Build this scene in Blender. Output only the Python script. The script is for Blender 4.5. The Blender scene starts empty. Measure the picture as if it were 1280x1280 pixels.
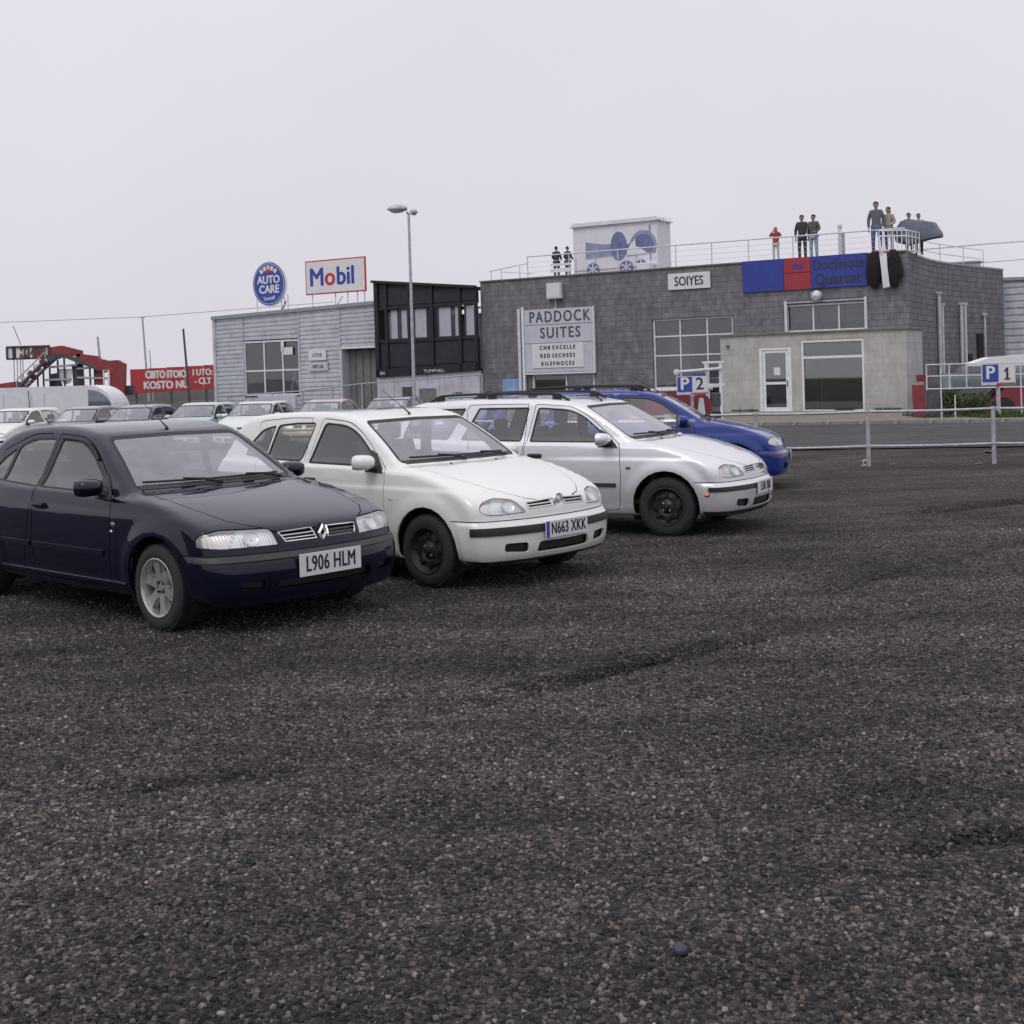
import bpy, bmesh, math, random
import numpy as np
from mathutils import Vector, Matrix, Euler
random.seed(7); rng = np.random.default_rng(7)
S = bpy.context.scene
C = S.collection
PI = math.pi
rad = math.radians

# ------------------------------------------------------------------ camera
CAM_Z = 1.715
pt, rl = rad(-0.93), rad(1.72)
fwd = Vector((0, math.cos(pt), math.sin(pt)))
dwn = Vector((0, math.sin(pt), -math.cos(pt)))
rgt = Vector((1, 0, 0))
r2 = math.cos(rl)*rgt + math.sin(rl)*dwn
d2 = -math.sin(rl)*rgt + math.cos(rl)*dwn
cd = bpy.data.cameras.new('camera'); cam = bpy.data.objects.new('camera', cd); C.objects.link(cam)
m3 = Matrix((r2, -d2, -fwd)).transposed()
cam.matrix_world = Matrix.Translation((0, 0, CAM_Z)) @ m3.to_4x4()
cd.sensor_width = 36; cd.lens = 36*1640/1280; cd.shift_y = -147/1280
cd.clip_start = 0.1; cd.clip_end = 4000
cd.dof.use_dof = False
S.camera = cam

# ------------------------------------------------------------------ sky, sun, exposure
W = bpy.data.worlds.new('World'); S.world = W; W.use_nodes = True
wn, wl = W.node_tree.nodes, W.node_tree.links
wn.clear()
SUN_EL, SUN_AZ = rad(52), rad(215)
sky = wn.new('ShaderNodeTexSky'); sky.sky_type = 'NISHITA'; sky.sun_disc = False
sky.sun_elevation = SUN_EL; sky.sun_rotation = SUN_AZ; sky.dust_density = 5; sky.air_density = 1.5
bg1 = wn.new('ShaderNodeBackground'); bg1.inputs[1].default_value = 0.06
wl.new(sky.outputs[0], bg1.inputs[0])
# even cloud deck: brightness rises slowly from the horizon to the zenith
tc = wn.new('ShaderNodeTexCoord'); sx = wn.new('ShaderNodeSeparateXYZ'); wl.new(tc.outputs['Generated'], sx.inputs[0])
cr = wn.new('ShaderNodeValToRGB'); wl.new(sx.outputs[2], cr.inputs[0])
e = cr.color_ramp.elements
e[0].position = 0.0; e[0].color = (.722, .700, .770, 1)
e[1].position = 1.0; e[1].color = (1.26, 1.25, 1.30, 1)
x = cr.color_ramp.elements.new(0.30); x.color = (.812, .795, .862, 1)
nz = wn.new('ShaderNodeTexNoise'); nz.inputs['Scale'].default_value = 2.6; nz.inputs['Detail'].default_value = 5
wl.new(tc.outputs['Generated'], nz.inputs['Vector'])
mr = wn.new('ShaderNodeMapRange'); mr.inputs[1].default_value = .3; mr.inputs[2].default_value = .7
mr.inputs[3].default_value = .965; mr.inputs[4].default_value = 1.025
wl.new(nz.outputs[0], mr.inputs[0])
vm = wn.new('ShaderNodeVectorMath'); vm.operation = 'SCALE'
wl.new(cr.outputs[0], vm.inputs[0]); wl.new(mr.outputs[0], vm.inputs['Scale'])
bg2 = wn.new('ShaderNodeBackground'); wl.new(vm.outputs[0], bg2.inputs[0]); bg2.inputs[1].default_value = 1.0
mx = wn.new('ShaderNodeMixShader'); mx.inputs[0].default_value = .94
wl.new(bg1.outputs[0], mx.inputs[1]); wl.new(bg2.outputs[0], mx.inputs[2])
wo = wn.new('ShaderNodeOutputWorld'); wl.new(mx.outputs[0], wo.inputs[0])
sd = bpy.data.lights.new('sun', 'SUN'); sd.energy = 0.65; sd.angle = rad(25); sd.color = (1, .97, .93)
sun = bpy.data.objects.new('sun', sd); C.objects.link(sun)
sv = Vector((math.sin(SUN_AZ)*math.cos(SUN_EL), math.cos(SUN_AZ)*math.cos(SUN_EL), math.sin(SUN_EL)))
sun.rotation_euler = sv.to_track_quat('Z', 'Y').to_euler()
S.view_settings.view_transform = 'Standard'; S.view_settings.look = 'None'
S.view_settings.exposure = 0.0; S.view_settings.gamma = 1.0; S.view_settings.use_curve_mapping = False

# ------------------------------------------------------------------ materials
M = {}
def mat(name, col, rough=.6, metal=0, coat=0, var=0, vscale=6, bump=0, bscale=40, spec=.5, alpha=None, dirt=None, detail=4, obj=True, world=None):
    """procedural material: base colour with noise variation, fine relief, optional dirt"""
    m = bpy.data.materials.new(name); m.use_nodes = True
    n, l = m.node_tree.nodes, m.node_tree.links
    b = n['Principled BSDF']
    b.inputs['Base Color'].default_value = (*col, 1); b.inputs['Roughness'].default_value = rough
    b.inputs['Metallic'].default_value = metal; b.inputs['Specular IOR Level'].default_value = spec
    if coat: b.inputs['Coat Weight'].default_value = coat; b.inputs['Coat Roughness'].default_value = .05
    t = n.new('ShaderNodeTexCoord'); src = t.outputs['Object']
    if world:
        gp = n.new('ShaderNodeNewGeometry'); mp_ = n.new('ShaderNodeMapping'); mp_.inputs['Scale'].default_value = world; l.new(gp.outputs['Position'], mp_.inputs[0]); src = mp_.outputs[0]
    if var:
        no = n.new('ShaderNodeTexNoise'); no.inputs['Scale'].default_value = vscale; no.inputs['Detail'].default_value = detail
        no.inputs['Roughness'].default_value = .65
        l.new(src, no.inputs['Vector'])
        r = n.new('ShaderNodeMapRange'); r.inputs[1].default_value = .3; r.inputs[2].default_value = .7
        r.inputs[3].default_value = 1-var; r.inputs[4].default_value = 1+var
        l.new(no.outputs[0], r.inputs[0])
        v = n.new('ShaderNodeVectorMath'); v.operation = 'SCALE'; v.inputs[0].default_value = col
        l.new(r.outputs[0], v.inputs['Scale']); last = v.outputs[0]
        if dirt:
            dn = n.new('ShaderNodeTexNoise'); dn.inputs['Scale'].default_value = dirt[1]; dn.inputs['Detail'].default_value = 8
            dn.inputs['Roughness'].default_value = .7
            l.new(src, dn.inputs['Vector'])
            dr = n.new('ShaderNodeMapRange'); dr.inputs[1].default_value = dirt[2]; dr.inputs[2].default_value = dirt[3]
            dr.inputs[3].default_value = 0; dr.inputs[4].default_value = dirt[4]
            l.new(dn.outputs[0], dr.inputs[0])
            mi = n.new('ShaderNodeMix'); mi.data_type = 'RGBA'; mi.inputs[7].default_value = (*dirt[0], 1)
            l.new(dr.outputs[0], mi.inputs[0]); l.new(last, mi.inputs[6]); last = mi.outputs[2]
        l.new(last, b.inputs['Base Color'])
    if bump:
        bn = n.new('ShaderNodeTexNoise'); bn.inputs['Scale'].default_value = bscale; bn.inputs['Detail'].default_value = 6
        l.new(src, bn.inputs['Vector'])
        bp = n.new('ShaderNodeBump'); bp.inputs['Strength'].default_value = bump; bp.inputs['Distance'].default_value = .01
        l.new(bn.outputs[0], bp.inputs['Height']); l.new(bp.outputs[0], b.inputs['Normal'])
    M[name] = m
    return m

def paint(name, col, metal=0.0, rough=.35, spec=.5, coat_ior=1.5, coat_tint=(1, 1, 1), cmax=.30, inner=(.05, .05, .055), dust=(.30, .28, .26), dusta=.18):
    """car paint outside, dark trim on the inside of the shell, road dust low on the sides"""
    m = bpy.data.materials.new(name); m.use_nodes = True
    n, l = m.node_tree.nodes, m.node_tree.links
    b = n['Principled BSDF']
    b.inputs['Roughness'].default_value = rough; b.inputs['Metallic'].default_value = metal
    b.inputs['Coat Weight'].default_value = 1; b.inputs['Coat Roughness'].default_value = .06
    b.inputs['Specular IOR Level'].default_value = spec; b.inputs['Coat IOR'].default_value = coat_ior; b.inputs['Coat Tint'].default_value = (*coat_tint, 1)
    t = n.new('ShaderNodeTexCoord')
    no = n.new('ShaderNodeTexNoise'); no.inputs['Scale'].default_value = 5; no.inputs['Detail'].default_value = 8; no.inputs['Roughness'].default_value = .7
    l.new(t.outputs['Object'], no.inputs['Vector'])
    sp = n.new('ShaderNodeSeparateXYZ'); l.new(t.outputs['Object'], sp.inputs[0])
    zr = n.new('ShaderNodeMapRange'); zr.inputs[1].default_value = .75; zr.inputs[2].default_value = .2
    zr.inputs[3].default_value = 0.1; zr.inputs[4].default_value = 1.0; l.new(sp.outputs[2], zr.inputs[0])
    nr = n.new('ShaderNodeMapRange'); nr.inputs[1].default_value = .4; nr.inputs[2].default_value = .68
    nr.inputs[3].default_value = 0.15; nr.inputs[4].default_value = 1.0; l.new(no.outputs[0], nr.inputs[0])
    mu = n.new('ShaderNodeMath'); mu.operation = 'MULTIPLY'; l.new(zr.outputs[0], mu.inputs[0]); l.new(nr.outputs[0], mu.inputs[1])
    mu2 = n.new('ShaderNodeMath'); mu2.operation = 'MULTIPLY'; l.new(mu.outputs[0], mu2.inputs[0]); mu2.inputs[1].default_value = dusta
    mi = n.new('ShaderNodeMix'); mi.data_type = 'RGBA'; mi.inputs[6].default_value = (*col, 1); mi.inputs[7].default_value = (*dust, 1)
    l.new(mu2.outputs[0], mi.inputs[0]); l.new(mi.outputs[2], b.inputs['Base Color'])
    cr = n.new('ShaderNodeMapRange'); cr.inputs[3].default_value = .04; cr.inputs[4].default_value = cmax
    l.new(mu.outputs[0], cr.inputs[0]); l.new(cr.outputs[0], b.inputs['Coat Roughness'])
    # faint ripples in the sheet metal
    bn = n.new('ShaderNodeTexNoise'); bn.inputs['Scale'].default_value = 2.5; bn.inputs['Detail'].default_value = 1
    l.new(t.outputs['Object'], bn.inputs['Vector'])
    bp = n.new('ShaderNodeBump'); bp.inputs['Strength'].default_value = .12; bp.inputs['Distance'].default_value = .02
    l.new(bn.outputs[0], bp.inputs['Height']); l.new(bp.outputs[0], b.inputs['Coat Normal'])
    d = n.new('ShaderNodeBsdfDiffuse'); d.inputs[0].default_value = (*inner, 1)
    g = n.new('ShaderNodeNewGeometry'); ms = n.new('ShaderNodeMixShader')
    l.new(g.outputs['Backfacing'], ms.inputs[0]); l.new(b.outputs[0], ms.inputs[1]); l.new(d.outputs[0], ms.inputs[2])
    l.new(ms.outputs[0], n['Material Output'].inputs[0])
    M[name] = m; return m

def glass(name, tint=(.75, .8, .8), base=.06, gloss=1.0, rough=.02, milky=0.0, mcol=(.6, .62, .7), ior=1.5):
    """thin pane: tinted see-through plus mirror reflection, an uneven milky film"""
    m = bpy.data.materials.new(name); m.use_nodes = True
    n, l = m.node_tree.nodes, m.node_tree.links; n.clear()
    o = n.new('ShaderNodeOutputMaterial'); tr = n.new('ShaderNodeBsdfTransparent'); tr.inputs[0].default_value = (*tint, 1)
    gl = n.new('ShaderNodeBsdfGlossy'); gl.inputs['Roughness'].default_value = rough; gl.inputs[0].default_value = (gloss, gloss, gloss, 1)
    fr = n.new('ShaderNodeFresnel'); fr.inputs[0].default_value = ior
    g = n.new('ShaderNodeNewGeometry')
    # thin pane: same reflection from both sides
    mm = n.new('ShaderNodeMath'); mm.operation = 'MULTIPLY_ADD'; mm.inputs[1].default_value = 1.5; mm.inputs[2].default_value = base
    mm.use_clamp = True; l.new(fr.outputs[0], mm.inputs[0])
    vs = n.new('ShaderNodeVectorMath'); vs.operation = 'DOT_PRODUCT'; l.new(g.outputs['Incoming'], vs.inputs[0]); l.new(g.outputs['Normal'], vs.inputs[1])
    ab = n.new('ShaderNodeMath'); ab.operation = 'ABSOLUTE'; l.new(vs.outputs['Value'], ab.inputs[0])
    # schlick
    s1 = n.new('ShaderNodeMath'); s1.operation = 'SUBTRACT'; s1.inputs[0].default_value = 1; l.new(ab.outputs[0], s1.inputs[1])
    p5 = n.new('ShaderNodeMath'); p5.operation = 'POWER'; p5.inputs[1].default_value = 4.0; l.new(s1.outputs[0], p5.inputs[0])
    f0 = n.new('ShaderNodeMath'); f0.operation = 'MULTIPLY_ADD'; f0.inputs[1].default_value = .9; f0.inputs[2].default_value = base; f0.use_clamp = True
    l.new(p5.outputs[0], f0.inputs[0])
    if milky:
        df = n.new('ShaderNodeBsdfDiffuse'); df.inputs[0].default_value = (*mcol, 1)
        tx = n.new('ShaderNodeTexCoord'); no = n.new('ShaderNodeTexNoise'); no.inputs['Scale'].default_value = 7; no.inputs['Detail'].default_value = 6
        l.new(tx.outputs['Object'], no.inputs['Vector'])
        mr_ = n.new('ShaderNodeMapRange'); mr_.inputs[1].default_value = .3; mr_.inputs[2].default_value = .7
        mr_.inputs[3].default_value = milky*.6; mr_.inputs[4].default_value = milky*1.4; l.new(no.outputs[0], mr_.inputs[0])
        m0 = n.new('ShaderNodeMixShader'); l.new(mr_.outputs[0], m0.inputs[0]); l.new(tr.outputs[0], m0.inputs[1]); l.new(df.outputs[0], m0.inputs[2]); back = m0.outputs[0]
    else: back = tr.outputs[0]
    ms = n.new('ShaderNodeMixShader'); l.new(f0.outputs[0], ms.inputs[0]); l.new(back, ms.inputs[1]); l.new(gl.outputs[0], ms.inputs[2])
    l.new(ms.outputs[0], o.inputs[0]); M[name] = m; return m

# ------------------------------------------------------------------ object helpers
def tag(o, label=None, cat=None, group=None, kind=None):
    if label: o['label'] = label
    if cat: o['category'] = cat
    if group: o['group'] = group
    if kind: o['kind'] = kind
    return o
def empty(name, loc=(0, 0, 0), rz=0, label=None, cat=None, group=None):
    o = bpy.data.objects.new(name, None); C.objects.link(o); o.location = loc; o.rotation_euler = (0, 0, rz)
    o.empty_display_size = .2
    return tag(o, label, cat, group)
def link(name, me, parent=None, loc=None, rot=None):
    o = bpy.data.objects.new(name, me); C.objects.link(o)
    if parent: o.parent = parent
    if loc is not None: o.location = loc
    if rot is not None: o.rotation_euler = rot
    return o

class MB:
    """collects simple shapes into one mesh"""
    def __init__(s): s.v = []; s.f = []; s.mi = []; s.cur = 0; s.T = None
    def _add(s, vs, fs):
        n = len(s.v)
        if s.T is not None: vs = [s.T @ Vector(v) for v in vs]
        s.v += [tuple(v) for v in vs]; s.f += [tuple(n+i for i in f) for f in fs]; s.mi += [s.cur]*len(fs)
        return s
    def box(s, c, d, rz=0, rot=None, bev=0):
        """centre c, full size d"""
        hx, hy, hz = d[0]/2, d[1]/2, d[2]/2
        vs = [Vector((x*hx, y*hy, z*hz)) for x in (-1, 1) for y in (-1, 1) for z in (-1, 1)]
        R = Euler(rot).to_matrix() if rot else Matrix.Rotation(rz, 3, 'Z')
        vs = [R @ v + Vector(c) for v in vs]
        return s._add(vs, [(0, 1, 3, 2), (4, 6, 7, 5), (0, 4, 5, 1), (2, 3, 7, 6), (0, 2, 6, 4), (1, 5, 7, 3)])
    def tube(s, pts, r, n=8, cap=True, r2=None):
        pts = [Vector(p) for p in pts]; k = len(pts)
        rs = [r + ((r2 if r2 is not None else r)-r)*i/max(1, k-1) for i in range(k)] if not isinstance(r, (list, tuple)) else r
        vs = []; up = Vector((0, 0, 1))
        for i, p in enumerate(pts):
            t = (pts[min(i+1, k-1)]-pts[max(i-1, 0)])
            if t.length < 1e-9: t = Vector((0, 0, 1))
            t.normalize()
            a = t.cross(up)
            if a.length < .05: a = t.cross(Vector((0, 1, 0)))
            a.normalize(); b = t.cross(a)
            for j in range(n):
                w = 2*PI*(j+.5)/n; vs.append(p + (a*math.cos(w)+b*math.sin(w))*rs[i])
        fs = [(i*n+j, i*n+(j+1) % n, (i+1)*n+(j+1) % n, (i+1)*n+j) for i in range(k-1) for j in range(n)]
        if cap: fs += [tuple(reversed(range(n))), tuple(range((k-1)*n, k*n))]
        return s._add(vs, fs)
    def lathe(s, prof, n=32, axis='Z', c=(0, 0, 0), close=False):
        """profile (radius, height) spun round an axis"""
        vs = []
        for (r, h) in prof:
            for j in range(n):
                w = 2*PI*j/n
                p = {'Z': (r*math.cos(w), r*math.sin(w), h), 'Y': (r*math.cos(w), h, r*math.sin(w)), 'X': (h, r*math.cos(w), r*math.sin(w))}[axis]
                vs.append((p[0]+c[0], p[1]+c[1], p[2]+c[2]))
        k = len(prof)
        fs = [(i*n+j, i*n+(j+1) % n, (i+1)*n+(j+1) % n, (i+1)*n+j) for i in range(k-1) for j in range(n)]
        if close: fs += [tuple(range(n)), tuple(range((k-1)*n, k*n))]
        return s._add(vs, fs)
    def prism(s, pts, a, b, plane='xz'):
        """closed outline extruded between a and b along the third axis"""
        def P(p, h): return {'xz': (p[0], h, p[1]), 'xy': (p[0], p[1], h), 'yz': (h, p[0], p[1])}[plane]
        n = len(pts); vs = [P(p, a) for p in pts]+[P(p, b) for p in pts]
        return s._add(vs, [tuple(range(n)), tuple(range(2*n-1, n-1, -1))]+[(i, (i+1) % n, n+(i+1) % n, n+i) for i in range(n)])
    def quad(s, a, b, c, d): return s._add([a, b, c, d], [(0, 1, 2, 3)])
    def ball(s, c, r, n=10, m=7):
        vs = [(c[0], c[1], c[2]-r[2])]
        for i in range(1, m):
            t = -PI/2+PI*i/m
            vs += [(c[0]+r[0]*math.cos(t)*math.cos(2*PI*j/n), c[1]+r[1]*math.cos(t)*math.sin(2*PI*j/n), c[2]+r[2]*math.sin(t)) for j in range(n)]
        vs.append((c[0], c[1], c[2]+r[2])); L = len(vs)-1
        fs = [(0, 1+(j+1) % n, 1+j) for j in range(n)]+[(L, 1+(m-2)*n+j, 1+(m-2)*n+(j+1) % n) for j in range(n)]
        fs += [(1+i*n+j, 1+i*n+(j+1) % n, 1+(i+1)*n+(j+1) % n, 1+(i+1)*n+j) for i in range(m-2) for j in range(n)]
        return s._add(vs, fs)
    def mesh(s, name, mats, smooth=False, fix=True, bevel=0):
        me = bpy.data.meshes.new(name); me.from_pydata(s.v, [], s.f)
        if not isinstance(mats, (list, tuple)): mats = [mats]
        for m in mats: me.materials.append(m)
        if len(mats) > 1: me.polygons.foreach_set('material_index', s.mi)
        if fix or bevel:
            bm = bmesh.new(); bm.from_mesh(me)
            if bevel:
                ed = [e_ for e_ in bm.edges if len(e_.link_faces) == 2 and e_.calc_face_angle(0) > .6]
                bmesh.ops.bevel(bm, geom=ed, offset=bevel, segments=2, affect='EDGES', profile=.6, clamp_overlap=True)
            bmesh.ops.recalc_face_normals(bm, faces=bm.faces[:]); bm.to_mesh(me); bm.free()
        if smooth:
            me.polygons.foreach_set('use_smooth', [True]*len(me.polygons))
            try: me.set_sharp_from_angle(angle=smooth if smooth is not True else rad(35))
            except Exception: pass
        me.update(); return me
    def build(s, name, mats, parent=None, smooth=False, loc=None, rot=None, bevel=0):
        return link(name, s.mesh(name, mats, smooth, bevel=bevel), parent, loc, rot)

def text_mesh(body, size, mt, name='lettering', depth=.004, bold=0.0, spacing=1.0, sx=1.0, align='CENTER', shear=0):
    """lettering turned into a plain mesh, standing in the xz plane, facing -y"""
    cu = bpy.data.curves.new(name, 'FONT'); cu.body = body; cu.size = size; cu.extrude = depth/2; cu.offset = bold
    dup_ = bold; cu.offset = 0
    cu.align_x = align; cu.align_y = 'CENTER'; cu.space_character = spacing; cu.resolution_u = 3; cu.shear = shear
    o = bpy.data.objects.new(name, cu); C.objects.link(o)
    dg = bpy.context.evaluated_depsgraph_get(); me = bpy.data.meshes.new_from_object(o.evaluated_get(dg))
    bpy.data.objects.remove(o); bpy.data.curves.remove(cu)
    me.transform(Matrix.Diagonal((sx, 1, 1, 1))); me.transform(Matrix.Rotation(PI/2, 4, 'X'))
    if dup_ > 0:   # heavier strokes: copies of the glyphs shifted sideways and up, each a hair deeper than the last
        b2 = bmesh.new(); k_ = 0
        for dx, dz in ((-1, 0), (1, 0), (0, .8), (0, -.8)):
            t2 = me.copy(); t2.transform(Matrix.Translation((dx*dup_, .0004*size/.1*k_, dz*dup_))); b2.from_mesh(t2); bpy.data.meshes.remove(t2); k_ += 1
        b2.to_mesh(me); b2.free()
    me.materials.clear(); me.materials.append(mt); me.name = name
    return me
def copy_tree(o, parent=None):
    c = o.copy(); C.objects.link(c)
    if parent: c.parent = parent; c.matrix_parent_inverse = o.matrix_parent_inverse.copy()
    for ch in o.children: copy_tree(ch, c)
    return c
# ------------------------------------------------------------------ car materials
mat('tyre', (.022, .022, .023), .85, var=.25, vscale=9, bump=.2, bscale=60)
mat('black_plastic', (.028, .028, .031), .55, var=.2, vscale=8)
mat('rubber', (.012, .012, .013), .6)
mat('alloy', (.50, .50, .50), .38, metal=.75, var=.15, vscale=12, dirt=((.12, .10, .09), 9, .45, .7, .5))
mat('steel_black', (.020, .020, .022), .5, metal=.2, var=.3, vscale=14)
def flutes():
    m = mat('reflector', (.82, .83, .85), .18, metal=.75); n, l = m.node_tree.nodes, m.node_tree.links; t = n['Texture Coordinate']
    w_ = n.new('ShaderNodeTexWave'); w_.inputs['Scale'].default_value = 16; w_.inputs['Distortion'].default_value = .15; w_.bands_direction = 'Y'; l.new(t.outputs['Object'], w_.inputs[0])
    n2 = n.new('ShaderNodeTexNoise'); n2.inputs['Scale'].default_value = 11; l.new(t.outputs['Object'], n2.inputs[0]); a = n.new('ShaderNodeMath'); a.operation = 'MULTIPLY_ADD'; a.inputs[1].default_value = .7; l.new(n2.outputs[0], a.inputs[0]); l.new(w_.outputs['Fac'], a.inputs[2])
    bp = n.new('ShaderNodeBump'); bp.inputs['Strength'].default_value = .28; bp.inputs['Distance'].default_value = .02; l.new(a.outputs[0], bp.inputs['Height']); l.new(bp.outputs[0], n['Principled BSDF'].inputs['Normal'])
mat('chrome', (.72, .72, .74), .18, metal=.9)
flutes()
mat('seat_cloth', (.06, .06, .078), .9, var=.3, vscale=30)
mat('dash', (.055, .055, .065), .6)
mat('paper', (.75, .76, .78), .8, var=.1)
mat('plate_white', (.66, .67, .69), .4)
mat('plate_black', (.012, .012, .014), .5)
mat('plate_blue', (.03, .08, .40), .5)
mat('salmon', (.55, .20, .15), .5)
mat('amber', (.60, .16, .02), .3, coat=1)
mat('red_lamp', (.35, .01, .01), .3, coat=1)
mat('silver_trim', (.6, .6, .62), .35, metal=.6)
glass('windscreen', tint=(.93, .94, 1.0), base=.15, milky=.11, mcol=(.66, .66, .90))
glass('side_glass', tint=(.96, .98, .98), base=.12, milky=.03, mcol=(.5, .53, .57))
glass('lamp_lens', tint=(.93, .94, .95), base=.12, rough=.05, milky=.10, mcol=(.85, .85, .88))
glass('indicator_lens', tint=(.93, .90, .90), base=.10, rough=.08, milky=.16, mcol=(.80, .76, .77))

# ------------------------------------------------------------------ body shape from three views
def catmull(P, n=10, closed=True):
    P = np.array(P, float); N = len(P); out = []
    for i in range(N if closed else N-1):
        p0, p1, p2, p3 = (P[(i-1) % N], P[i], P[(i+1) % N], P[(i+2) % N])
        if not closed: p0 = P[max(i-1, 0)]; p3 = P[min(i+2, N-1)]
        for k in range(n):
            t = k/n
            out.append(.5*((2*p1)+(-p0+p2)*t+(2*p0-5*p1+4*p2-p3)*t*t+(-p0+3*p1-3*p2+p3)*t**3))
    return np.array(out)
def sdf_grid(poly, x0, x1, z0, z1, h=.012, sig=1.0):
    xs = np.arange(x0, x1, h); zs = np.arange(z0, z1, h)
    X, Z = np.meshgrid(xs, zs, indexing='ij'); D = np.full(X.shape, 1e9); inside = np.zeros(X.shape, bool)
    A = poly; B = np.roll(poly, -1, 0)
    for a, b in zip(A, B):
        ex, ez = b-a; L = ex*ex+ez*ez+1e-12
        t = np.clip(((X-a[0])*ex+(Z-a[1])*ez)/L, 0, 1)
        D = np.minimum(D, (X-a[0]-t*ex)**2+(Z-a[1]-t*ez)**2)
        if a[1] != b[1]:
            c = ((a[1] > Z) != (b[1] > Z)) & (X < (b[0]-a[0])*(Z-a[1])/(b[1]-a[1]+1e-15)+a[0]); inside ^= c
    D = np.sqrt(D); D[inside] *= -1
    k = np.exp(-np.arange(-5, 6)**2/(2*sig*sig)); k /= k.sum()
    for ax in (0, 1):
        D = np.apply_along_axis(lambda r: np.convolve(np.pad(r, 5, mode='reflect', reflect_type='odd'), k, 'valid'), ax, D)
    return D, x0, z0, h
def sample(G, x, z):
    D, x0, z0, h = G
    u = np.clip((x-x0)/h, 1, D.shape[0]-2.001); v = np.clip((z-z0)/h, 1, D.shape[1]-2.001)
    i = u.astype(int); j = v.astype(int); a = u-i; b = v-j
    return (D[i, j]*(1-a)*(1-b)+D[i+1, j]*a*(1-b)+D[i, j+1]*(1-a)*b+D[i+1, j+1]*a*b)
def sstep(a, b, x): t = np.clip((x-a)/(b-a), 0, 1); return t*t*(3-2*t)

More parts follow.
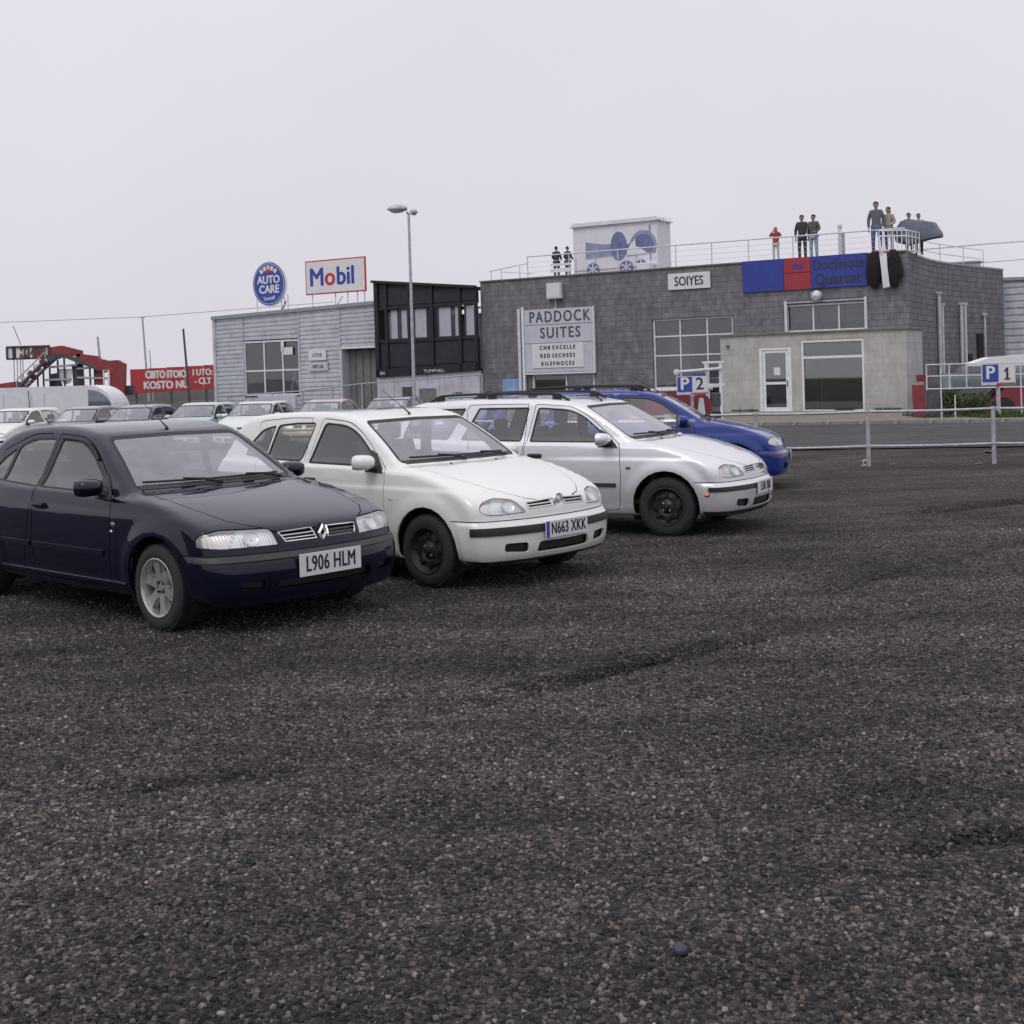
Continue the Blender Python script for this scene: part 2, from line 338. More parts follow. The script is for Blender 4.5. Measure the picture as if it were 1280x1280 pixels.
class Shape:
    def __init__(s, p):
        s.p = p; prof = np.array(p['profile'], float)
        s.G = sdf_grid(catmull(prof, 8), prof[:, 0].min()-.4, prof[:, 0].max()+.5, -.1, 1.75)
        s.xf, s.xr = p['xf'], p['xr']
    def F(s, P):
        p = s.p; x, y, z = P[..., 0], np.abs(P[..., 1]), P[..., 2]
        t = np.clip(y/p['hw'], 0, 1.2)
        bow = p['bow_ws']*sstep(-.25, .3, x)*t**2 + (p['bow_nose']-p['bow_ws'])*sstep(1.05, 1.85, x)*t**p.get('bow_pow', 2.6) - p['bow_tail']*sstep(-.9, -1.6, x)*t**2.2
        side = sample(s.G, x+bow, z)
        plan = p['hw'] - p['taper_f']*np.clip((x-.7)/1.5, 0, 2)**1.8 - p['taper_r']*np.clip((-x-.6)/1.7, 0, 2)**2
        belt = p['belt'][0]+(p['belt'][1]-p['belt'][0])*np.clip((1-x)/2.5, 0, 1)
        low = -.055*np.clip((.55-z)/.35, 0, 2)**2
        mid = -.035*np.clip((z-.60)/.35, 0, 1.2)**2
        led = -.026*sstep(belt-.008, belt+.014, z)*sstep(1.3, .9, x)
        tum = -p['tum']*np.clip(z-belt, 0, 2)
        cz_ = p.get('crease', .79)+.03*(1-x)/2.5
        mid = mid-.007*sstep(cz_-.006, cz_+.006, z)*sstep(1.75, 1.45, x)
        sill = .012*sstep(.31, .28, z)*sstep(1.0, .9, np.abs(x))
        w = plan+low+mid+led+tum+sill
        for wx in p['wheels']:
            r = np.sqrt((x-wx)**2+(z-p['rw'])**2)
            w = w + p['flare']*sstep(p['arch']+.15, p['arch']+.03, r)*sstep(p['rw']-.15, p['rw']+.05, z)
        # bumper stands proud round the corner
        w = w + p.get('bump_out', .012)*sstep(.545, .53, z)*sstep(p['wheels'][0]+p['arch']+.0, p['wheels'][0]+p['arch']+.05, x)
        wid = (y-w)*.96
        k = .050+.07*sstep(1.35, 2.0, x)*sstep(.80, .55, z)-.022*sstep(.15, .5, x)*sstep(.92, 1.0, z)+.05*sstep(-1.3, -1.9, x)
        k = k+.022*sstep(1.0, 1.1, z)*sstep(.4, .1, x)
        h = np.clip(k-np.abs(side-wid), 0, None)/k
        return np.maximum(side, wid)+h*h*k*.25
    def grad(s, P, e=.010):
        g = np.stack([s.F(P+np.array(d)*e)-s.F(P-np.array(d)*e) for d in ((1, 0, 0), (0, 1, 0), (0, 0, 1))], -1)
        # mirror plane: force symmetric normal
        g[np.abs(P[..., 1]) < 1e-4, 1] = 0
        return g/np.linalg.norm(g, axis=-1, keepdims=True)
    def ray(s, O, D, n=30, tmax=3.0):
        lo = np.zeros(len(O)); hi = np.full(len(O), tmax)
        for _ in range(n):
            m = (lo+hi)/2; ins = s.F(O+D*m[:, None]) < 0
            lo = np.where(ins, m, lo); hi = np.where(ins, hi, m)
        return O+D*((lo+hi)/2)[:, None]
    def front(s, y, z):   # surface point seen from the front
        return Vector(s.ray(np.array([[1.2, y, z]]), np.array([[1., 0, 0]]))[0])
    def side(s, x, z, sg=-1):
        q = s.ray(np.array([[x, 0, z]]), np.array([[0., 1, 0]]))[0]; return Vector((q[0], sg*q[1], q[2]))
    def top(s, x, y): return Vector(s.ray(np.array([[x, y, .6]]), np.array([[0, 0, 1.]]))[0])
    def nrm(s, v): return Vector(s.grad(np.array([list(v)]))[0])
    def half(s, nth, nx, ncap):
        th = np.linspace(-PI/2, PI/2, nth); z0 = .55; O = []; D = []
        for a in np.linspace(-PI/2, 0, ncap+1)[:-1]:
            for t in th: O.append((s.xr, 0, z0)); D.append((math.sin(a), math.cos(a)*math.cos(t), math.cos(a)*math.sin(t)))
        for x in np.linspace(s.xr, s.xf, nx):
            for t in th: O.append((x, 0, z0)); D.append((0, math.cos(t), math.sin(t)))
        for a in np.linspace(0, PI/2, ncap+1)[1:]:
            for t in th: O.append((s.xf, 0, z0)); D.append((math.sin(a), math.cos(a)*math.cos(t), math.cos(a)*math.sin(t)))
        O = np.array(O); D = np.array(D); D[np.abs(D) < 1e-12] = 0
        P = s.ray(O, D); ni = len(P)//nth
        P = P.reshape(ni, nth, 3); P[:, 0, 1] = 0; P[:, -1, 1] = 0
        return P

def poly_planes(pts, proj, off=0.0):
    """inward half-spaces of a convex outline; proj maps (s,t) outlines to the body: 's' side (x,z), 'f' front (y,z), 't' top (x,y), or a yaw angle"""
    P = [Vector(p) for p in pts]; c = sum(P, Vector((0, 0)))/len(P); out = []
    for i in range(len(P)):
        a, b = P[i], P[(i+1) % len(P)]; d = b-a
        if d.length < 1e-6: continue
        n = Vector((-d.y, d.x)).normalized()
        if (c-a).dot(n) < 0: n = -n
        a2 = a+n*off
        if proj == 's': N = Vector((n.x, 0, n.y)); O = Vector((a2.x, 0, a2.y))
        elif proj == 'f': N = Vector((0, n.x, n.y)); O = Vector((0, a2.x, a2.y))
        elif proj == 't': N = Vector((n.x, n.y, 0)); O = Vector((a2.x, a2.y, 0))
        else:
            e = Vector((-math.sin(proj), math.cos(proj), 0)); N = e*n.x+Vector((0, 0, n.y)); O = e*a2.x+Vector((0, 0, a2.y))
        out.append((O, N))
    return out
def round_poly(pts, r, n=4):
    P = [Vector(p) for p in pts]; out = []; N = len(P)
    if not isinstance(r, (list, tuple)): r = [r]*N
    for i in range(N):
        a, b, c = P[i-1], P[i], P[(i+1) % N]; u = (a-b).normalized(); v = (c-b).normalized()
        q = min(r[i], (a-b).length*.48, (c-b).length*.48)
        if r[i] <= 0: out.append(tuple(b)); continue
        s_, e_ = b+u*q, b+v*q
        for k in range(n+1):
            t = k/n; out.append(tuple((1-t)**2*s_+2*t*(1-t)*b+t*t*e_))
    return out

def car_mesh(sh, res):
    """cut the half shell into its panels; returns dict id -> (verts, faces) for the y>0 half"""
    P = sh.half(*res); ni, nj = P.shape[:2]
    bm = bmesh.new(); lay = bm.faces.layers.int.new('part')
    V = [[None]*nj for _ in range(ni)]
    for i in range(ni):
        for j in range(nj): V[i][j] = bm.verts.new(P[i, j])
    for i in range(ni-1):
        for j in range(nj-1):
            try: bm.faces.new((V[i][j], V[i+1][j], V[i+1][j+1], V[i][j+1]))
            except ValueError: pass
    bmesh.ops.remove_doubles(bm, verts=bm.verts[:], dist=1e-5)
    bmesh.ops.recalc_face_normals(bm, faces=bm.faces[:])
    s = sum(f.normal.dot(f.calc_center_median()-Vector((0, 0, .6))) for f in bm.faces)
    if s < 0: bmesh.ops.reverse_faces(bm, faces=bm.faces[:])
    bm.normal_update()
    def cut(planes, pid, filt, allowed=(0,)):
        fs = []
        for f in bm.faces:
            if f[lay] not in allowed: continue
            if not filt(f.calc_center_median(), f.normal): continue
            ok = True
            for O, N in planes:
                if all((v.co-O).dot(N) < 0 for v in f.verts): ok = False; break
            if ok: fs.append(f)
        for O, N in planes:
            if not fs: break
            g = set(fs)
            for f in fs: g.update(f.edges); g.update(f.verts)
            r = bmesh.ops.bisect_plane(bm, geom=list(g), plane_co=O, plane_no=N, dist=1e-6)
            fs = [f for f in r['geom'] if isinstance(f, bmesh.types.BMFace) and (f.calc_center_median()-O).dot(N) > 0]
        for f in fs: f[lay] = pid
        return fs
    return bm, lay, cut

def extract(bm, lay, pid, sh, off=0.0, wall=.0, both=True, flip=False, walls_only_outer=True):
    """mesh of one panel with normals taken from the smooth shape"""
    fs = [f for f in bm.faces if f[lay] == pid]
    if not fs: return None
    idx = {}; vs = []; faces = []
    for f in fs:
        for v in f.verts:
            if v not in idx: idx[v] = len(vs); vs.append(tuple(v.co))
        faces.append([idx[v] for v in f.verts])
    P = np.array(vs); Nn = sh.grad(P)
    Q = P+Nn*off
    Q[np.abs(P[:, 1]) < 1e-5, 1] = 0
    cnt = {}
    for f in faces:
        for a, b in zip(f, f[1:]+f[:1]): k = (min(a, b), max(a, b)); cnt.setdefault(k, []).append((a, b))
    bd = [e_[0] for e_ in cnt.values() if len(e_) == 1]
    bd = [(a, b) for a, b in bd if not (abs(P[a, 1]) < 1e-4 and abs(P[b, 1]) < 1e-4)]
    norms = [tuple(x) for x in Nn]; verts = [tuple(x) for x in Q]; wf = []
    if wall:
        m = {}
        def low(i):
            if i not in m: m[i] = len(verts); verts.append(tuple(Q[i]-Nn[i]*wall)); norms.append(tuple(Nn[i]))
            return m[i]
        for a, b in bd: wf.append([b, a, low(a), low(b)])
    out = dict(v=verts, f=faces, n=norms, w=wf)
    return out
def to_mesh(name, parts, mt, mirror):
    """mirror: 'both' joins the two halves, 'l' y>0, 'r' y<0"""
    V = []; F = []; LN = []
    def add(pt_, sg):
        o = len(V); V.extend([(x, y*sg, z) for x, y, z in pt_['v']]); n = [(a, b*sg, c) for a, b, c in pt_['n']]
        for f in pt_['f']:
            g = f if sg > 0 else f[::-1]; F.append([o+i for i in g]); LN.extend(n[i] for i in g)
        for f in pt_['w']:
            g = f if sg > 0 else f[::-1]; p = [Vector(V[o+i]) for i in g]; nn = (p[1]-p[0]).cross(p[2]-p[1])
            nn = tuple(nn.normalized()) if nn.length > 1e-12 else (0, 0, 1)
            F.append([o+i for i in g]); LN.extend([nn]*len(g))
    for pt_ in parts:
        if pt_ is None: continue
        if mirror in ('both', 'l'): add(pt_, 1)
        if mirror in ('both', 'r'): add(pt_, -1)
    if not V: return None
    me = bpy.data.meshes.new(name); me.from_pydata(V, [], F); me.materials.append(mt)
    me.polygons.foreach_set('use_smooth', [True]*len(me.polygons))
    me.normals_split_custom_set(LN); me.update()
    return me

def wheel(parent, x, y, rw, kind, side, steer=0, wdt=.185, rr=None):
    """wheel > tyre, rim"""
    w = empty('wheel', (x, y, rw)); w.parent = parent; w.rotation_euler = (0, 0, steer)
    rr = rr or rw*.68
    h = wdt/2
    p = [(rr-.012, -h+.01), (rr+.005, -h), (rr+.03, -h-.004), (rw-.035, -h-.001), (rw-.016, -h+.010), (rw-.005, -h+.026), (rw, -h+.05), (rw, h-.05), (rw-.005, h-.026), (rw-.016, h-.010), (rw-.035, h+.001), (rr+.03, h+.004), (rr+.005, h), (rr-.012, h-.01)]
    t = MB().lathe(p, 48, 'Y')
    # tread grooves: ribs across the shoulder
    for k in range(64):
        a = 2*PI*k/64
        for sy in (-1, 1):
            t.box((math.cos(a)*(rw-.004), sy*(h-.032), math.sin(a)*(rw-.004)), (.018, .034, .008), rot=(0, -a+PI/2, 0))
    link('tyre', t.mesh('tyre', M['tyre'], True), w)
    s = side  # outward sign on y
    if kind == 'alloy':
        o = h-.012
        m = MB()
        m.lathe([(rr-.012, s*(h-.01)), (rr-.002, s*(h+.002)), (rr-.012, s*(h+.004)), (rr-.022, s*(h-.004)), (rr-.030, s*(h-.03)), (rr-.034, s*(-h+.01)), (rr-.02, -s*h)], 48, 'Y')
        m.lathe([(.0, s*(o-.020)), (.026, s*(o-.018)), (.030, s*(o-.030)), (.050, s*(o-.030)), (.075, s*(o-.022)), (.085, s*(o-.05))], 40, 'Y')
        ns = 6
        for k in range(ns):
            a = 2*PI*(k+.3)/ns
            A = [(.050, -.030), (.050, .030), (.11, .026), (rr-.024, .040), (rr-.024, -.040), (.11, -.026)]
            R = Matrix.Rotation(a, 3, 'Y')
            top = [(u, s*(o-.012 if u > .1 else o-.022), v) for u, v in A]; rim = [(u*1.0, s*(o-.050), v*1.25) for u, v in A]
            vs = [R @ Vector(q) for q in top+rim]; n = 6
            m._add(vs, [tuple(range(n)), tuple(range(2*n-1, n-1, -1))]+[(i, (i+1) % n, n+(i+1) % n, n+i) for i in range(n)])
        me = m.mesh('rim', M['alloy'], rad(28), bevel=.003); link('rim', me, w)
        b = MB()
        b.lathe([(.02, s*(-h+.03)), (rr-.03, s*(-h+.03))], 32, 'Y'); b.lathe([(0.03, s*.02), (.125, s*.02), (.125, s*.0)], 32, 'Y')
        link('brake_disc', b.mesh('brake_disc', M['steel_black'], True), w)
        nb = MB()
        for k in range(4):
            a = 2*PI*(k+.5)/4; nb.lathe([(0.009, s*(o-.028)), (.009, s*(o-.012)), (0, s*(o-.010))], 8, 'Y', (math.cos(a)*.042, 0, math.sin(a)*.042))
        link('wheel_bolt', nb.mesh('wheel_bolt', M['steel_black'], True), w)
    else:
        m = MB()
        prof = [(rr-.010, h-.006), (rr, h+.002), (rr-.012, h+.004), (rr-.020, h-.012), (rr-.035, h-.040), (rr-.050, h-.050), (rr-.075, h-.034), (rr-.105, h-.028), (.075, h-.040), (.060, h-.028), (.032, h-.020), (.028, h+.004), (.0, h+.006)]
        m.lathe([(r, s*y_) for r, y_ in prof], 48, 'Y')
        for k in range(8):
            a = 2*PI*k/8; q = rr-.062
            R = Matrix.Rotation(a, 3, 'Y')
            vs = [R @ Vector((q+du, s*(h-.022), dv)) for du, dv in ((-.030, -.026), (.012, -.014), (.012, .014), (-.030, .026))]+[R @ Vector((q+du, s*(h-.060), dv)) for du, dv in ((-.034, -.032), (.016, -.018), (.016, .018), (-.034, .032))]
            m._add(vs, [(0, 1, 2, 3), (7, 6, 5, 4), (0, 4, 5, 1), (1, 5, 6, 2), (2, 6, 7, 3), (3, 7, 4, 0)])
        link('rim', m.mesh('rim', M['steel_black'], rad(30), bevel=.002), w)
        nb = MB()
        for k in range(4):
            a = 2*PI*(k+.5)/4; nb.lathe([(0.011, s*(h-.04)), (.011, s*(h-.012)), (0, s*(h-.010))], 6, 'Y', (math.cos(a)*.05, 0, math.sin(a)*.05))
        link('wheel_bolt', nb.mesh('wheel_bolt', M['alloy'], True), w)
    return w

def surf_strip(sh, pts, mt, name, parent, r=.006, off=.004, kind='side', sg=-1, n=6):
    """thin moulding that follows the body"""
    Q = []
    for (a, b) in pts:
        v = sh.side(a, b, sg) if kind == 'side' else (sh.front(a, b) if kind == 'front' else sh.top(a, b))
        Q.append(v+sh.nrm(v)*off)
    return MB().tube(Q, r, n).build(name, mt, parent, smooth=True)

def make_car(name, label, cat, p, group=None, near=True):
    sh = Shape(p); res = p['res']; pm = M[p['paint']]
    root = empty(name, (0, 0, 0), 0, label, cat, group)
    bm, lay, cut = car_mesh(sh, res)
    SEAL, HOOD, WSF, WSG, HL, BP, STRIP, GR, INT, ARCH, RWF, RWG, IND, LOW = 1, 2, 3, 4, 5, 6, 7, 8, 9, 10, 11, 12, 13, 14
    sidef = lambda c, n: abs(n.y) > .30
    g = p.get('gap', .008)
    # wheel arches
    for wx in p['wheels']:
        cp = [(wx+p['arch']*math.cos(a), p['rw']+.01+p['arch']*math.sin(a)*(1.0 if math.sin(a) > 0 else 1.6)) for a in np.linspace(0, 2*PI, 25)[:-1]]
        cut(poly_planes(cp, 's'), ARCH, lambda c, n: c.y > .42 and abs(n.y) > .0)
    # bumper, intake, strip
    arx = p['wheels'][0]+p['arch']
    bz = p['bump_z']
    if near:
        cut([(Vector((arx-.05, 0, 0)), Vector((1, 0, 0))), (Vector((0, 0, bz)), Vector((0, 0, -1)))], SEAL, lambda c, n: c.x > 1.0)
        cut([(Vector((arx-.05, 0, 0)), Vector((1, 0, 0))), (Vector((0, 0, bz-g)), Vector((0, 0, -1)))], BP, lambda c, n: c.x > 1.0, (SEAL,))
    else:
        cut([(Vector((arx-.05, 0, 0)), Vector((1, 0, 0))), (Vector((0, 0, bz)), Vector((0, 0, -1)))], BP, lambda c, n: c.x > 1.0)
    cut([(Vector((arx+.03, 0, 0)), Vector((1, 0, 0))), (Vector((0, 0, p['low_z'])), Vector((0, 0, -1)))], LOW, lambda c, n: c.x > 1.0, (BP,))
    z0, z1, sx = p['strip']
    cut([(Vector((sx, 0, 0)), Vector((1, 0, 0))), (Vector((0, 0, z0)), Vector((0, 0, 1))), (Vector((0, 0, z1)), Vector((0, 0, -1)))], STRIP, lambda c, n: c.x > 1.2, (BP,))
    for q in p['intakes']:
        cut(poly_planes(round_poly(q, .03, 3), 'f'), INT, lambda c, n: c.x > 1.4 and n.x > .2, (BP, LOW))
    # headlights and grille
    yaw = p['hl_yaw']
    hl = round_poly(p['hl'], p['hl_r'], 5)
    hf = lambda c, n: c.x > 1.2 and c.y > .2 and n.x > -.1
    cut(poly_planes(hl, yaw), SEAL, hf, (0,))
    cut(poly_planes(hl, yaw, g*.8), HL, hf, (SEAL,))
    if near and p.get('hl_split') is not None:
        a0 = p['hl_split']; e = Vector((-math.sin(yaw), math.cos(yaw), 0)); sl = Vector((e.x, e.y, p.get('hl_slant', .3))).normalized()
        cut([(e*a0+Vector((0, 0, .6)), sl)], IND, lambda c, n: True, (HL,))
    for q in p['grille']:
        cut(poly_planes(round_poly(q, .015, 3), 'f'), GR, lambda c, n: c.x > 1.4 and n.x > .2, (0,))
    # bonnet
    hp = p['hood']; hfilt = lambda c, n: n.z > .25 and c.x > .7 and c.z < 1.02
    cut(poly_planes(hp, 't'), SEAL, hfilt, (0,))
    cut(poly_planes(hp, 't', g), HOOD, hfilt, (SEAL,))
    # windscreen and rear window
    wsf = lambda c, n: n.x > .18 and c.z > .9 and c.x > -.1 and c.x < 1.2
    wp = round_poly(p['ws'], [0, .04, .05, 0], 4)
    cut(poly_planes(wp, 'f'), WSF, wsf, (0, HOOD, SEAL)); cut(poly_planes(wp, 'f', .022), WSG, wsf, (WSF,))
    rwf = lambda c, n: n.x < -.12 and c.z > .9 and c.x < -.8
    rp = round_poly(p['rw_glass'], [0, .06, .06, 0], 3)
    cut(poly_planes(rp, 'f'), RWF, rwf, (0,)); cut(poly_planes(rp, 'f', .025), RWG, rwf, (RWF,))
    # doors, then windows inside them
    nid = 20; doors = []
    for d in p['doors']:
        dp = round_poly(d['outline'], d.get('r', .05), 4); did = nid; nid += 1
        if near:
            cut(poly_planes(dp, 's'), SEAL, lambda c, n: abs(n.y) > .22 and c.y > .3, (0,))
            cut(poly_planes(dp, 's', g), did, lambda c, n: True, (SEAL,))
        doors.append((d, did))
    wins = []
    for q in p['windows']:
        w0, w1 = nid, nid+1; nid += 2; al = (0, SEAL)+tuple(x for _, x in doors)
        wp2 = round_poly(q['outline'], q.get('r', .04), 4)
        cut(poly_planes(wp2, 's'), w0, lambda c, n: abs(n.y) > .3 and c.y > .3 and c.z > .85, al)
        cut(poly_planes(wp2, 's', q.get('frame', .018)), w1, lambda c, n: True, (w0,))
        wins.append((q, w0, w1))
    bm.normal_update()
    ex = lambda pid, **k: extract(bm, lay, pid, sh, **k)
    wl_ = .018
    link('body', to_mesh('body', [ex(0, wall=wl_)], pm, 'both'), root)
    s_ = to_mesh('seal', [ex(SEAL, off=-.016)], M['rubber'], 'both')
    if s_: link('seal', s_, root)
    def lnk(nm, pts, mt, mir='both', par=None):
        me = to_mesh(nm, pts, mt, mir)
        return link(nm, me, par or root) if me else None
    hood_o = lnk('bonnet', [ex(HOOD, wall=wl_)], pm)
    bp_o = lnk('bumper', [ex(BP, wall=wl_)], pm)
    lnk('valance', [ex(LOW, off=-.004, wall=.02)], M['black_plastic'], 'both', bp_o)
    lnk('rub_strip', [ex(STRIP, off=.010, wall=.014)], M[p.get('strip_mat', 'black_plastic')], 'both', bp_o)
    lnk('air_intake', [ex(INT, off=-.035)], M['rubber'], 'both', bp_o)
    lnk('grille', [ex(GR, off=-.025)], M['rubber'], 'both')
    for sd_, nm in (('r', 0), ('l', 1)):
        h = lnk('headlight', [ex(HL, off=-.002, wall=.01)], M['lamp_lens'], sd_)
        if h:
            lnk('reflector', [ex(HL, off=-.030)], M['reflector'], sd_, h)
            r_ = to_mesh('housing', [ex(HL, off=-.012, wall=.03)], M['silver_trim'], sd_)
            # keep only the walls of the housing
            b2 = bmesh.new(); b2.from_mesh(r_); nf = len(ex(HL)['f']); b2.faces.ensure_lookup_table()
            bmesh.ops.delete(b2, geom=[b2.faces[i] for i in range(nf)], context='FACES'); b2.to_mesh(r_); b2.free()
            link('housing', r_, h)
            i_ = ex(IND, off=-.002, wall=.01)
            if i_:
                io = lnk('indicator', [i_], M['indicator_lens'], sd_, h)
                ic = p.get('ind_c'); vi = sh.side(ic[0], ic[1], -1 if sd_ == 'r' else 1)
                MB().ball(vi*.985+Vector((-.008, 0, .006)), (.030, .010, .020), 10, 6).build('indicator_bulb', M['salmon'], h, smooth=True); lnk('indicator_back', [ex(IND, off=-.03)], M['reflector'], sd_, h)
            if near:
                sg = -1 if sd_ == 'r' else 1
                bc = p['bowl']; v = sh.front(sg*bc[0], bc[1]); nn = sh.nrm(v)
                MB_ = MB(); q = nn.to_track_quat('Y', 'Z').to_matrix().to_4x4(); MB_.T = Matrix.Translation(v-nn*.008) @ q
                MB_.lathe([(.056, 0), (.050, -.006), (.040, -.012), (.022, -.018), (.010, -.020), (0, -.012)], 24, 'Y')
                link('bulb_bowl', MB_.mesh('bulb_bowl', M['chrome'], True), h)
    ws = lnk('windscreen', [ex(WSG, off=-.003, wall=.004)], M['windscreen']); lnk('windscreen_seal', [ex(WSF, off=-.001, wall=.012)], M['rubber'], 'both', ws)
    rw_ = lnk('rear_window', [ex(RWG, off=-.003)], M['side_glass']); lnk('rear_window_seal', [ex(RWF, off=-.001, wall=.01)], M['rubber'], 'both', rw_)
    for sd_ in ('r', 'l'):
        sg = -1 if sd_ == 'r' else 1; dob = {}
        for d, did in doors:
            o = lnk('door', [ex(did, wall=wl_)], pm, sd_)
            if o is None: continue
            dob[d['name']] = o
            hx, hz = d['handle']; v = sh.side(hx, hz, sg); n_ = sh.nrm(v)
            hm = MB()
            hm.box(v+Vector((0, sg*.004, 0)), (.15, .022, .050)); hb = hm.mesh('handle_recess', M['rubber'], True, bevel=.008); 
            h1 = MB().box(v+Vector((0, sg*.022, .006)), (.16, .018, .026)).mesh('handle', M['black_plastic'] if p.get('black_handle') else pm, True, bevel=.007)
            hh = link('handle', h1, o); link('handle_recess', hb, o)
            for (mx0, mx1) in d.get('mould', []):
                z_ = p['mould_z']
                pts = []
                for xx in np.linspace(mx0, mx1, 12): q_ = sh.side(xx, z_, sg); pts.append(q_)
                mm = MB()
                n0 = len(pts); vs = []
                for q_ in pts: vs += [(q_.x, q_.y-sg*.005, z_-.022), (q_.x, q_.y+sg*.012, z_-.018), (q_.x, q_.y+sg*.012, z_+.018), (q_.x, q_.y-sg*.005, z_+.022)]
                fs = [(4*i+a, 4*i+(a+1) % 4, 4*i+4+(a+1) % 4, 4*i+4+a) for i in range(n0-1) for a in range(4)]+[(0, 1, 2, 3), (4*n0-1, 4*n0-2, 4*n0-3, 4*n0-4)]
                mm._add(vs, fs); mm.build('side_moulding', M[p.get('mould_mat', 'black_plastic')], o, smooth=rad(40))
        for q, w0, w1 in wins:
            par = dob.get(q.get('door')); wo_ = lnk('window', [ex(w1, off=-.006, wall=.004)], M['side_glass'], sd_, par)
            if wo_ is None: continue
            fo = to_mesh('window_frame', [ex(w0, off=-.001, wall=.012)], M[q.get('fmat', 'rubber')], sd_)
            if fo: link('window_frame', fo, par or root)
    # wheel wells
    for wx in p['wheels']:
        for sg in (-1, 1):
            mw = MB(); R_ = p['arch']+.03; vs = []; n_ = 18
            for k in range(n_+1):
                a = rad(-25)+rad(230)*k/n_; vs += [(wx+R_*math.cos(a), sg*(p['hw']-.04), p['rw']+.01+R_*math.sin(a)), (wx+R_*math.cos(a), sg*.45, p['rw']+.01+R_*math.sin(a))]
            mw._add(vs, [(2*k, 2*k+1, 2*k+3, 2*k+2) for k in range(n_)])
            mw._add([(wx, sg*.45, p['rw'])]+[(wx+R_*math.cos(rad(-25)+rad(230)*k/n_), sg*.45, p['rw']+.01+R_*math.sin(rad(-25)+rad(230)*k/n_)) for k in range(n_+1)], [(0, k+1, k+2) for k in range(n_)])
            mw.build('wheel_well', M['rubber'], root)
    for wi, wx in enumerate(p['wheels']):
        for sg in (-1, 1):
            wheel(root, wx, sg*(p['hw']-.095-.01), p['rw']-.002, p['wheel_kind'], sg, steer=p.get('steer', 0) if wi == 0 else 0, rr=p.get('rim'))
    # interior
    fz = .34
    it = MB(); it.box((-.2, 0, fz), (2.5, p['hw']*1.7, .04)); it.box((1.00, 0, .62), (.04, p['hw']*1.6, .55)); it.build('cabin_floor', M['dash'], root)
    db = MB(); xd = p['dash_x']
    db.prism([(xd+.32, .60), (xd+.34, p['cowl_z']-.05), (xd+.15, p['cowl_z']-.03), (xd-.02, p['cowl_z']-.02), (xd-.10, p['cowl_z']-.06), (xd-.14, .72), (xd-.05, .55)], -p['hw']+.13, p['hw']-.13, 'xz')
    db.build('dashboard', M['dash'], root, smooth=True, bevel=.02)
    for sy in (-1, 1):
        sb = MB(); sb.T = Matrix.Translation((-.12, sy*.36, .45)); sb.box((.02, 0, .05), (.52, .48, .16)); sb.box((-.30, 0, .36), (.14, .48, .62), rot=(0, rad(-14), 0))
        so = sb.build('seat', M['seat_cloth'], root, smooth=True, bevel=.05)
        MB().box((-.52, sy*.36, 1.20), (.09, .25, .17)).build('headrest', M['seat_cloth'], so, smooth=True, bevel=.04)
    rs = MB(); rx = -1.02; rs.box((rx+.15, 0, .52), (.50, 1.25, .16)); rs.box((rx-.18, 0, .80), (.14, 1.25, .55), rot=(0, rad(-18), 0)); ro = rs.build('rear_seat', M['seat_cloth'], root, smooth=True, bevel=.05)
    for sy in (-1, 1): MB().box((rx-.29, sy*.36, 1.12), (.08, .24, .12)).build('headrest', M['seat_cloth'], ro, smooth=True, bevel=.035)
    ps = MB(); ps.box(((p['shelf'][0]+p['shelf'][1])/2, 0, .90), (abs(p['shelf'][0]-p['shelf'][1]), 1.2, .03)); ps.build('parcel_shelf', M['dash'], root)
    if near:
        st = MB(); T = Matrix.Translation((xd-.30, -.36, p['cowl_z']-.05)) @ Matrix.Rotation(rad(-62), 4, 'Y'); n_ = 28
        cpts = [T @ Vector((.185*math.cos(2*PI*k/n_), .185*math.sin(2*PI*k/n_), 0)) for k in range(n_+1)]
        st.tube(cpts, .014, 8, cap=False); st.T = T; st.box((0, 0, -.02), (.10, .30, .03)); st.box((-.06, 0, -.03), (.14, .05, .02)); st.T = None
        st.tube([T @ Vector((0, 0, -.02)), T @ Vector((0, 0, -.3))], .025, 8)
        st.build('steering_wheel', M['rubber'], root, smooth=True)
        mv = sh.top(p['hdr'][0]+.1, 0); MB().box((p['hdr'][0]+.04, 0, p['hdr'][1]-.10), (.03, .22, .065)).build('rear_view_mirror', M['black_plastic'], root, smooth=True, bevel=.012)
        if p.get('papers'):
            for (px_, py_, a_, w_, l_) in p['papers']:
                MB().box((px_, py_, p['cowl_z']-.005), (w_, l_, .006), rot=(0, rad(-4), a_)).build('paper', M['paper'], root)
        # wipers on the screen base
        wz = p['cowl_z']
        for (y0, y1, za) in p['wipers']:
            pts = []
            for t in np.linspace(0, 1, 9):
                yy = y0+(y1-y0)*t; zz = wz+.030+za*t
                v = sh.ray(np.array([[.0, yy, zz]]), np.array([[1., 0, 0]]))[0]; v = Vector(v); pts.append(v+sh.nrm(v)*.016)
            wm = MB().tube(pts, .0085, 6)
            pv = Vector(sh.ray(np.array([[.0, y0, wz+.01]]), np.array([[1., 0, 0]]))[0])+Vector((.03, 0, .005))
            md = pts[4]+Vector((.010, 0, .016)); wm.tube([pv, pv*.5+md*.5+Vector((0.008, 0, .010)), md], [.013, .009, .006], 6)
            wm.build('wiper', M['rubber'], root, smooth=True)
        # black cowl panel under the screen
        cp_ = []
        for yy in np.linspace(-.66, .66, 23):
            cp_.append(yy)
        vs = []; fs = []
        for k, yy in enumerate(cp_):
            a = Vector(sh.ray(np.array([[.0, yy, wz+.030]]), np.array([[1., 0, 0]]))[0]); a += sh.nrm(a)*.003
            b = sh.top(a.x+.050, yy); b.z += .004
            vs += [tuple(a), tuple(b)]
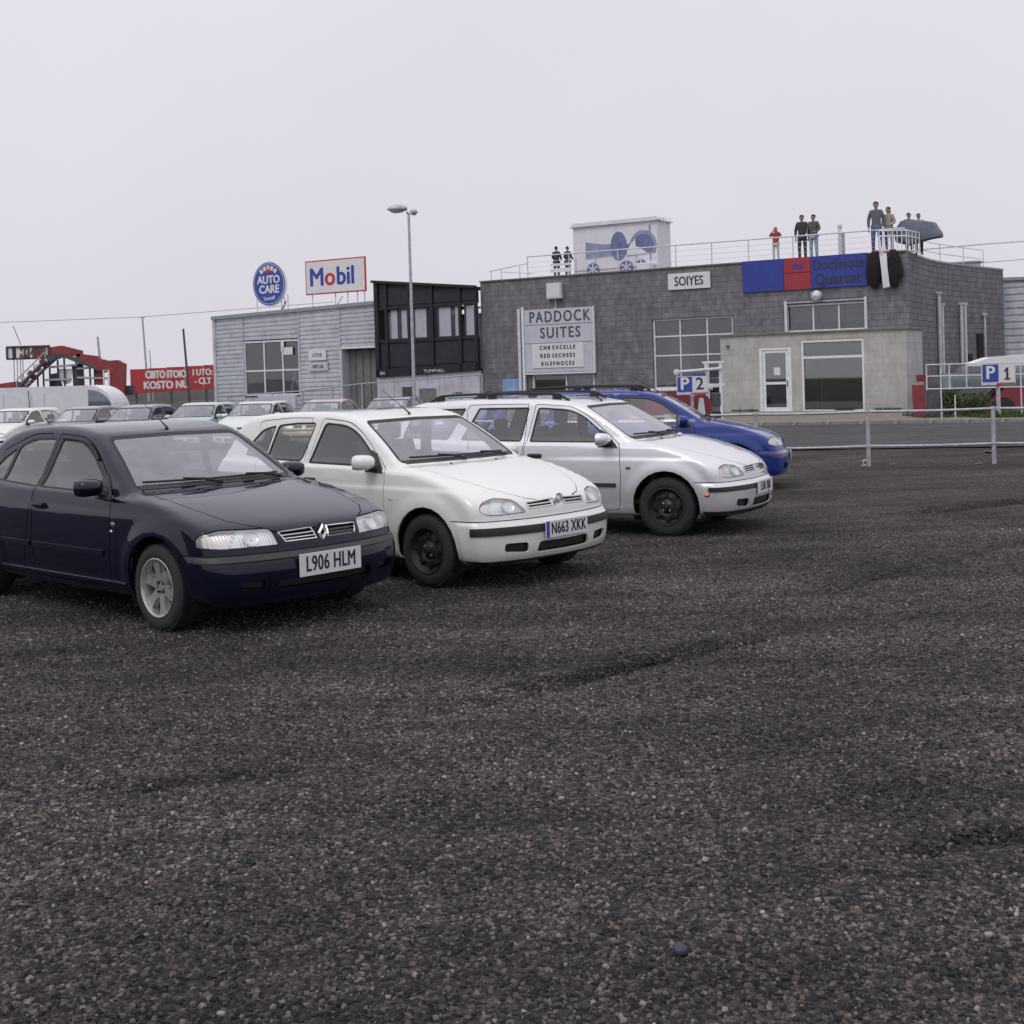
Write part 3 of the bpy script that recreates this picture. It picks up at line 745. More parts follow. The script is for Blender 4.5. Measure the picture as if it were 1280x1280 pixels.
        cm = MB(); cm._add(vs, [(2*k, 2*k+1, 2*k+3, 2*k+2) for k in range(len(cp_)-1)]); cm.build('cowl_panel', M['black_plastic'], root)
        # washer jets
        for yy in (-.28, .28):
            v = sh.top(p['hood_x0']+.16, yy); MB().ball(v+Vector((0, 0, .004)), (.012, .010, .008), 8, 5).build('washer_jet', M['rubber'], hood_o, smooth=True)
        # aerial
        ax, ay, al = p['aerial']; v = sh.top(ax, ay)
        MB().tube([v, v+Vector((-.012, 0, .018)), v+Vector((-.10, 0, .07)), v+Vector((-.10-al*.86, 0, .07+al*.5))], [.016, .009, .004, .002], 6).build('aerial', M['rubber'], root, smooth=True)
        # door mirrors
    for sg in (-1, 1):
        mx_, mz_ = p['mirror']; v = sh.side(mx_, mz_, sg)
        mb = MB(); mb.T = Matrix.Translation(v+Vector((.0, sg*.125, .045))) @ Matrix.Rotation(rad(-8)*sg, 4, 'Z')
        pr_ = []
        nm_ = 14; k_ = 8; vs = []; fs = []
        for i in range(k_):
            u = i/(k_-1); xx = -.055+.13*u; sc = math.sqrt(max(0.0, 1-(max(0, u-.05)/.97)**2.6)) if u > .05 else 1.0
            for j in range(nm_):
                a = 2*PI*j/nm_; cx, cz = math.cos(a), math.sin(a)
                cx = math.copysign(abs(cx)**.62, cx); cz = math.copysign(abs(cz)**.68, cz)
                vs.append((xx, sg*cx*.108*sc, cz*.066*sc))
        fs = [(i*nm_+j, i*nm_+(j+1) % nm_, (i+1)*nm_+(j+1) % nm_, (i+1)*nm_+j) for i in range(k_-1) for j in range(nm_)]+[tuple(range(nm_)), tuple(range((k_-1)*nm_, k_*nm_))]
        mb._add(vs, fs)
        mo = mb.build('mirror', pm if p.get('mirror_paint', True) else M['black_plastic'], root, smooth=rad(50))
        fm = MB(); a_ = v+Vector((-.02, -sg*.01, -.02))
        fm.tube([v+Vector((.02, -sg*.01, -.02)), v+Vector((.01, sg*.06, .015)), v+Vector((0, sg*.10, .035))], [.050, .036, .028], 8)
        # triangular sail in the window corner
        t0 = sh.side(mx_+.13, mz_-.045, sg); t1 = sh.side(mx_-.10, mz_-.04, sg); t2 = sh.side(mx_-.10, mz_+.14, sg); t3 = sh.side(mx_-.04, mz_+.11, sg)
        fm._add([q_+Vector((0, sg*.008, 0)) for q_ in (t0, t1, t2, t3)]+[q_-Vector((0, sg*.01, 0)) for q_ in (t0, t1, t2, t3)], [(0, 1, 2, 3), (7, 6, 5, 4), (0, 4, 5, 1), (1, 5, 6, 2), (2, 6, 7, 3), (3, 7, 4, 0)])
        link('mirror_foot', fm.mesh('mirror_foot', M['black_plastic'], rad(40)), mo)
        gm = MB(); gm.T = mb.T; gm.box((-.0575, 0, 0), (.003, .19, .108)); link('mirror_glass', gm.mesh('mirror_glass', M['chrome']), mo)
        if near and p.get('repeater'):
            rx_, rz_, mt_ = p['repeater']; v = sh.side(rx_, rz_, sg)
            MB().ball(v, (.030, .012, .017), 12, 6).build('side_repeater', M[mt_], root, smooth=True)
    bm.free()
    return root, sh, dict(hood=hood_o, bumper=bp_o)

def plate(parent, sh, z, txt, y=0.0, w=.52, h=.125, blue=False, letters=True, tilt=0, ls=.105, sx=.78):
    v = sh.front(y, z); x = v.x+.012
    pl = MB().box((x, y, z), (.010, w, h)).build('number_plate', M['plate_white'], parent, bevel=.002)
    if letters:
        me = text_mesh(txt, ls, M['plate_black'], bold=.0020, sx=sx, depth=.003, spacing=1.06)
        me.transform(Matrix.Rotation(PI/2, 4, 'Z')); lo = link('lettering', me, pl, (x+.0065, y+(.02 if blue else 0), z))
    if blue:
        MB().box((x+.001, y-w/2+.022, z), (.010, .040, h-.006)).build('country_band', M['plate_blue'], pl)
    return pl
def yawp(yaw, pts): return [(-x*math.sin(yaw)+y*math.cos(yaw), z) for x, y, z in pts]
YW = rad(38)
mat('silver_trim', (.72, .72, .74), .35, metal=.2)
mat('dark_red', (.13, .02, .025), .4)
paint('paint_navy', (.0035, .0045, .016), .0, .40, spec=.05, coat_ior=1.42, coat_tint=(.70, .75, 1), cmax=.10, dusta=.045, dust=(.16, .16, .18), inner=(.085, .085, .095))
paint('paint_white', (.74, .74, .73), 0, .35, dusta=.34, dust=(.38, .35, .31), inner=(.08, .08, .09))
paint('paint_silver', (.70, .71, .75), .40, .34, dusta=.2, inner=(.08, .08, .09))
paint('paint_blue', (.009, .036, .24), .0, .32, spec=.15, dusta=.06, inner=(.10, .10, .11))
paint('paint_grey', (.10, .11, .15), .2, .35, dusta=.2)
paint('paint_plum', (.08, .08, .16), .2, .35, dusta=.2)
paint('paint_turquoise', (.42, .54, .54), .1, .35, dusta=.2)
paint('paint_mint', (.60, .66, .62), .1, .35, dusta=.2)
paint('paint_beige', (.46, .37, .31), .2, .35, dusta=.2)
paint('paint_slate', (.13, .16, .27), .2, .35, dusta=.2)
NEAR = (84, 120, 30); FAR = (34, 44, 10)

# navy five-door liftback
D = dict(paint='paint_navy', res=NEAR, hw=.865, taper_f=.052, taper_r=.09, bow_ws=.12, bow_nose=.225, bow_pow=3.0, bow_tail=.16, belt=(.895, .955), tum=.33,
    profile=[(2.02, .20), (2.12, .24), (2.16, .32), (2.17, .42), (2.155, .50), (2.115, .545), (2.10, .60), (2.07, .66), (2.00, .725), (1.80, .79), (1.45, .865), (1.05, .925), (.94, .945), (.62, 1.14), (.30, 1.315), (.12, 1.365), (-.2, 1.40), (-.6, 1.405), (-1.0, 1.375), (-1.35, 1.28), (-1.75, 1.08), (-1.98, .99), (-2.18, .96), (-2.25, .90), (-2.27, .7), (-2.30, .5), (-2.27, .3), (-2.15, .22), (-1.0, .20), (1.0, .20)],
    wheels=(1.33, -1.34), rw=.305, arch=.352, flare=.016, xf=1.45, xr=-1.5, bump_z=.555, low_z=.0, strip=(.505, .545, 1.80), strip_mat='black_plastic',
    intakes=[[(-.05, .30), (.42, .305), (.40, .375), (-.05, .37)], [(.50, .31), (.66, .33), (.66, .385), (.50, .38)]],
    hl_yaw=YW, hl=yawp(YW, [(2.10, .37, .595), (2.04, .40, .712), (1.86, .70, .722), (1.735, .785, .690), (1.735, .80, .606), (1.9, .7, .595)]), hl_r=[.02, .05, .03, .05, .04, 0],
    hl_split=yawp(YW, [(1.94, .665, .6)])[0][0], hl_slant=.30, bowl=(.53, .655), ind_c=(1.80, .655),
    grille=[[(.055, .615), (.30, .615), (.33, .675), (.07, .68)]],
    hood=[(.86, -.1), (.86, .66), (1.0, .685), (1.45, .665), (1.80, .60), (1.93, .50), (2.03, .36), (2.055, .2), (2.06, -.1)], hood_x0=.86,
    ws=[(-.1, .955), (.70, .955), (.562, 1.322), (-.1, 1.333)], rw_glass=[(-.1, 1.0), (.62, 1.0), (.50, 1.29), (-.1, 1.30)], cowl_z=.945, hdr=(.27, 1.32),
    doors=[dict(name='front', outline=[(.70, .255), (.76, .60), (.735, .90), (.30, 1.235), (.10, 1.325), (-.30, 1.350), (-.42, .9), (-.42, .255)], r=[.05, .0, .03, .1, .1, .03, 0, .03], handle=(-.29, .80), mould=[(.66, -.40)]),
           dict(name='rear', outline=[(-.428, .255), (-.428, .9), (-.31, 1.352), (-.72, 1.345), (-1.20, 1.20), (-1.36, .98), (-1.335, .62), (-1.03, .32), (-1.02, .255)], r=[.03, 0, .03, .1, .12, .08, 0, 0, 0], handle=(-1.16, .83), mould=[(-.45, -.97)])],
    mould_z=.50, mould_mat='paint_navy',
    windows=[dict(outline=[(.66, .915), (.24, 1.215), (.06, 1.295), (-.255, 1.310), (-.385, .935)], door='front', r=[.03, .14, .12, .04, .03], frame=.014),
             dict(outline=[(-.445, .935), (-.345, 1.312), (-.70, 1.305), (-.91, 1.245), (-1.03, .96)], door='rear', r=[.02, .04, .1, .05, .03], frame=.013),
             dict(outline=[(-1.055, .962), (-.94, 1.235), (-1.12, 1.16), (-1.28, 1.05), (-1.33, .985)], door='rear', r=[.02, .02, .08, .1, .05], frame=.013)],
    wheel_kind='alloy', rim=.212, dash_x=.62, shelf=(-1.3, -1.9), wipers=[(.56, -.10, .0), (-.02, -.62, .01)], aerial=(.18, .0, .30), mirror=(.60, .93), black_handle=False, papers=[(.66, .02, .2, .16, .34), (.60, -.12, -.3, .12, .2)],
    steer=0.0)
# white hatchback
Wc = dict(paint='paint_white', res=NEAR, hw=.84, taper_f=.055, taper_r=.07, bow_ws=.10, bow_nose=.215, bow_pow=3.0, bow_tail=.10, belt=(.925, .965), tum=.29,
    profile=[(1.84, .20), (1.94, .235), (1.975, .30), (1.985, .40), (1.98, .49), (1.935, .55), (1.925, .61), (1.90, .665), (1.83, .725), (1.65, .80), (1.35, .885), (1.00, .955), (.88, .975), (.58, 1.16), (.27, 1.33), (.10, 1.38), (-.2, 1.412), (-.7, 1.415), (-1.2, 1.395), (-1.52, 1.345), (-1.70, 1.16), (-1.83, .94), (-1.87, .8), (-1.88, .5), (-1.85, .3), (-1.75, .22), (-1.0, .20), (1.0, .20)],
    wheels=(1.20, -1.28), rw=.298, arch=.345, flare=.015, xf=1.3, xr=-1.2, bump_z=.555, low_z=.235, strip=(.44, .50, 1.70), strip_mat='rubber',
    intakes=[[(-.05, .27), (.32, .275), (.30, .365), (-.05, .36)], [(.40, .285), (.62, .305), (.62, .375), (.41, .37)]],
    hl_yaw=YW, hl=yawp(YW, [(1.91, .38, .60), (1.84, .45, .708), (1.74, .60, .728), (1.665, .67, .702), (1.655, .70, .64), (1.70, .665, .600), (1.78, .60, .592)]), hl_r=[.02, .08, .03, .05, .05, .04, 0],
    hl_split=yawp(YW, [(1.745, .655, .6)])[0][0], hl_slant=.22, bowl=(.52, .66), ind_c=(1.70, .652),
    grille=[[(.075, .635), (.34, .63), (.35, .675), (.08, .685)]],
    hood=[(.80, -.1), (.80, .64), (1.0, .66), (1.35, .625), (1.62, .52), (1.75, .43), (1.84, .33), (1.885, .2), (1.895, -.1)], hood_x0=.80,
    ws=[(-.1, .985), (.70, .985), (.585, 1.338), (-.1, 1.350)], rw_glass=[(-.1, 1.0), (.58, 1.0), (.48, 1.29), (-.1, 1.30)], cowl_z=.975, hdr=(.24, 1.335),
    doors=[dict(name='front', outline=[(.69, .255), (.72, .60), (.70, .93), (.30, 1.235), (.10, 1.335), (-.28, 1.365), (-.42, .9), (-.42, .255)], r=[.05, .0, .03, .1, .1, .03, 0, .03], handle=(-.28, .82), mould=[(.60, -.40)]),
           dict(name='rear', outline=[(-.428, .255), (-.428, .9), (-.29, 1.366), (-.75, 1.368), (-1.24, 1.335), (-1.40, 1.05), (-1.275, .60), (-.975, .32), (-.96, .255)], r=[.03, 0, .03, .1, .12, .08, 0, 0, 0], handle=(-1.12, .84), mould=[(-.45, -.92)])],
    mould_z=.50,
    windows=[dict(outline=[(.62, .950), (.24, 1.235), (.06, 1.305), (-.245, 1.325), (-.375, .965)], door='front', r=[.03, .14, .12, .05, .04], frame=.018),
             dict(outline=[(-.475, .975), (-.36, 1.325), (-.66, 1.322), (-.915, 1.30), (-1.01, .985)], door='rear', r=[.04, .05, .08, .04, .03], frame=.016),
             dict(outline=[(-1.025, .988), (-.945, 1.297), (-1.14, 1.262), (-1.30, 1.13), (-1.35, 1.015)], door='rear', r=[.02, .02, .06, .08, .04], frame=.014)],
    wheel_kind='steel', rim=.195, dash_x=.58, shelf=(-1.25, -1.6), wipers=[(.52, -.10, .0), (-.02, -.58, .01)], aerial=(.16, .0, .32), mirror=(.55, .955), black_handle=True, repeater=(.80, .70, 'indicator_lens'), papers=[(.64, -.05, .2, .16, .30)])
# silver estate
Se = dict(Wc); Se.update(paint='paint_silver', rw=.305, arch=.358, bow_nose=.205,
    profile=[(1.84, .20), (1.94, .235), (1.975, .30), (1.985, .40), (1.98, .49), (1.935, .55), (1.925, .61), (1.90, .67), (1.82, .735), (1.63, .815), (1.32, .90), (1.00, .965), (.88, .985), (.58, 1.17), (.27, 1.34), (.10, 1.385), (-.2, 1.42), (-.8, 1.432), (-1.5, 1.425), (-1.95, 1.385), (-2.10, 1.28), (-2.24, 1.0), (-2.30, .9), (-2.33, .5), (-2.30, .3), (-2.2, .22), (-1.0, .20), (1.0, .20)],
    xr=-1.6, low_z=.26, strip=(.46, .505, 1.66), bump_z=.56, cowl_z=.985, ws=[(-.1, .995), (.70, .995), (.585, 1.343), (-.1, 1.355)], rw_glass=[(-.1, 1.02), (.62, 1.02), (.54, 1.33), (-.1, 1.34)],
    doors=[dict(name='front', outline=[(.69, .255), (.72, .60), (.70, .93), (.30, 1.245), (.10, 1.345), (-.34, 1.375), (-.42, .9), (-.42, .255)], r=[.05, .0, .03, .1, .1, .03, 0, .03], handle=(-.28, .82), mould=[(.66, -.41)]),
           dict(name='rear', outline=[(-.428, .255), (-.428, .9), (-.35, 1.376), (-.80, 1.378), (-1.16, 1.375), (-1.36, 1.0), (-1.28, .60), (-.975, .32), (-.96, .255)], r=[.03, 0, .03, .1, .02, .08, 0, 0, 0], handle=(-1.18, .84), mould=[(-.45, -.96)])],
    windows=[dict(outline=[(.62, .955), (.24, 1.245), (.06, 1.312), (-.31, 1.335), (-.375, .965)], door='front', r=[.03, .14, .12, .04, .03], frame=.016),
             dict(outline=[(-.475, .968), (-.41, 1.338), (-1.04, 1.338), (-1.24, .985)], door='rear', r=[.03, .03, .02, .03], frame=.018),
             dict(outline=[(-1.40, .99), (-1.20, 1.338), (-1.90, 1.325), (-2.03, 1.01)], r=[.03, .03, .05, .04], frame=.018)],
    shelf=(-1.3, -2.0), repeater=(.80, .70, 'red_lamp'), papers=[(.62, -.42, .2, .12, .14)], mould_z=.52, rim=.20)
Bl = dict(Se); Bl.update(paint='paint_blue', bow_nose=.20, strip_mat='dark_red', strip=(.478, .498, 1.62), papers=[], hl=yawp(YW, [(1.91, .42, .61), (1.86, .45, .72), (1.70, .62, .735), (1.60, .70, .72), (1.58, .73, .64), (1.78, .62, .60)]), hl_r=[.02, .04, .02, .04, .04, 0],
    low_z=.0, profile=[(p[0], p[1]) for p in Se['profile']])
# ------------------------------------------------------------------ ground
def gz(x, y):
    """height of the ground: shallow wheel ruts in the gravel, a dip under the far row of cars"""
    x = np.asarray(x, float); y = np.asarray(y, float)
    z = .006*np.sin(x*1.3+y*.7)*np.cos(y*.9-x*.4)+.004*np.sin(3.1*x-1.7*y)
    def rut(x0, y0, x1, y1, w, d, lip):
        dx, dy = x1-x0, y1-y0; L_ = math.hypot(dx, dy); t = ((x-x0)*dx+(y-y0)*dy)/L_/L_
        dist = ((x-x0)*-dy+(y-y0)*dx)/L_; dist = dist+.03*np.sin(t*9)
        e_ = np.clip(np.minimum(t, 1-t)*5, 0, 1)
        return e_*(-d*np.exp(-(dist/w)**2)+lip*np.exp(-((dist-1.7*w)/w)**2)+lip*.5*np.exp(-((dist+1.9*w)/w)**2))
    for r in ((-.35, 6.78, 1.7, 8.42, .10, .06, .02), (4.4, 14.8, 6.6, 16.0, .15, .09, .02), (2.0, 9.6, 4.4, 12.0, .12, .04, .012), (2.6, 6.2, 3.6, 6.5, .09, .015, .008), (1.2, 4.55, 2.0, 4.75, .07, .03, .008), (.2, 5.35, .9, 5.6, .05, .025, .006), (-1.9, 5.5, -.9, 5.7, .08, .03, .008), (1.0, 5.0, 2.6, 5.6, .15, .02, .01), (-2.6, 6.2, -.6, 6.9, .16, .015, .01), (2.7, 7.6, 5.0, 9.4, .2, .018, .01), (-3.5, 4.9, 1.5, 5.3, .2, .012, .008)): z = z+rut(*r)
    dip = sstep(25, 34, y)*sstep(3.5, -1.5, x)*sstep(75, 60, y)
    return z*sstep(34, 25, y)-.31*dip
def grid_mesh(name, xs, ys, mt, dz=0.0, zf=gz):
    X, Y = np.meshgrid(xs, ys, indexing='xy'); Z = zf(X, Y)+dz
    V = np.stack([X, Y, Z], -1).reshape(-1, 3); nx, ny = len(xs), len(ys)
    i = np.arange(nx*ny).reshape(ny, nx); Fq = np.stack([i[:-1, :-1], i[:-1, 1:], i[1:, 1:], i[1:, :-1]], -1).reshape(-1, 4)
    me = bpy.data.meshes.new(name); me.from_pydata(V.tolist(), [], Fq.tolist()); me.materials.append(mt)
    me.polygons.foreach_set('use_smooth', [True]*len(me.polygons)); return me
RUT_SHADES = [(.75, 7.66, 38, 1.55, .22, .38), (5.5, 15.4, 30, 1.5, .30, .55), (3.1, 6.35, 17, .75, .18, .75), (1.6, 4.65, 14, .55, .12, .6), (3.2, 10.8, 42, 1.6, .25, .7), (-1.4, 5.6, 10, .6, .16, .65), (-.2, 3.55, 5, 1.4, .22, .72), (2.6, 4.2, 20, .9, .2, .6), (-3.2, 8.4, 15, 1.5, .2, .75), (4.6, 8.4, 25, 1.3, .2, .72), (1.6, 12.5, 20, 1.5, .3, .75)]  # dark streaks that paint shade into the gravel colour, mostly in ruts
def rut_shade(n, l, pos):
    """rut shade painted into the colour as dark streaks, mostly along the ruts: product of soft, noise-edged ellipses"""
    nz_ = n.new('ShaderNodeTexNoise'); nz_.inputs['Scale'].default_value = 3.5; nz_.inputs['Detail'].default_value = 5; l.new(pos, nz_.inputs['Vector'])
    last = None
    for (x, y, a, hl, hw_, k) in RUT_SHADES:
        mp = n.new('ShaderNodeMapping'); mp.vector_type = 'TEXTURE'; mp.inputs['Location'].default_value = (x, y, 0); mp.inputs['Rotation'].default_value = (0, 0, rad(a)); mp.inputs['Scale'].default_value = (hl, hw_, 10)
        l.new(pos, mp.inputs[0]); ln = n.new('ShaderNodeVectorMath'); ln.operation = 'LENGTH'; l.new(mp.outputs[0], ln.inputs[0])
        ad = n.new('ShaderNodeMath'); ad.operation = 'MULTIPLY_ADD'; ad.inputs[1].default_value = 2.2; l.new(nz_.outputs[0], ad.inputs[0]); l.new(ln.outputs['Value'], ad.inputs[2])
        mr_ = n.new('ShaderNodeMapRange'); mr_.interpolation_type = 'SMOOTHSTEP'; mr_.inputs[1].default_value = 1.3; mr_.inputs[2].default_value = 2.3; mr_.inputs[3].default_value = k; mr_.inputs[4].default_value = 1.0; l.new(ad.outputs[0], mr_.inputs[0])
        if last is None: last = mr_.outputs[0]
        else: q = n.new('ShaderNodeMath'); q.operation = 'MULTIPLY'; l.new(last, q.inputs[0]); l.new(mr_.outputs[0], q.inputs[1]); last = q.outputs[0]
    return last
def gravel_mat(name, dark, mid, light, scale, bump, patch=(.58, 1.42), warm=(.105, .084, .074)):
    m = bpy.data.materials.new(name); m.use_nodes = True; n, l = m.node_tree.nodes, m.node_tree.links; b = n['Principled BSDF']; b.inputs['Roughness'].default_value = .95; b.inputs['Specular IOR Level'].default_value = .25
    t = n.new('ShaderNodeNewGeometry')
    def vor(sc, feat='F1'):
        v = n.new('ShaderNodeTexVoronoi'); v.inputs['Scale'].default_value = sc; v.feature = feat; l.new(t.outputs['Position'], v.inputs['Vector']); return v
    def noise(sc, det=5, ro=.6, st=None):
        v = n.new('ShaderNodeTexNoise'); v.inputs['Scale'].default_value = sc; v.inputs['Detail'].default_value = det; v.inputs['Roughness'].default_value = ro
        l.new(t.outputs['Position'], v.inputs['Vector']); return v
    v1 = vor(scale); v2 = vor(scale*2.3)
    s1 = n.new('ShaderNodeSeparateColor'); l.new(v1.outputs['Color'], s1.inputs[0])
    r = n.new('ShaderNodeValToRGB'); l.new(s1.outputs[0], r.inputs[0]); E_ = r.color_ramp.elements
    E_[0].position = 0; E_[0].color = (*dark, 1); E_[1].position = 1; E_[1].color = (*light, 1)
    e1 = E_.new(.35); e1.color = (*[(a+b_)/2 for a, b_ in zip(dark, mid)], 1); e2 = E_.new(.72); e2.color = (*mid, 1); e3 = E_.new(.90); e3.color = (*warm, 1)
    # small grit over the stones
    s2 = n.new('ShaderNodeSeparateColor'); l.new(v2.outputs['Color'], s2.inputs[0])
    r2_ = n.new('ShaderNodeMapRange'); r2_.inputs[3].default_value = .72; r2_.inputs[4].default_value = 1.30; l.new(s2.outputs[1], r2_.inputs[0])
    nb1 = noise(.55, 6, .65); pr = n.new('ShaderNodeMapRange'); pr.inputs[1].default_value = .32; pr.inputs[2].default_value = .68; pr.inputs[3].default_value = patch[0]; pr.inputs[4].default_value = patch[1]; l.new(nb1.outputs[0], pr.inputs[0])
    # wheel-swept streaks
    mp = n.new('ShaderNodeMapping'); mp.inputs['Rotation'].default_value = (0, 0, rad(-38)); mp.inputs['Scale'].default_value = (.25, 2.2, 1); l.new(t.outputs['Position'], mp.inputs[0])
    ns = n.new('ShaderNodeTexNoise'); ns.inputs['Scale'].default_value = 1.0; ns.inputs['Detail'].default_value = 5; l.new(mp.outputs[0], ns.inputs['Vector'])
    ps = n.new('ShaderNodeMapRange'); ps.inputs[1].default_value = .35; ps.inputs[2].default_value = .65; ps.inputs[3].default_value = .74; ps.inputs[4].default_value = 1.24; l.new(ns.outputs[0], ps.inputs[0])
    nf = noise(6, 4); pf = n.new('ShaderNodeMapRange'); pf.inputs[1].default_value = .35; pf.inputs[2].default_value = .65; pf.inputs[3].default_value = .8; pf.inputs[4].default_value = 1.2; l.new(nf.outputs[0], pf.inputs[0])
    mul = None
    for o_ in (r2_, pr, ps, pf):
        if mul is None: mul = o_.outputs[0]; continue
        q = n.new('ShaderNodeMath'); q.operation = 'MULTIPLY'; l.new(mul, q.inputs[0]); l.new(o_.outputs[0], q.inputs[1]); mul = q.outputs[0]
    if name == 'gravel_ground': q = n.new('ShaderNodeMath'); q.operation = 'MULTIPLY'; l.new(mul, q.inputs[0]); l.new(rut_shade(n, l, t.outputs['Position']), q.inputs[1]); mul = q.outputs[0]
    vm = n.new('ShaderNodeVectorMath'); vm.operation = 'SCALE'; l.new(r.outputs[0], vm.inputs[0]); l.new(mul, vm.inputs['Scale']); l.new(vm.outputs[0], b.inputs['Base Color'])
    inv = n.new('ShaderNodeMath'); inv.operation = 'SUBTRACT'; inv.inputs[0].default_value = 1; l.new(v1.outputs['Distance'], inv.inputs[1])
    bp = n.new('ShaderNodeBump'); bp.inputs['Strength'].default_value = bump; bp.inputs['Distance'].default_value = .02; l.new(inv.outputs[0], bp.inputs['Height']); l.new(bp.outputs[0], b.inputs['Normal'])
    M[name] = m; return m
gravel_mat('gravel_ground', (.018, .016, .018), (.064, .056, .055), (.17, .150, .138), 56, 1.0)
gravel_mat('road_surface', (.045, .044, .047), (.075, .072, .075), (.13, .125, .125), 60, .3, patch=(.85, 1.15), warm=(.09, .083, .08))
mat('paving', (.20, .165, .135), .9, var=.25, vscale=3, bump=.3, bscale=30, dirt=((.09, .085, .08), 2.5, .45, .7, .7))
mat('kerb', (.27, .26, .25), .9, var=.25, vscale=4, dirt=((.10, .10, .10), 5, .45, .7, .7))
mat('turf', (.050, .058, .030), .95, var=.4, vscale=5)
xs = np.concatenate([np.linspace(-300, -14, 24), np.linspace(-13.5, 13.5, 260), np.linspace(14, 300, 24)])
ys = np.concatenate([np.linspace(-30, 2, 12), np.linspace(2.2, 18, 200), np.linspace(18.5, 60, 70), np.linspace(62, 420, 24)])
link('ground', grid_mesh('ground', xs, ys, M['gravel_ground']))['kind'] = 'structure'
# tarmac road in front of the buildings
def strip(name, pts0, pts1, mt, dz):
    m = MB()
    for (a, b), (c, d) in zip(zip(pts0, pts0[1:]), zip(pts1, pts1[1:])): m.quad((*a, dz), (*b, dz), (*d, dz), (*c, dz))
    o = m.build(name, M[mt]); return o
rd = [(4.0, 26.6), (9.7, 25.2), (40, 18.5)]; rd2 = [(4.0, 38.6), (13.7, 34.6), (40, 25.5)]
strip('road', rd, rd2, 'road_surface', .022)['kind'] = 'structure'
# kerb: individual kerb stones along the pavement
kp = [Vector((2.0, 39.1, 0)), Vector((14.5, 34.3, 0))]; kd = (kp[1]-kp[0]).normalized(); kl = (kp[1]-kp[0]).length; ka = math.atan2(kd.y, kd.x)
pv = MB(); pv._add([(2.0, 39.2, 0), (14.5, 34.4, 0), (18.5, 39.5, 0), (6, 48, 0)], [(0, 1, 2, 3)])
pv.v = [(x, y, .10) for x, y, z in pv.v]; pvo = pv.build('pavement', M['paving']); pvo['kind'] = 'structure'
kb = MB().box((0, 0, 0), (.90, .14, .14)).mesh('kerb_stone', M['kerb'], bevel=.015)
for k in range(int(kl/.915)):
    c = kp[0]+kd*(k*.915+.45); o = link('kerb_stone', kb, pvo, (c.x, c.y, .045+random.uniform(-.008, .008)), (random.uniform(-.02, .02), 0, ka+random.uniform(-.01, .01)))

# loose stones over the near gravel
def stone_mat():
    m = bpy.data.materials.new('loose_stone'); m.use_nodes = True; n, l = m.node_tree.nodes, m.node_tree.links; b = n['Principled BSDF']; b.inputs['Roughness'].default_value = .85; b.inputs['Specular IOR Level'].default_value = .3
    oi = n.new('ShaderNodeObjectInfo'); r = n.new('ShaderNodeValToRGB'); l.new(oi.outputs['Random'], r.inputs[0]); E_ = r.color_ramp.elements
    E_[0].position = 0; E_[0].color = (.018, .017, .019, 1); E_[1].position = 1; E_[1].color = (.30, .27, .25, 1)
    for p_, c_ in ((.30, (.029, .028, .031)), (.52, (.060, .055, .056)), (.76, (.106, .094, .091)), (.90, (.148, .124, .112)), (.97, (.19, .168, .158)), (.995, (.25, .23, .22))): x_ = E_.new(p_); x_.color = (*c_, 1)
    g = n.new('ShaderNodeNewGeometry'); no = n.new('ShaderNodeTexNoise'); no.inputs['Scale'].default_value = .55; no.inputs['Detail'].default_value = 6; no.inputs['Roughness'].default_value = .65; l.new(g.outputs['Position'], no.inputs['Vector'])
    pr = n.new('ShaderNodeMapRange'); pr.inputs[1].default_value = .32; pr.inputs[2].default_value = .68; pr.inputs[3].default_value = .5; pr.inputs[4].default_value = 1.45; l.new(no.outputs[0], pr.inputs[0])
    n2 = n.new('ShaderNodeTexNoise'); n2.inputs['Scale'].default_value = 90; l.new(g.outputs['Position'], n2.inputs['Vector']); p2 = n.new('ShaderNodeMapRange'); p2.inputs[1].default_value = .3; p2.inputs[2].default_value = .7; p2.inputs[3].default_value = .8; p2.inputs[4].default_value = 1.2; l.new(n2.outputs[0], p2.inputs[0])
    q = n.new('ShaderNodeMath'); q.operation = 'MULTIPLY'; l.new(pr.outputs[0], q.inputs[0]); l.new(p2.outputs[0], q.inputs[1])
    mp = n.new('ShaderNodeMapping'); mp.inputs['Rotation'].default_value = (0, 0, rad(-38)); mp.inputs['Scale'].default_value = (.25, 2.2, 1); l.new(g.outputs['Position'], mp.inputs[0])
    ns = n.new('ShaderNodeTexNoise'); ns.inputs['Scale'].default_value = 1.0; ns.inputs['Detail'].default_value = 5; l.new(mp.outputs[0], ns.inputs['Vector'])
    ps = n.new('ShaderNodeMapRange'); ps.inputs[1].default_value = .35; ps.inputs[2].default_value = .65; ps.inputs[3].default_value = .74; ps.inputs[4].default_value = 1.24; l.new(ns.outputs[0], ps.inputs[0])
    q8 = n.new('ShaderNodeMath'); q8.operation = 'MULTIPLY'; l.new(q.outputs[0], q8.inputs[0]); l.new(ps.outputs[0], q8.inputs[1]); q = q8
    q9 = n.new('ShaderNodeMath'); q9.operation = 'MULTIPLY'; l.new(q.outputs[0], q9.inputs[0]); l.new(rut_shade(n, l, g.outputs['Position']), q9.inputs[1])
    vm = n.new('ShaderNodeVectorMath'); vm.operation = 'SCALE'; l.new(r.outputs[0], vm.inputs[0]); l.new(q9.outputs[0], vm.inputs['Scale']); l.new(vm.outputs[0], b.inputs['Base Color']); M['loose_stone'] = m
stone_mat()
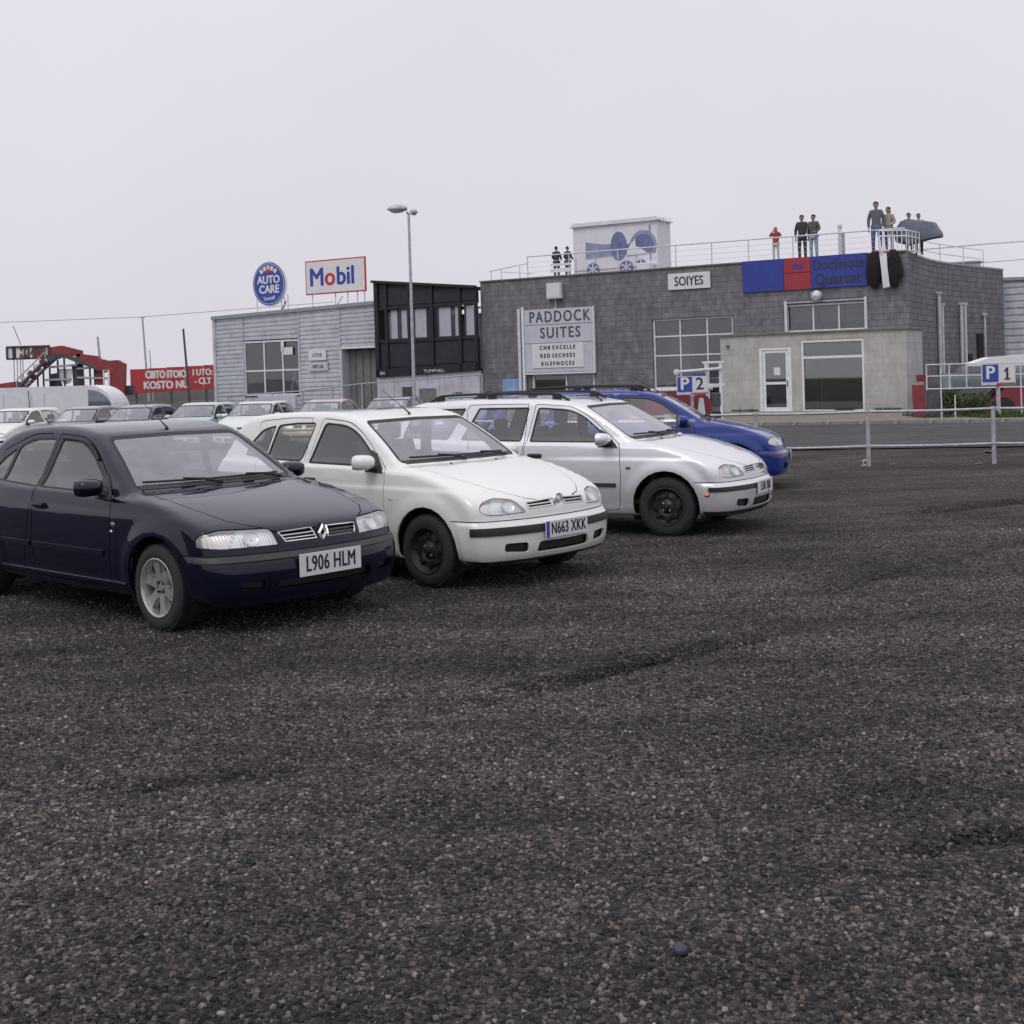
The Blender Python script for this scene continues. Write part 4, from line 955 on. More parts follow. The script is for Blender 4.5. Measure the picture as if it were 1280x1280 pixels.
def scatter(name, me, density, smin, smax, mt, seed, verts=1, flat=1.0, sink=-.2):
    """geometry nodes: small irregular stones spread over a copy of the ground, density held in a vertex attribute"""
    o = link(name, me); ng = bpy.data.node_groups.new(name, 'GeometryNodeTree')
    ng.interface.new_socket('Geometry', in_out='INPUT', socket_type='NodeSocketGeometry'); ng.interface.new_socket('Geometry', in_out='OUTPUT', socket_type='NodeSocketGeometry')
    N, Lk = ng.nodes, ng.links; gi = N.new('NodeGroupInput'); go = N.new('NodeGroupOutput')
    dp = N.new('GeometryNodeDistributePointsOnFaces'); at_ = N.new('GeometryNodeInputNamedAttribute'); at_.data_type = 'FLOAT'; at_.inputs[0].default_value = 'dens'
    Lk.new(gi.outputs[0], dp.inputs['Mesh']); Lk.new(at_.outputs[0], dp.inputs['Density']); dp.inputs['Seed'].default_value = seed
    gs = []
    for k in range(4):
        ic = N.new('GeometryNodeMeshIcoSphere'); ic.inputs['Radius'].default_value = 1; ic.inputs['Subdivisions'].default_value = verts
        sp = N.new('GeometryNodeSetPosition'); nt = N.new('ShaderNodeTexNoise'); nt.noise_dimensions = '4D'; nt.inputs['Scale'].default_value = .9; nt.inputs['W'].default_value = k*7.3+seed; nt.inputs['Detail'].default_value = 1
        sb = N.new('ShaderNodeVectorMath'); sb.operation = 'SUBTRACT'; sb.inputs[1].default_value = (.5, .5, .5); sc = N.new('ShaderNodeVectorMath'); sc.operation = 'SCALE'; sc.inputs['Scale'].default_value = 2.4
        Lk.new(nt.outputs['Color'], sb.inputs[0]); Lk.new(sb.outputs[0], sc.inputs[0]); Lk.new(ic.outputs[0], sp.inputs[0]); Lk.new(sc.outputs[0], sp.inputs['Offset'])
        tr = N.new('GeometryNodeTransform'); tr.inputs['Scale'].default_value = (1.25-.1*k, .85+.06*k, flat); sm = N.new('GeometryNodeSetMaterial'); sm.inputs['Material'].default_value = mt
        ss = N.new('GeometryNodeSetShadeSmooth'); ss.inputs['Shade Smooth'].default_value = (k % 2 == 0)
        Lk.new(sp.outputs[0], tr.inputs[0]); Lk.new(tr.outputs[0], ss.inputs[0]); Lk.new(ss.outputs[0], sm.inputs[0]); gs.append(sm)
    jn = N.new('GeometryNodeGeometryToInstance')
    for g_ in gs: Lk.new(g_.outputs[0], jn.inputs[0])
    ip = N.new('GeometryNodeInstanceOnPoints'); ip.inputs['Pick Instance'].default_value = True
    Lk.new(dp.outputs['Points'], ip.inputs['Points']); Lk.new(jn.outputs[0], ip.inputs['Instance'])
    rv = N.new('FunctionNodeRandomValue'); rv.data_type = 'FLOAT_VECTOR'; rv.inputs[0].default_value = (-.8, -.8, 0); rv.inputs[1].default_value = (.8, .8, 6.283); Lk.new(rv.outputs[0], ip.inputs['Rotation'])
    rs_ = N.new('FunctionNodeRandomValue'); rs_.data_type = 'FLOAT'; rs_.inputs[2].default_value = 0; rs_.inputs[3].default_value = 1; rs_.inputs['Seed'].default_value = 5
    pw = N.new('ShaderNodeMath'); pw.operation = 'POWER'; pw.inputs[1].default_value = 2.2; Lk.new(rs_.outputs[1], pw.inputs[0]); ma = N.new('ShaderNodeMath'); ma.operation = 'MULTIPLY_ADD'; ma.inputs[1].default_value = smax-smin; ma.inputs[2].default_value = smin
    Lk.new(pw.outputs[0], ma.inputs[0]); Lk.new(ma.outputs[0], ip.inputs['Scale']); Lk.new(ip.outputs[0], go.inputs[0])
    md = o.modifiers.new('scatter', 'NODES'); md.node_group = ng
    a = me.attributes.new('dens', 'FLOAT', 'POINT'); co = np.zeros(len(me.vertices)*3); me.vertices.foreach_get('co', co); co = co.reshape(-1, 3); a.data.foreach_set('value', density(co[:, 0], co[:, 1]).astype(np.float32))
    return o
sx_ = np.linspace(-9, 9, 120); sy_ = np.linspace(2.4, 16, 110)
def dn(x, y):
    return np.where(np.abs(x) < 1.6+.52*y, 1, 0)*13500/np.maximum(y, 2.5)**1.0*sstep(16, 11, y)
g_ = scatter('loose_gravel', grid_mesh('loose_gravel', sx_, sy_, M['loose_stone']), dn, .0036, .0125, M['loose_stone'], 3)
g_['kind'] = 'stuff'; g_['label'] = 'loose dark grey and brown stones covering the car park'
# round dark pebble
pb = MB().ball((0, 0, 0), (.022, .021, .019), 16, 10).build('pebble', mat('pebble_blue', (.035, .038, .065), .5, var=.3, vscale=20), None, smooth=True, loc=(.441, 3.80, .018))
tag(pb, 'smooth round blue-black pebble lying alone on the near gravel', 'pebble')
for (x_, y_, s_, c_, l_) in ((-.84, 3.53, .011, 0, 'pale flat stone at the bottom edge, left of the middle of the gravel'), (1.36, 3.85, .013, .5, 'pale stone at the bottom right, well right of the blue-black pebble'), (.62, 4.5, .013, 1, 'pale stone lying a little above and right of the blue-black pebble'), (-2.3, 5.4, .014, 2, 'pale stone at the far left of the near gravel'), (.15, 5.25, .012, .3, 'tiny pale stone near the middle of the gravel, below the dark rut')):
    pb = MB().ball((0, 0, 0), (s_*1.2, s_, s_*.7), 8, 5)
    pb.v = [tuple(c*random.uniform(.82, 1.15) for c in v) for v in pb.v]; pb = pb.build('pale_stone', M['kerb'], None, smooth=rad(30), loc=(x_, y_, float(gz(x_, y_))+.012), rot=(0, .1, c_))
    tag(pb, l_, 'stone', 'pale stones in the near gravel')
# ------------------------------------------------------------------ layout of the wall plane (surveyed from the photograph)
F_, CY_ = 1640., 493.
def ray(u, v): return (u-640)/F_*r2+(v-CY_)/F_*d2+fwd
CAMP = Vector((0, 0, CAM_Z))
WA = Vector((14.0, 46.2, 0)); WX = Vector((.858, -.5137, 0)).normalized(); WN = Vector((-.5137, -.858, 0)).normalized()
WRZ = math.atan2(WX.y, WX.x)
def W(u, v, off=0.0):
    """point on the plane standing `off` metres in front of the block wall: local x along the wall, height z"""
    d = ray(u, v); o = WA+WN*off; P = CAMP+d*((o-CAMP).dot(WN)/d.dot(WN)); return ((P-WA).dot(WX), P.z)
def at(u, v, Y): d = ray(u, v); return CAMP+d*(Y/d.y)
def wl_(x, off, z=0): return WA+WX*x+WN*off+Vector((0, 0, z))   # wall coordinates -> world

mat('block_dark', (.185, .178, .198), .95, var=.30, vscale=3.5, bump=.5, bscale=60, dirt=((.11, .108, .117), .7, .46, .72, .38), world=(1, 1, .55))
mat('block_dark2', (.176, .170, .190), .95, var=.30, vscale=3.5, bump=.5, bscale=60, dirt=((.11, .108, .117), .7, .46, .72, .38), world=(1, 1, .55))
mat('block_dark3', (.194, .187, .205), .95, var=.30, vscale=3.5, bump=.5, bscale=60, world=(1, 1, .55))
mat('mortar', (.15, .145, .16), .95, var=.2, world=(1, 1, .55))
mat('block_pale', (.47, .462, .45), .92, var=.16, vscale=3, bump=.35, bscale=60, dirt=((.33, .315, .295), .8, .46, .72, .35), world=(1, 1, .55))
mat('block_pale2', (.455, .447, .435), .92, var=.16, vscale=3, bump=.35, bscale=60, dirt=((.33, .315, .295), .8, .46, .72, .35), world=(1, 1, .55))
mat('mortar_pale', (.42, .41, .40), .95, var=.15, world=(1, 1, .55))
mat('coping', (.20, .20, .20), .8, var=.2, dirt=((.10, .10, .10), 2, .45, .7, .6))
mat('flashing', (.30, .34, .36), .5, metal=.3, var=.15)
mat('white_frame', (.76, .77, .79), .45, var=.08, dirt=((.4, .38, .34), 5, .5, .8, .4))
mat('galv', (.44, .45, .50), .45, metal=.35, var=.25, vscale=10, bump=.15, bscale=30, dirt=((.28, .22, .18), 7, .55, .8, .5))
mat('galv_pale', (.62, .63, .68), .5, metal=.1, var=.2, vscale=8)
mat('cladding', (.54, .555, .62), .55, metal=.15, var=.10, vscale=1.5, dirt=((.26, .25, .27), 2.2, .45, .75, .55))
mat('cladding2', (.58, .59, .65), .55, metal=.15, var=.10, vscale=1.5, dirt=((.26, .25, .27), 2.2, .45, .75, .55))
mat('navy_panel', (.018, .022, .034), .6, var=.35, vscale=2.5)
mat('navy_frame', (.010, .012, .018), .5, var=.2)
mat('sign_grey', (.54, .56, .64), .6, var=.08, vscale=2, dirt=((.30, .29, .31), 3, .5, .8, .4))
mat('sign_white', (.70, .71, .74), .5, var=.06)
mat('letter_dark', (.035, .035, .045), .6)
mat('letter_grey', (.085, .085, .10), .6)
mat('banner_blue', (.030, .052, .30), .65, var=.12, vscale=2)
mat('banner_red', (.33, .035, .055), .65, var=.12, vscale=2)
mat('sign_blue', (.035, .07, .36), .45, var=.08)
mat('sign_red', (.52, .04, .05), .45, var=.1)
mat('white_paint', (.74, .74, .76), .5, var=.05)
mat('white_cloth', (.72, .72, .77), .8, var=.08, vscale=3)
mat('blue_print', (.27, .31, .45), .6, var=.25, vscale=2)
mat('blue_print_dark', (.15, .18, .33), .6, var=.3, vscale=3)
mat('hoarding_red', (.42, .045, .05), .65, var=.2, vscale=1.2, dirt=((.25, .10, .10), 1.5, .5, .8, .4))
mat('steel_dark', (.07, .08, .095), .6, metal=.2, var=.3, vscale=2)
mat('roof_felt', (.10, .10, .11), .9, var=.2)
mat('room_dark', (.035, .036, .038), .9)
mat('blind', (.30, .31, .33), .8, var=.1)
mat('light_blue', (.22, .36, .62), .6, var=.1)
glass('pane', tint=(.55, .60, .60), base=.20, milky=.05, mcol=(.3, .32, .35))
glass('pane_blind', tint=(.70, .74, .77), base=.10, milky=.05, mcol=(.32, .33, .37))
glass('pane_clear', tint=(.92, .93, .94), base=.10)
glass('pane_green', tint=(.45, .52, .49), base=.20, milky=.03, mcol=(.2, .24, .24))

def block_field(parent, spans, z0, courses, bl, bh, openings, mats, mor, depth=.09, gap=.011, axis='front', cap=300, keyf=None, seed=1):
    """a face of concrete blocks: every block proud of the recessed mortar; spans=(x0,x1) in the parent's frame, axis front = facing -y, side = facing +x"""
    rr = random.Random(seed); x0, x1 = spans; items = []
    for c in range(courses):
        za, zb = z0+c*bh, z0+(c+1)*bh; x = x0-(bl/2 if c % 2 else 0)
        while x < x1-1e-3:
            a, b = max(x, x0), min(x+bl, x1); x += bl
            segs = [(a, b)]
            for (oa, ob, oz0, oz1) in openings:
                if zb > oz0+.04 and za < oz1-.04:
                    ns = []
                    for (p, q) in segs:
                        if q <= oa or p >= ob: ns.append((p, q))
                        else:
                            if p < oa: ns.append((p, oa))
                            if q > ob: ns.append((ob, q))
                    segs = ns
            for (p, q) in segs:
                if q-p > .05: items.append((p, q, za, zb))
    return items
UNIT = {}
def unit_box():
    if 'b' not in UNIT: UNIT['b'] = MB().box((0, 0, 0), (1, 1, 1)).mesh('block', M['block_dark'])
    return UNIT['b']
def place_blocks(parent, items, matsnames, y, depth, gap, cap, key, seed=3, side_x=None):
    rr = random.Random(seed)
    items = sorted(items, key=key); meshes = []
    for mn in matsnames:
        k = ('blk', mn)
        if k not in UNIT:
            me = MB().box((0, 0, 0), (1, 1, 1)).mesh('block', M[mn]); UNIT[k] = me
        meshes.append(UNIT[k])
    rest = MB()
    for i, (p, q, za, zb) in enumerate(items):
        pr = rr.uniform(-.003, .003); w, h = q-p-gap, zb-za-gap
        if side_x is None: c = ((p+q)/2, y-pr-depth/2+depth/2, (za+zb)/2); s = (w, depth, h)
        else: c = (side_x+pr, (p+q)/2, (za+zb)/2); s = (depth, w, h)
        if i < cap:
            o = link('block', meshes[rr.randrange(len(meshes))], parent, c); o.scale = s
        else: rest.cur = rr.randrange(len(matsnames)); rest.box(c, s)
    return rest

# ================================================================== main block building
bld = empty('block_building', WA, WRZ, 'dark grey concrete block building with a flat roof, roof rail and curved right-hand wall', 'building')
HW = 5.58
bigw = (-9.85, -6.52, .30, 3.64); upw = (-4.44, -1.44, 2.9, 3.92); padw = (-15.35, -12.45, .35, 1.66)
ops = [bigw, upw, padw]
items = block_field(bld, (-17.72, .05), 0, 26, .45, .2146, ops, None, None)
vis = lambda t: (0 if (t[2] > 2.75 or t[0] < -6.6) and t[3] > 1.0 else 1, -t[0])
front_rest = place_blocks(bld, items, ['block_dark', 'block_dark2', 'block_dark3'], .045, .09, .012, 300, vis)
# curved right-hand wall, in wall coordinates (x along, y inwards)
curve_w = [Vector((14.0, 46.2, 0)), Vector((15.02, 48.4, 0)), Vector((17.2, 52.2, 0)), Vector((21.6, 57.5, 0))]
def to_local(v): d = v-WA; return Vector((d.dot(WX), -d.dot(WN), v.z))
cl = [to_local(v) for v in curve_w]
cc = catmull([(v.x, v.y) for v in cl], 14, closed=False); cc = [tuple(c) for c in cc]+[(cl[-1].x, cl[-1].y)]
L = [0]
for a, b in zip(cc, cc[1:]): L.append(L[-1]+math.hypot(b[0]-a[0], b[1]-a[1]))
def oncurve(s):
    s = min(max(s, 0), L[-1]-1e-6)
    for i in range(len(L)-1):
        if L[i+1] >= s: t = (s-L[i])/(L[i+1]-L[i]); return cc[i][0]+(cc[i+1][0]-cc[i][0])*t, cc[i][1]+(cc[i+1][1]-cc[i][1])*t
rr = random.Random(5)
for c in range(26):
    x = -(.225 if c % 2 else 0)+.0; cst = .095
    while x < L[-1]:
        a, b = max(x, cst)+.006, min(x+.45, L[-1])-.006; x += .45
        if b-a < .05: continue
        p, q = oncurve(a), oncurve(b); ang = math.atan2(q[1]-p[1], q[0]-p[0])
        front_rest.cur = rr.randrange(3)
        front_rest.box(((p[0]+q[0])/2-math.sin(-ang)*0, (p[1]+q[1])/2, c*.2146+.107), (b-a, .09+rr.uniform(-.004, .004), .2026), rz=ang)
o = front_rest.build('block', [M['block_dark'], M['block_dark2'], M['block_dark3']], bld); o['kind'] = 'stuff'
# core behind the blocks (mortar), with openings
core = MB()
def wall_with_holes(mb, x0, x1, z0, z1, holes, y0, y1):
    xs = sorted({x0, x1}|{h[0] for h in holes}|{h[1] for h in holes}); 
    for a, b in zip(xs, xs[1:]):
        cols = sorted([(h[2], h[3]) for h in holes if h[0] < (a+b)/2 < h[1]]); z = z0
        for (p, q) in cols:
            if p > z: mb.box(((a+b)/2, (y0+y1)/2, (z+p)/2), (b-a, y1-y0, p-z))
            z = q
        if z < z1: mb.box(((a+b)/2, (y0+y1)/2, (z+z1)/2), (b-a, y1-y0, z1-z))
wall_with_holes(core, -17.72, -.02, 0, HW, ops, .010, .30)
pts = cc
core._add([(x, y, z) for x, y in [(p[0]-.02, p[1]+.0) for p in pts] for z in (0, HW)], [(2*i, 2*i+2, 2*i+3, 2*i+1) for i in range(len(pts)-1)])
core.build('wall_core', M['mortar'], bld)
rf = MB(); rp = [(-17.72, .05)]+[(p[0]-.02, p[1]) for p in pts]+[(-17.72, pts[-1][1])]
rf._add([(x, y, HW-.03) for x, y in rp], [tuple(range(len(rp)))]); rf.build('roof', M['roof_felt'], bld)
bk = MB(); bk.box((-17.6, 7, HW/2), (.2, 14, HW-.06)); bk.box(((pts[-1][0]-17.7)/2, pts[-1][1]+.1, HW/2), (pts[-1][0]+17.7, .2, HW-.06)); bk.build('rear_wall', M['block_dark'], bld)
fl = MB()
fp = [(-17.74, -.03), (.0, -.03)]; fl.box((-8.86, .10, HW+.02), (17.76, .34, .05))
o = fl.build('roof_edging', M['coping'], bld)
fl = MB()
vs_ = []
for k_, p_ in enumerate(pts):
    a_, b_ = pts[max(k_-1, 0)], pts[min(k_+1, len(pts)-1)]; tx, ty = b_[0]-a_[0], b_[1]-a_[1]; q_ = math.hypot(tx, ty); nx_, ny_ = ty/q_, -tx/q_
    for (o_, z_) in ((.07, -.02), (.07, .055), (-.22, .055)): vs_.append((p_[0]+nx_*o_, p_[1]+ny_*o_, HW+z_))
fl._add(vs_, [(3*k_+m_, 3*k_+3+m_, 3*k_+4+m_, 3*k_+1+m_) for k_ in range(len(pts)-1) for m_ in range(2)]+[(0, 1, 2)])
fl.build('roof_flashing', M['flashing'], bld)

def window(parent, x0, x1, z0, z1, xs, zs, fr='white_frame', pn='pane', y=.06, t=.06, name='window', room=True, sill=True, t2=None):
    """window: frame bars with one pane each between them"""
    t2 = t2 or t*.7
    fm = MB()
    fm.box(((x0+x1)/2, y, z1-t/2), (x1-x0, .07, t)); fm.box(((x0+x1)/2, y, z0+t/2), (x1-x0, .07, t))
    for x in (x0+t/2, x1-t/2): fm.box((x, y, (z0+z1)/2), (t, .068, z1-z0-2*t))
    for x in xs: fm.box((x, y-.002, (z0+z1)/2), (t2, .05, z1-z0-2*t))
    for z in zs: fm.box(((x0+x1)/2, y+.001, z), (x1-x0-2*t, .058, t2))
    w = fm.build(name, M[fr], parent)
    X = [x0+t]+sorted(xs)+[x1-t]; Z = [z0+t]+sorted(zs)+[z1-t]
    for a, b in zip(X, X[1:]):
        for c, d in zip(Z, Z[1:]):
            p = MB(); tl = random.uniform(-.004, .004); 
            p.box(((a+b)/2, y+.012, (c+d)/2), (b-a-t2*.5, .006, d-c-t2*.5), rot=(random.uniform(-.012, .012), 0, random.uniform(-.012, .012))); p.build('pane', M[pn], w)
    return w
# rooms behind the glass
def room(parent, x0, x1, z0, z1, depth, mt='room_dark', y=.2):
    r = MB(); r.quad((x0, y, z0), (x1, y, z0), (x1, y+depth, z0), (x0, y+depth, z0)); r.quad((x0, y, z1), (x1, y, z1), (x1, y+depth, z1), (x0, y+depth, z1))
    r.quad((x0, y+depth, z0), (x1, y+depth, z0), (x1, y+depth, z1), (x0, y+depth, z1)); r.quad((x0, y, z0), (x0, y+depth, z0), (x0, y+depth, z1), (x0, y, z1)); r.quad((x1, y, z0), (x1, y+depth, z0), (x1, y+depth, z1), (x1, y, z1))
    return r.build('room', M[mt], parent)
def P(u, v, off=0): return W(u, v, off)
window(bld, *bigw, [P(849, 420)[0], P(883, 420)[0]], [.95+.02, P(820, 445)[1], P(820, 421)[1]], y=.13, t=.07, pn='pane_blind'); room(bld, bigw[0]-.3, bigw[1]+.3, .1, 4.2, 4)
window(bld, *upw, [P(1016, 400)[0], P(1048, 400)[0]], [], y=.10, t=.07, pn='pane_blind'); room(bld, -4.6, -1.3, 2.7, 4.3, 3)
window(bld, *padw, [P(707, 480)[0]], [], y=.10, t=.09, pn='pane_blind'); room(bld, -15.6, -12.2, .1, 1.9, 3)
for (x_, y_, z_, w_, h_) in ((-9.2, 1.2, 2.4, .9, 1.5), (-7.6, 2.0, 1.3, 1.3, .8), (-8.4, 1.6, 3.2, .5, .12), (-7.0, 1.4, 2.9, .12, 1.2)): MB().box((x_, y_, z_), (w_, .3, h_)).build('room_fitting', M['blind'], bld, bevel=.02)
for k in range(3): MB().box((-4.0+k*1.0, .9, 3.55), (.85, .04, .55)).build('roller_blind', M['blind'], bld)
MB().box((-13.3, .6, 1.2), (.7, .05, .5), rot=(0, .2, 0)).build('poster', M['sign_grey'], bld)
# side posts of the upper window frame
for px_ in (982, 1082):
    x_, z_ = P(px_, 378, .06); MB().box((x_, -.05, 3.42), (.09, .10, 1.30)).build('window_upright', M['galv_pale'], bld)
x0_ = P(982, 400)[0]; MB().box((-2.95, -.02, 3.99), (3.1, .12, .05)).build('window_lintel', M['galv'], bld)

# curved wall: drain pipes
for (s_, zt, zb_, d_) in ((5.9, 4.35, 1.2, .07), (6.3, 3.9, 1.2, .07), (8.6, 4.0, 1.0, .07), (9.0, 4.0, 1.0, .07), (11.2, 3.6, 1.3, .04)):
    p_ = oncurve(s_); q_ = oncurve(s_+.1); n_ = Vector((q_[1]-p_[1], -(q_[0]-p_[0]), 0)).normalized()
    b_ = Vector((p_[0], p_[1], 0))+n_*.14
    m = MB().tube([b_+Vector((0, 0, zb_)), b_+Vector((0, 0, zt))], d_, 8); m.box(b_+Vector((0, 0, zt)), (.18, .18, .10)); m.build('drain_pipe', M['galv_pale'], bld, smooth=rad(40))
for (s_, z_, h_, w_) in ((10.6, 2.2, 1.2, .28), (9.4, 1.7, .5, .25)):
    p_ = oncurve(s_); q_ = oncurve(s_+.1); n_ = Vector((q_[1]-p_[1], -(q_[0]-p_[0]), 0)).normalized()
    b_ = Vector((p_[0], p_[1], 0))+n_*.12; MB().box(b_+Vector((0, 0, z_)), (w_, w_*.8, h_), rz=.6).build('wall_fitting', M['rubber'], bld, bevel=.04)

# square floodlight box above the big sign
x0, z1 = P(684, 354, .12); x1, z0 = P(703, 373, .12)
t = empty('square_wall_lamp', wl_((x0+x1)/2, .14, (z0+z1)/2), WRZ, 'square pale grey lamp box on the block wall above the PADDOCK SUITES board', 'wall lamp')
MB().box((0, 0, 0), (x1-x0, .2, z1-z0)).build('lamp_body', M['sign_grey'], t, bevel=.015)
MB().box((0, -.105, 0), ((x1-x0)*.82, .012, (z1-z0)*.82)).build('diffuser', M['sign_white'], t)
MB().box((0, .06, (z0-z1)/2-.42), (.03, .04, .82)).build('conduit', M['galv_pale'], t)

# PADDOCK SUITES board
bx0, bz1 = -15.55, 4.28; bx1, bz0 = -12.37, 1.70
t = empty('paddock_suites_sign', wl_((bx0+bx1)/2, .10, bz0), WRZ, 'large pale grey board lettered PADDOCK SUITES standing against the block wall', 'sign')
zj = [bz0, P(660, 430)[1], P(664, 407)[1], bz1]; wB = bx1-bx0
for a, b in zip(zj, zj[1:]):
    MB().box((0, 0, (a+b)/2-bz0), (wB, .07, b-a-.025)).build('board', M['sign_grey'], t)
MB().box((0, .05, (bz1-bz0)/2), (wB+.02, .04, bz1-bz0+.02)).build('backing_frame', M['galv'], t)
MB().box((-wB/2-.06, -.03, .98), (.10, .10, 4.0-.55)).build('post', M['white_frame'], t); MB().box((-wB/2-.23, -.05, .90), (.12, .12, 3.5)).build('post', M['galv_pale'], t)
MB().box((wB/2+.03, 0, (bz1-bz0)/2), (.05, .12, bz1-bz0+.05)).build('edge_strip', M['white_frame'], t)
MB().box((0, 0, -.04), (wB+.1, .12, .06)).build('edge_strip', M['white_frame'], t)
def words(body, size, mt, parent, x, z, y=-.04, sx=1, bold=0, sp=1.0, depth=.01, rot=None):
    me = text_mesh(body, size, M[mt], bold=bold, sx=sx, spacing=sp, depth=depth); o = link('lettering', me, parent, (x, y, z))
    if rot: o.rotation_euler = rot
    return o
words('PADDOCK', .64, 'letter_grey', t, .06, (zj[2]+zj[3])/2-bz0-.02, sx=.80, bold=.012, sp=1.22)
words('SUITES', .62, 'letter_grey', t, .08, (zj[1]+zj[2])/2-bz0+.02, sx=.86, bold=.012, sp=1.22)
nb = MB().box((-.05, -.05, (1.87+2.88)/2-bz0), (2.38, .03, .98)).build('notice_board', M['sign_white'], t)
for i_, (s_, zz) in enumerate((('C N B  E X C E L L E', 2.70), ('R E D  S E C H E E S', 2.37), ('R I L E F N O C E S', 2.05))):
    words(s_, .22, 'letter_dark', nb, -.05, zz-bz0, y=-.068, sx=.86, bold=.010)

# small SUITES sign
sx0, sz1 = P(835, 343, .05); sx1, sz0 = P(888, 359, .05)
t = empty('suites_sign', wl_((sx0+sx1)/2, .05, (sz0+sz1)/2), WRZ, 'small white plate lettered SUITES high on the dark block wall', 'sign')
MB().box((0, 0, 0), (sx1-sx0, .05, .62)).build('plate', M['sign_white'], t)
words('SOIYES', .50, 'letter_dark', t, 0, -.02, y=-.03, sx=.78, bold=.008)


# blue and red banner
t = empty('hospitality_banner', wl_(-3.7, .06, 5.03), WRZ, 'long blue and red board with dark script along the top of the block wall', 'banner')
b_ = [-6.07, -4.45, -3.42, -1.36]; zt, zb_ = 5.63, 4.47
def panel(x0, x1, z0, z1, m_, nm='panel', y=0): return MB().box(((x0+x1)/2+3.7, y, (z0+z1)/2-5.03), (x1-x0-.015, .05, z1-z0)).build(nm, M[m_], t)
panel(b_[0], b_[1], zb_, zt, 'banner_blue'); panel(b_[1], b_[2], 5.09, zt, 'banner_red'); panel(b_[1], b_[2], zb_, 5.07, 'banner_red'); panel(b_[2], b_[3], zb_, zt, 'banner_blue')
words('Dominique', .52, 'letter_dark', t, 1.30, .27, y=-.028, sx=.80, bold=.006)
words('Quartet', .56, 'letter_dark', t, 1.25, -.26, y=-.028, sx=.92, bold=.012)
words('es', .40, 'banner_blue', t, -.22, .30, y=-.028, sx=1.1, bold=.015)
# flood lamp under the banner
fx, fz = P(1020, 368, .25)
t = empty('flood_lamp', wl_(fx, .1, fz), WRZ, 'round metal flood lamp on a bent arm under the blue and red banner', 'flood lamp')
m = MB(); m.T = Matrix.Rotation(rad(25), 4, 'X'); m.lathe([(.0, -.30), (.10, -.30), (.17, -.22), (.19, -.05), (.16, -.02), (0, -.04)], 16, 'Y'); m.build('lamp_head', M['galv_pale'], t, smooth=rad(40))
MB().tube([(0, .05, .30), (.05, -.05, .22), (.30, -.10, .32), (.32, .02, .50)], .018, 6).build('arm', M['steel_dark'], t)
MB().box((-.05, -.12, .05), (.30, .10, .06)).build('bracket', M['galv'], t)

# light blue notice by the cars
x0, z1 = P(628, 474, .05); x1, z0 = P(652, 499, .05)
t = empty('blue_notice', wl_((x0+x1)/2, .04, (z0+z1)/2), WRZ, 'light blue notice board low on the block wall left of the PADDOCK SUITES board', 'notice board')
MB().box((0, 0, 0), (x1-x0, .04, z1-z0)).build('board', M['light_blue'], t); words('MIXC', .15, 'sign_white', t, -.02, 0, y=-.022, sx=1.0)
MB().box(((x1-x0)*.12, -.023, 0), (.03, .01, z1-z0)).build('divider', M['sign_grey'], t)

# ================================================================== pale block extension with door and big window
EO = 2.2
ext = empty('entrance_extension', wl_(.48, EO), WRZ, 'low pale block extension with a white glazed door and a large window', 'building')
EX = .48; EL = 6.16+.48; EH = 2.80
door = (-4.70-EX, -3.53-EX, .02, 2.33); win = (-3.16-EX, -.96-EX, .05, 2.54)
it_ = block_field(ext, (-EL, 0), -.18, 13, .45, 2.98/13, [door, win], None, None)
place_blocks(ext, it_, ['block_pale', 'block_pale2'], .045, .09, .004, 400, lambda t: 0, seed=8)
it_ = block_field(ext, (.09, EO), -.18, 13, .45, 2.98/13, [], None, None)
place_blocks(ext, it_, ['block_pale', 'block_pale2'], 0, .09, .004, 400, lambda t: 0, seed=9, side_x=-.045)
c_ = MB(); wall_with_holes(c_, -EL, -.02, -.18, EH, [door, win], .008, .20); c_.box((-.11, EO/2+.1, EH/2-.09), (.18, EO-.2, EH+.18)); c_.box((-EL+.1, EO/2+.1, EH/2-.09), (.18, EO-.2, EH+.18))
c_.build('wall_core', M['mortar_pale'], ext)
MB().box((-EL/2+.02, EO/2-.03, EH+.035), (EL+.12, EO+.10, .06)).build('roof_slab', M['coping'], ext)
dw = MB(); d0, d1, dz0, dz1 = door
dw.box(((d0+d1)/2, .05, dz1-.04), (d1-d0, .10, .08)); dw.box((d0+.05, .05, (dz0+dz1)/2-.04), (.10, .10, dz1-dz0-.08)); dw.box((d1-.05, .05, (dz0+dz1)/2-.04), (.10, .10, dz1-dz0-.08)); df = dw.build('door_frame', M['white_frame'], ext)
dl = MB(); a, b = d0+.11, d1-.11
for (x_, w_) in ((a+.05, .10), (b-.05, .10)): dl.box((x_, .05, (dz0+dz1)/2-.04), (w_, .05, dz1-dz0-.12))
for (z_, h_) in ((dz1-.13, .10), (dz0+.10, .20), (P(970, 479, EO)[1], .09)): dl.box(((a+b)/2, .052, z_), (b-a-.2, .046, h_))
dr = dl.build('door', M['white_frame'], ext)
zm = P(970, 479, EO)[1]
for z0_, z1_ in ((dz0+.2, zm-.045), (zm+.045, dz1-.18)): MB().box(((a+b)/2, .055, (z0_+z1_)/2), (b-a-.2, .006, z1_-z0_)).build('pane', M['pane'], dr)
MB().box((b-.05, .01, 1.05), (.03, .03, .22)).build('handle', M['steel_dark'], dr, bevel=.008)
MB().box(((a+b)/2+.05, .045, 1.50), (.23, .004, .27)).build('paper_notice', M['sign_white'], dr)
MB().box(((d0+d1)/2, -.06, -.03), (d1-d0+.15, .20, .07)).build('doorstep', M['white_frame'], ext)
zt_ = P(1040, 446, EO)[1]
wf = window(ext, *win, [], [zt_], y=.05, t=.075, pn='pane_green', t2=.085)
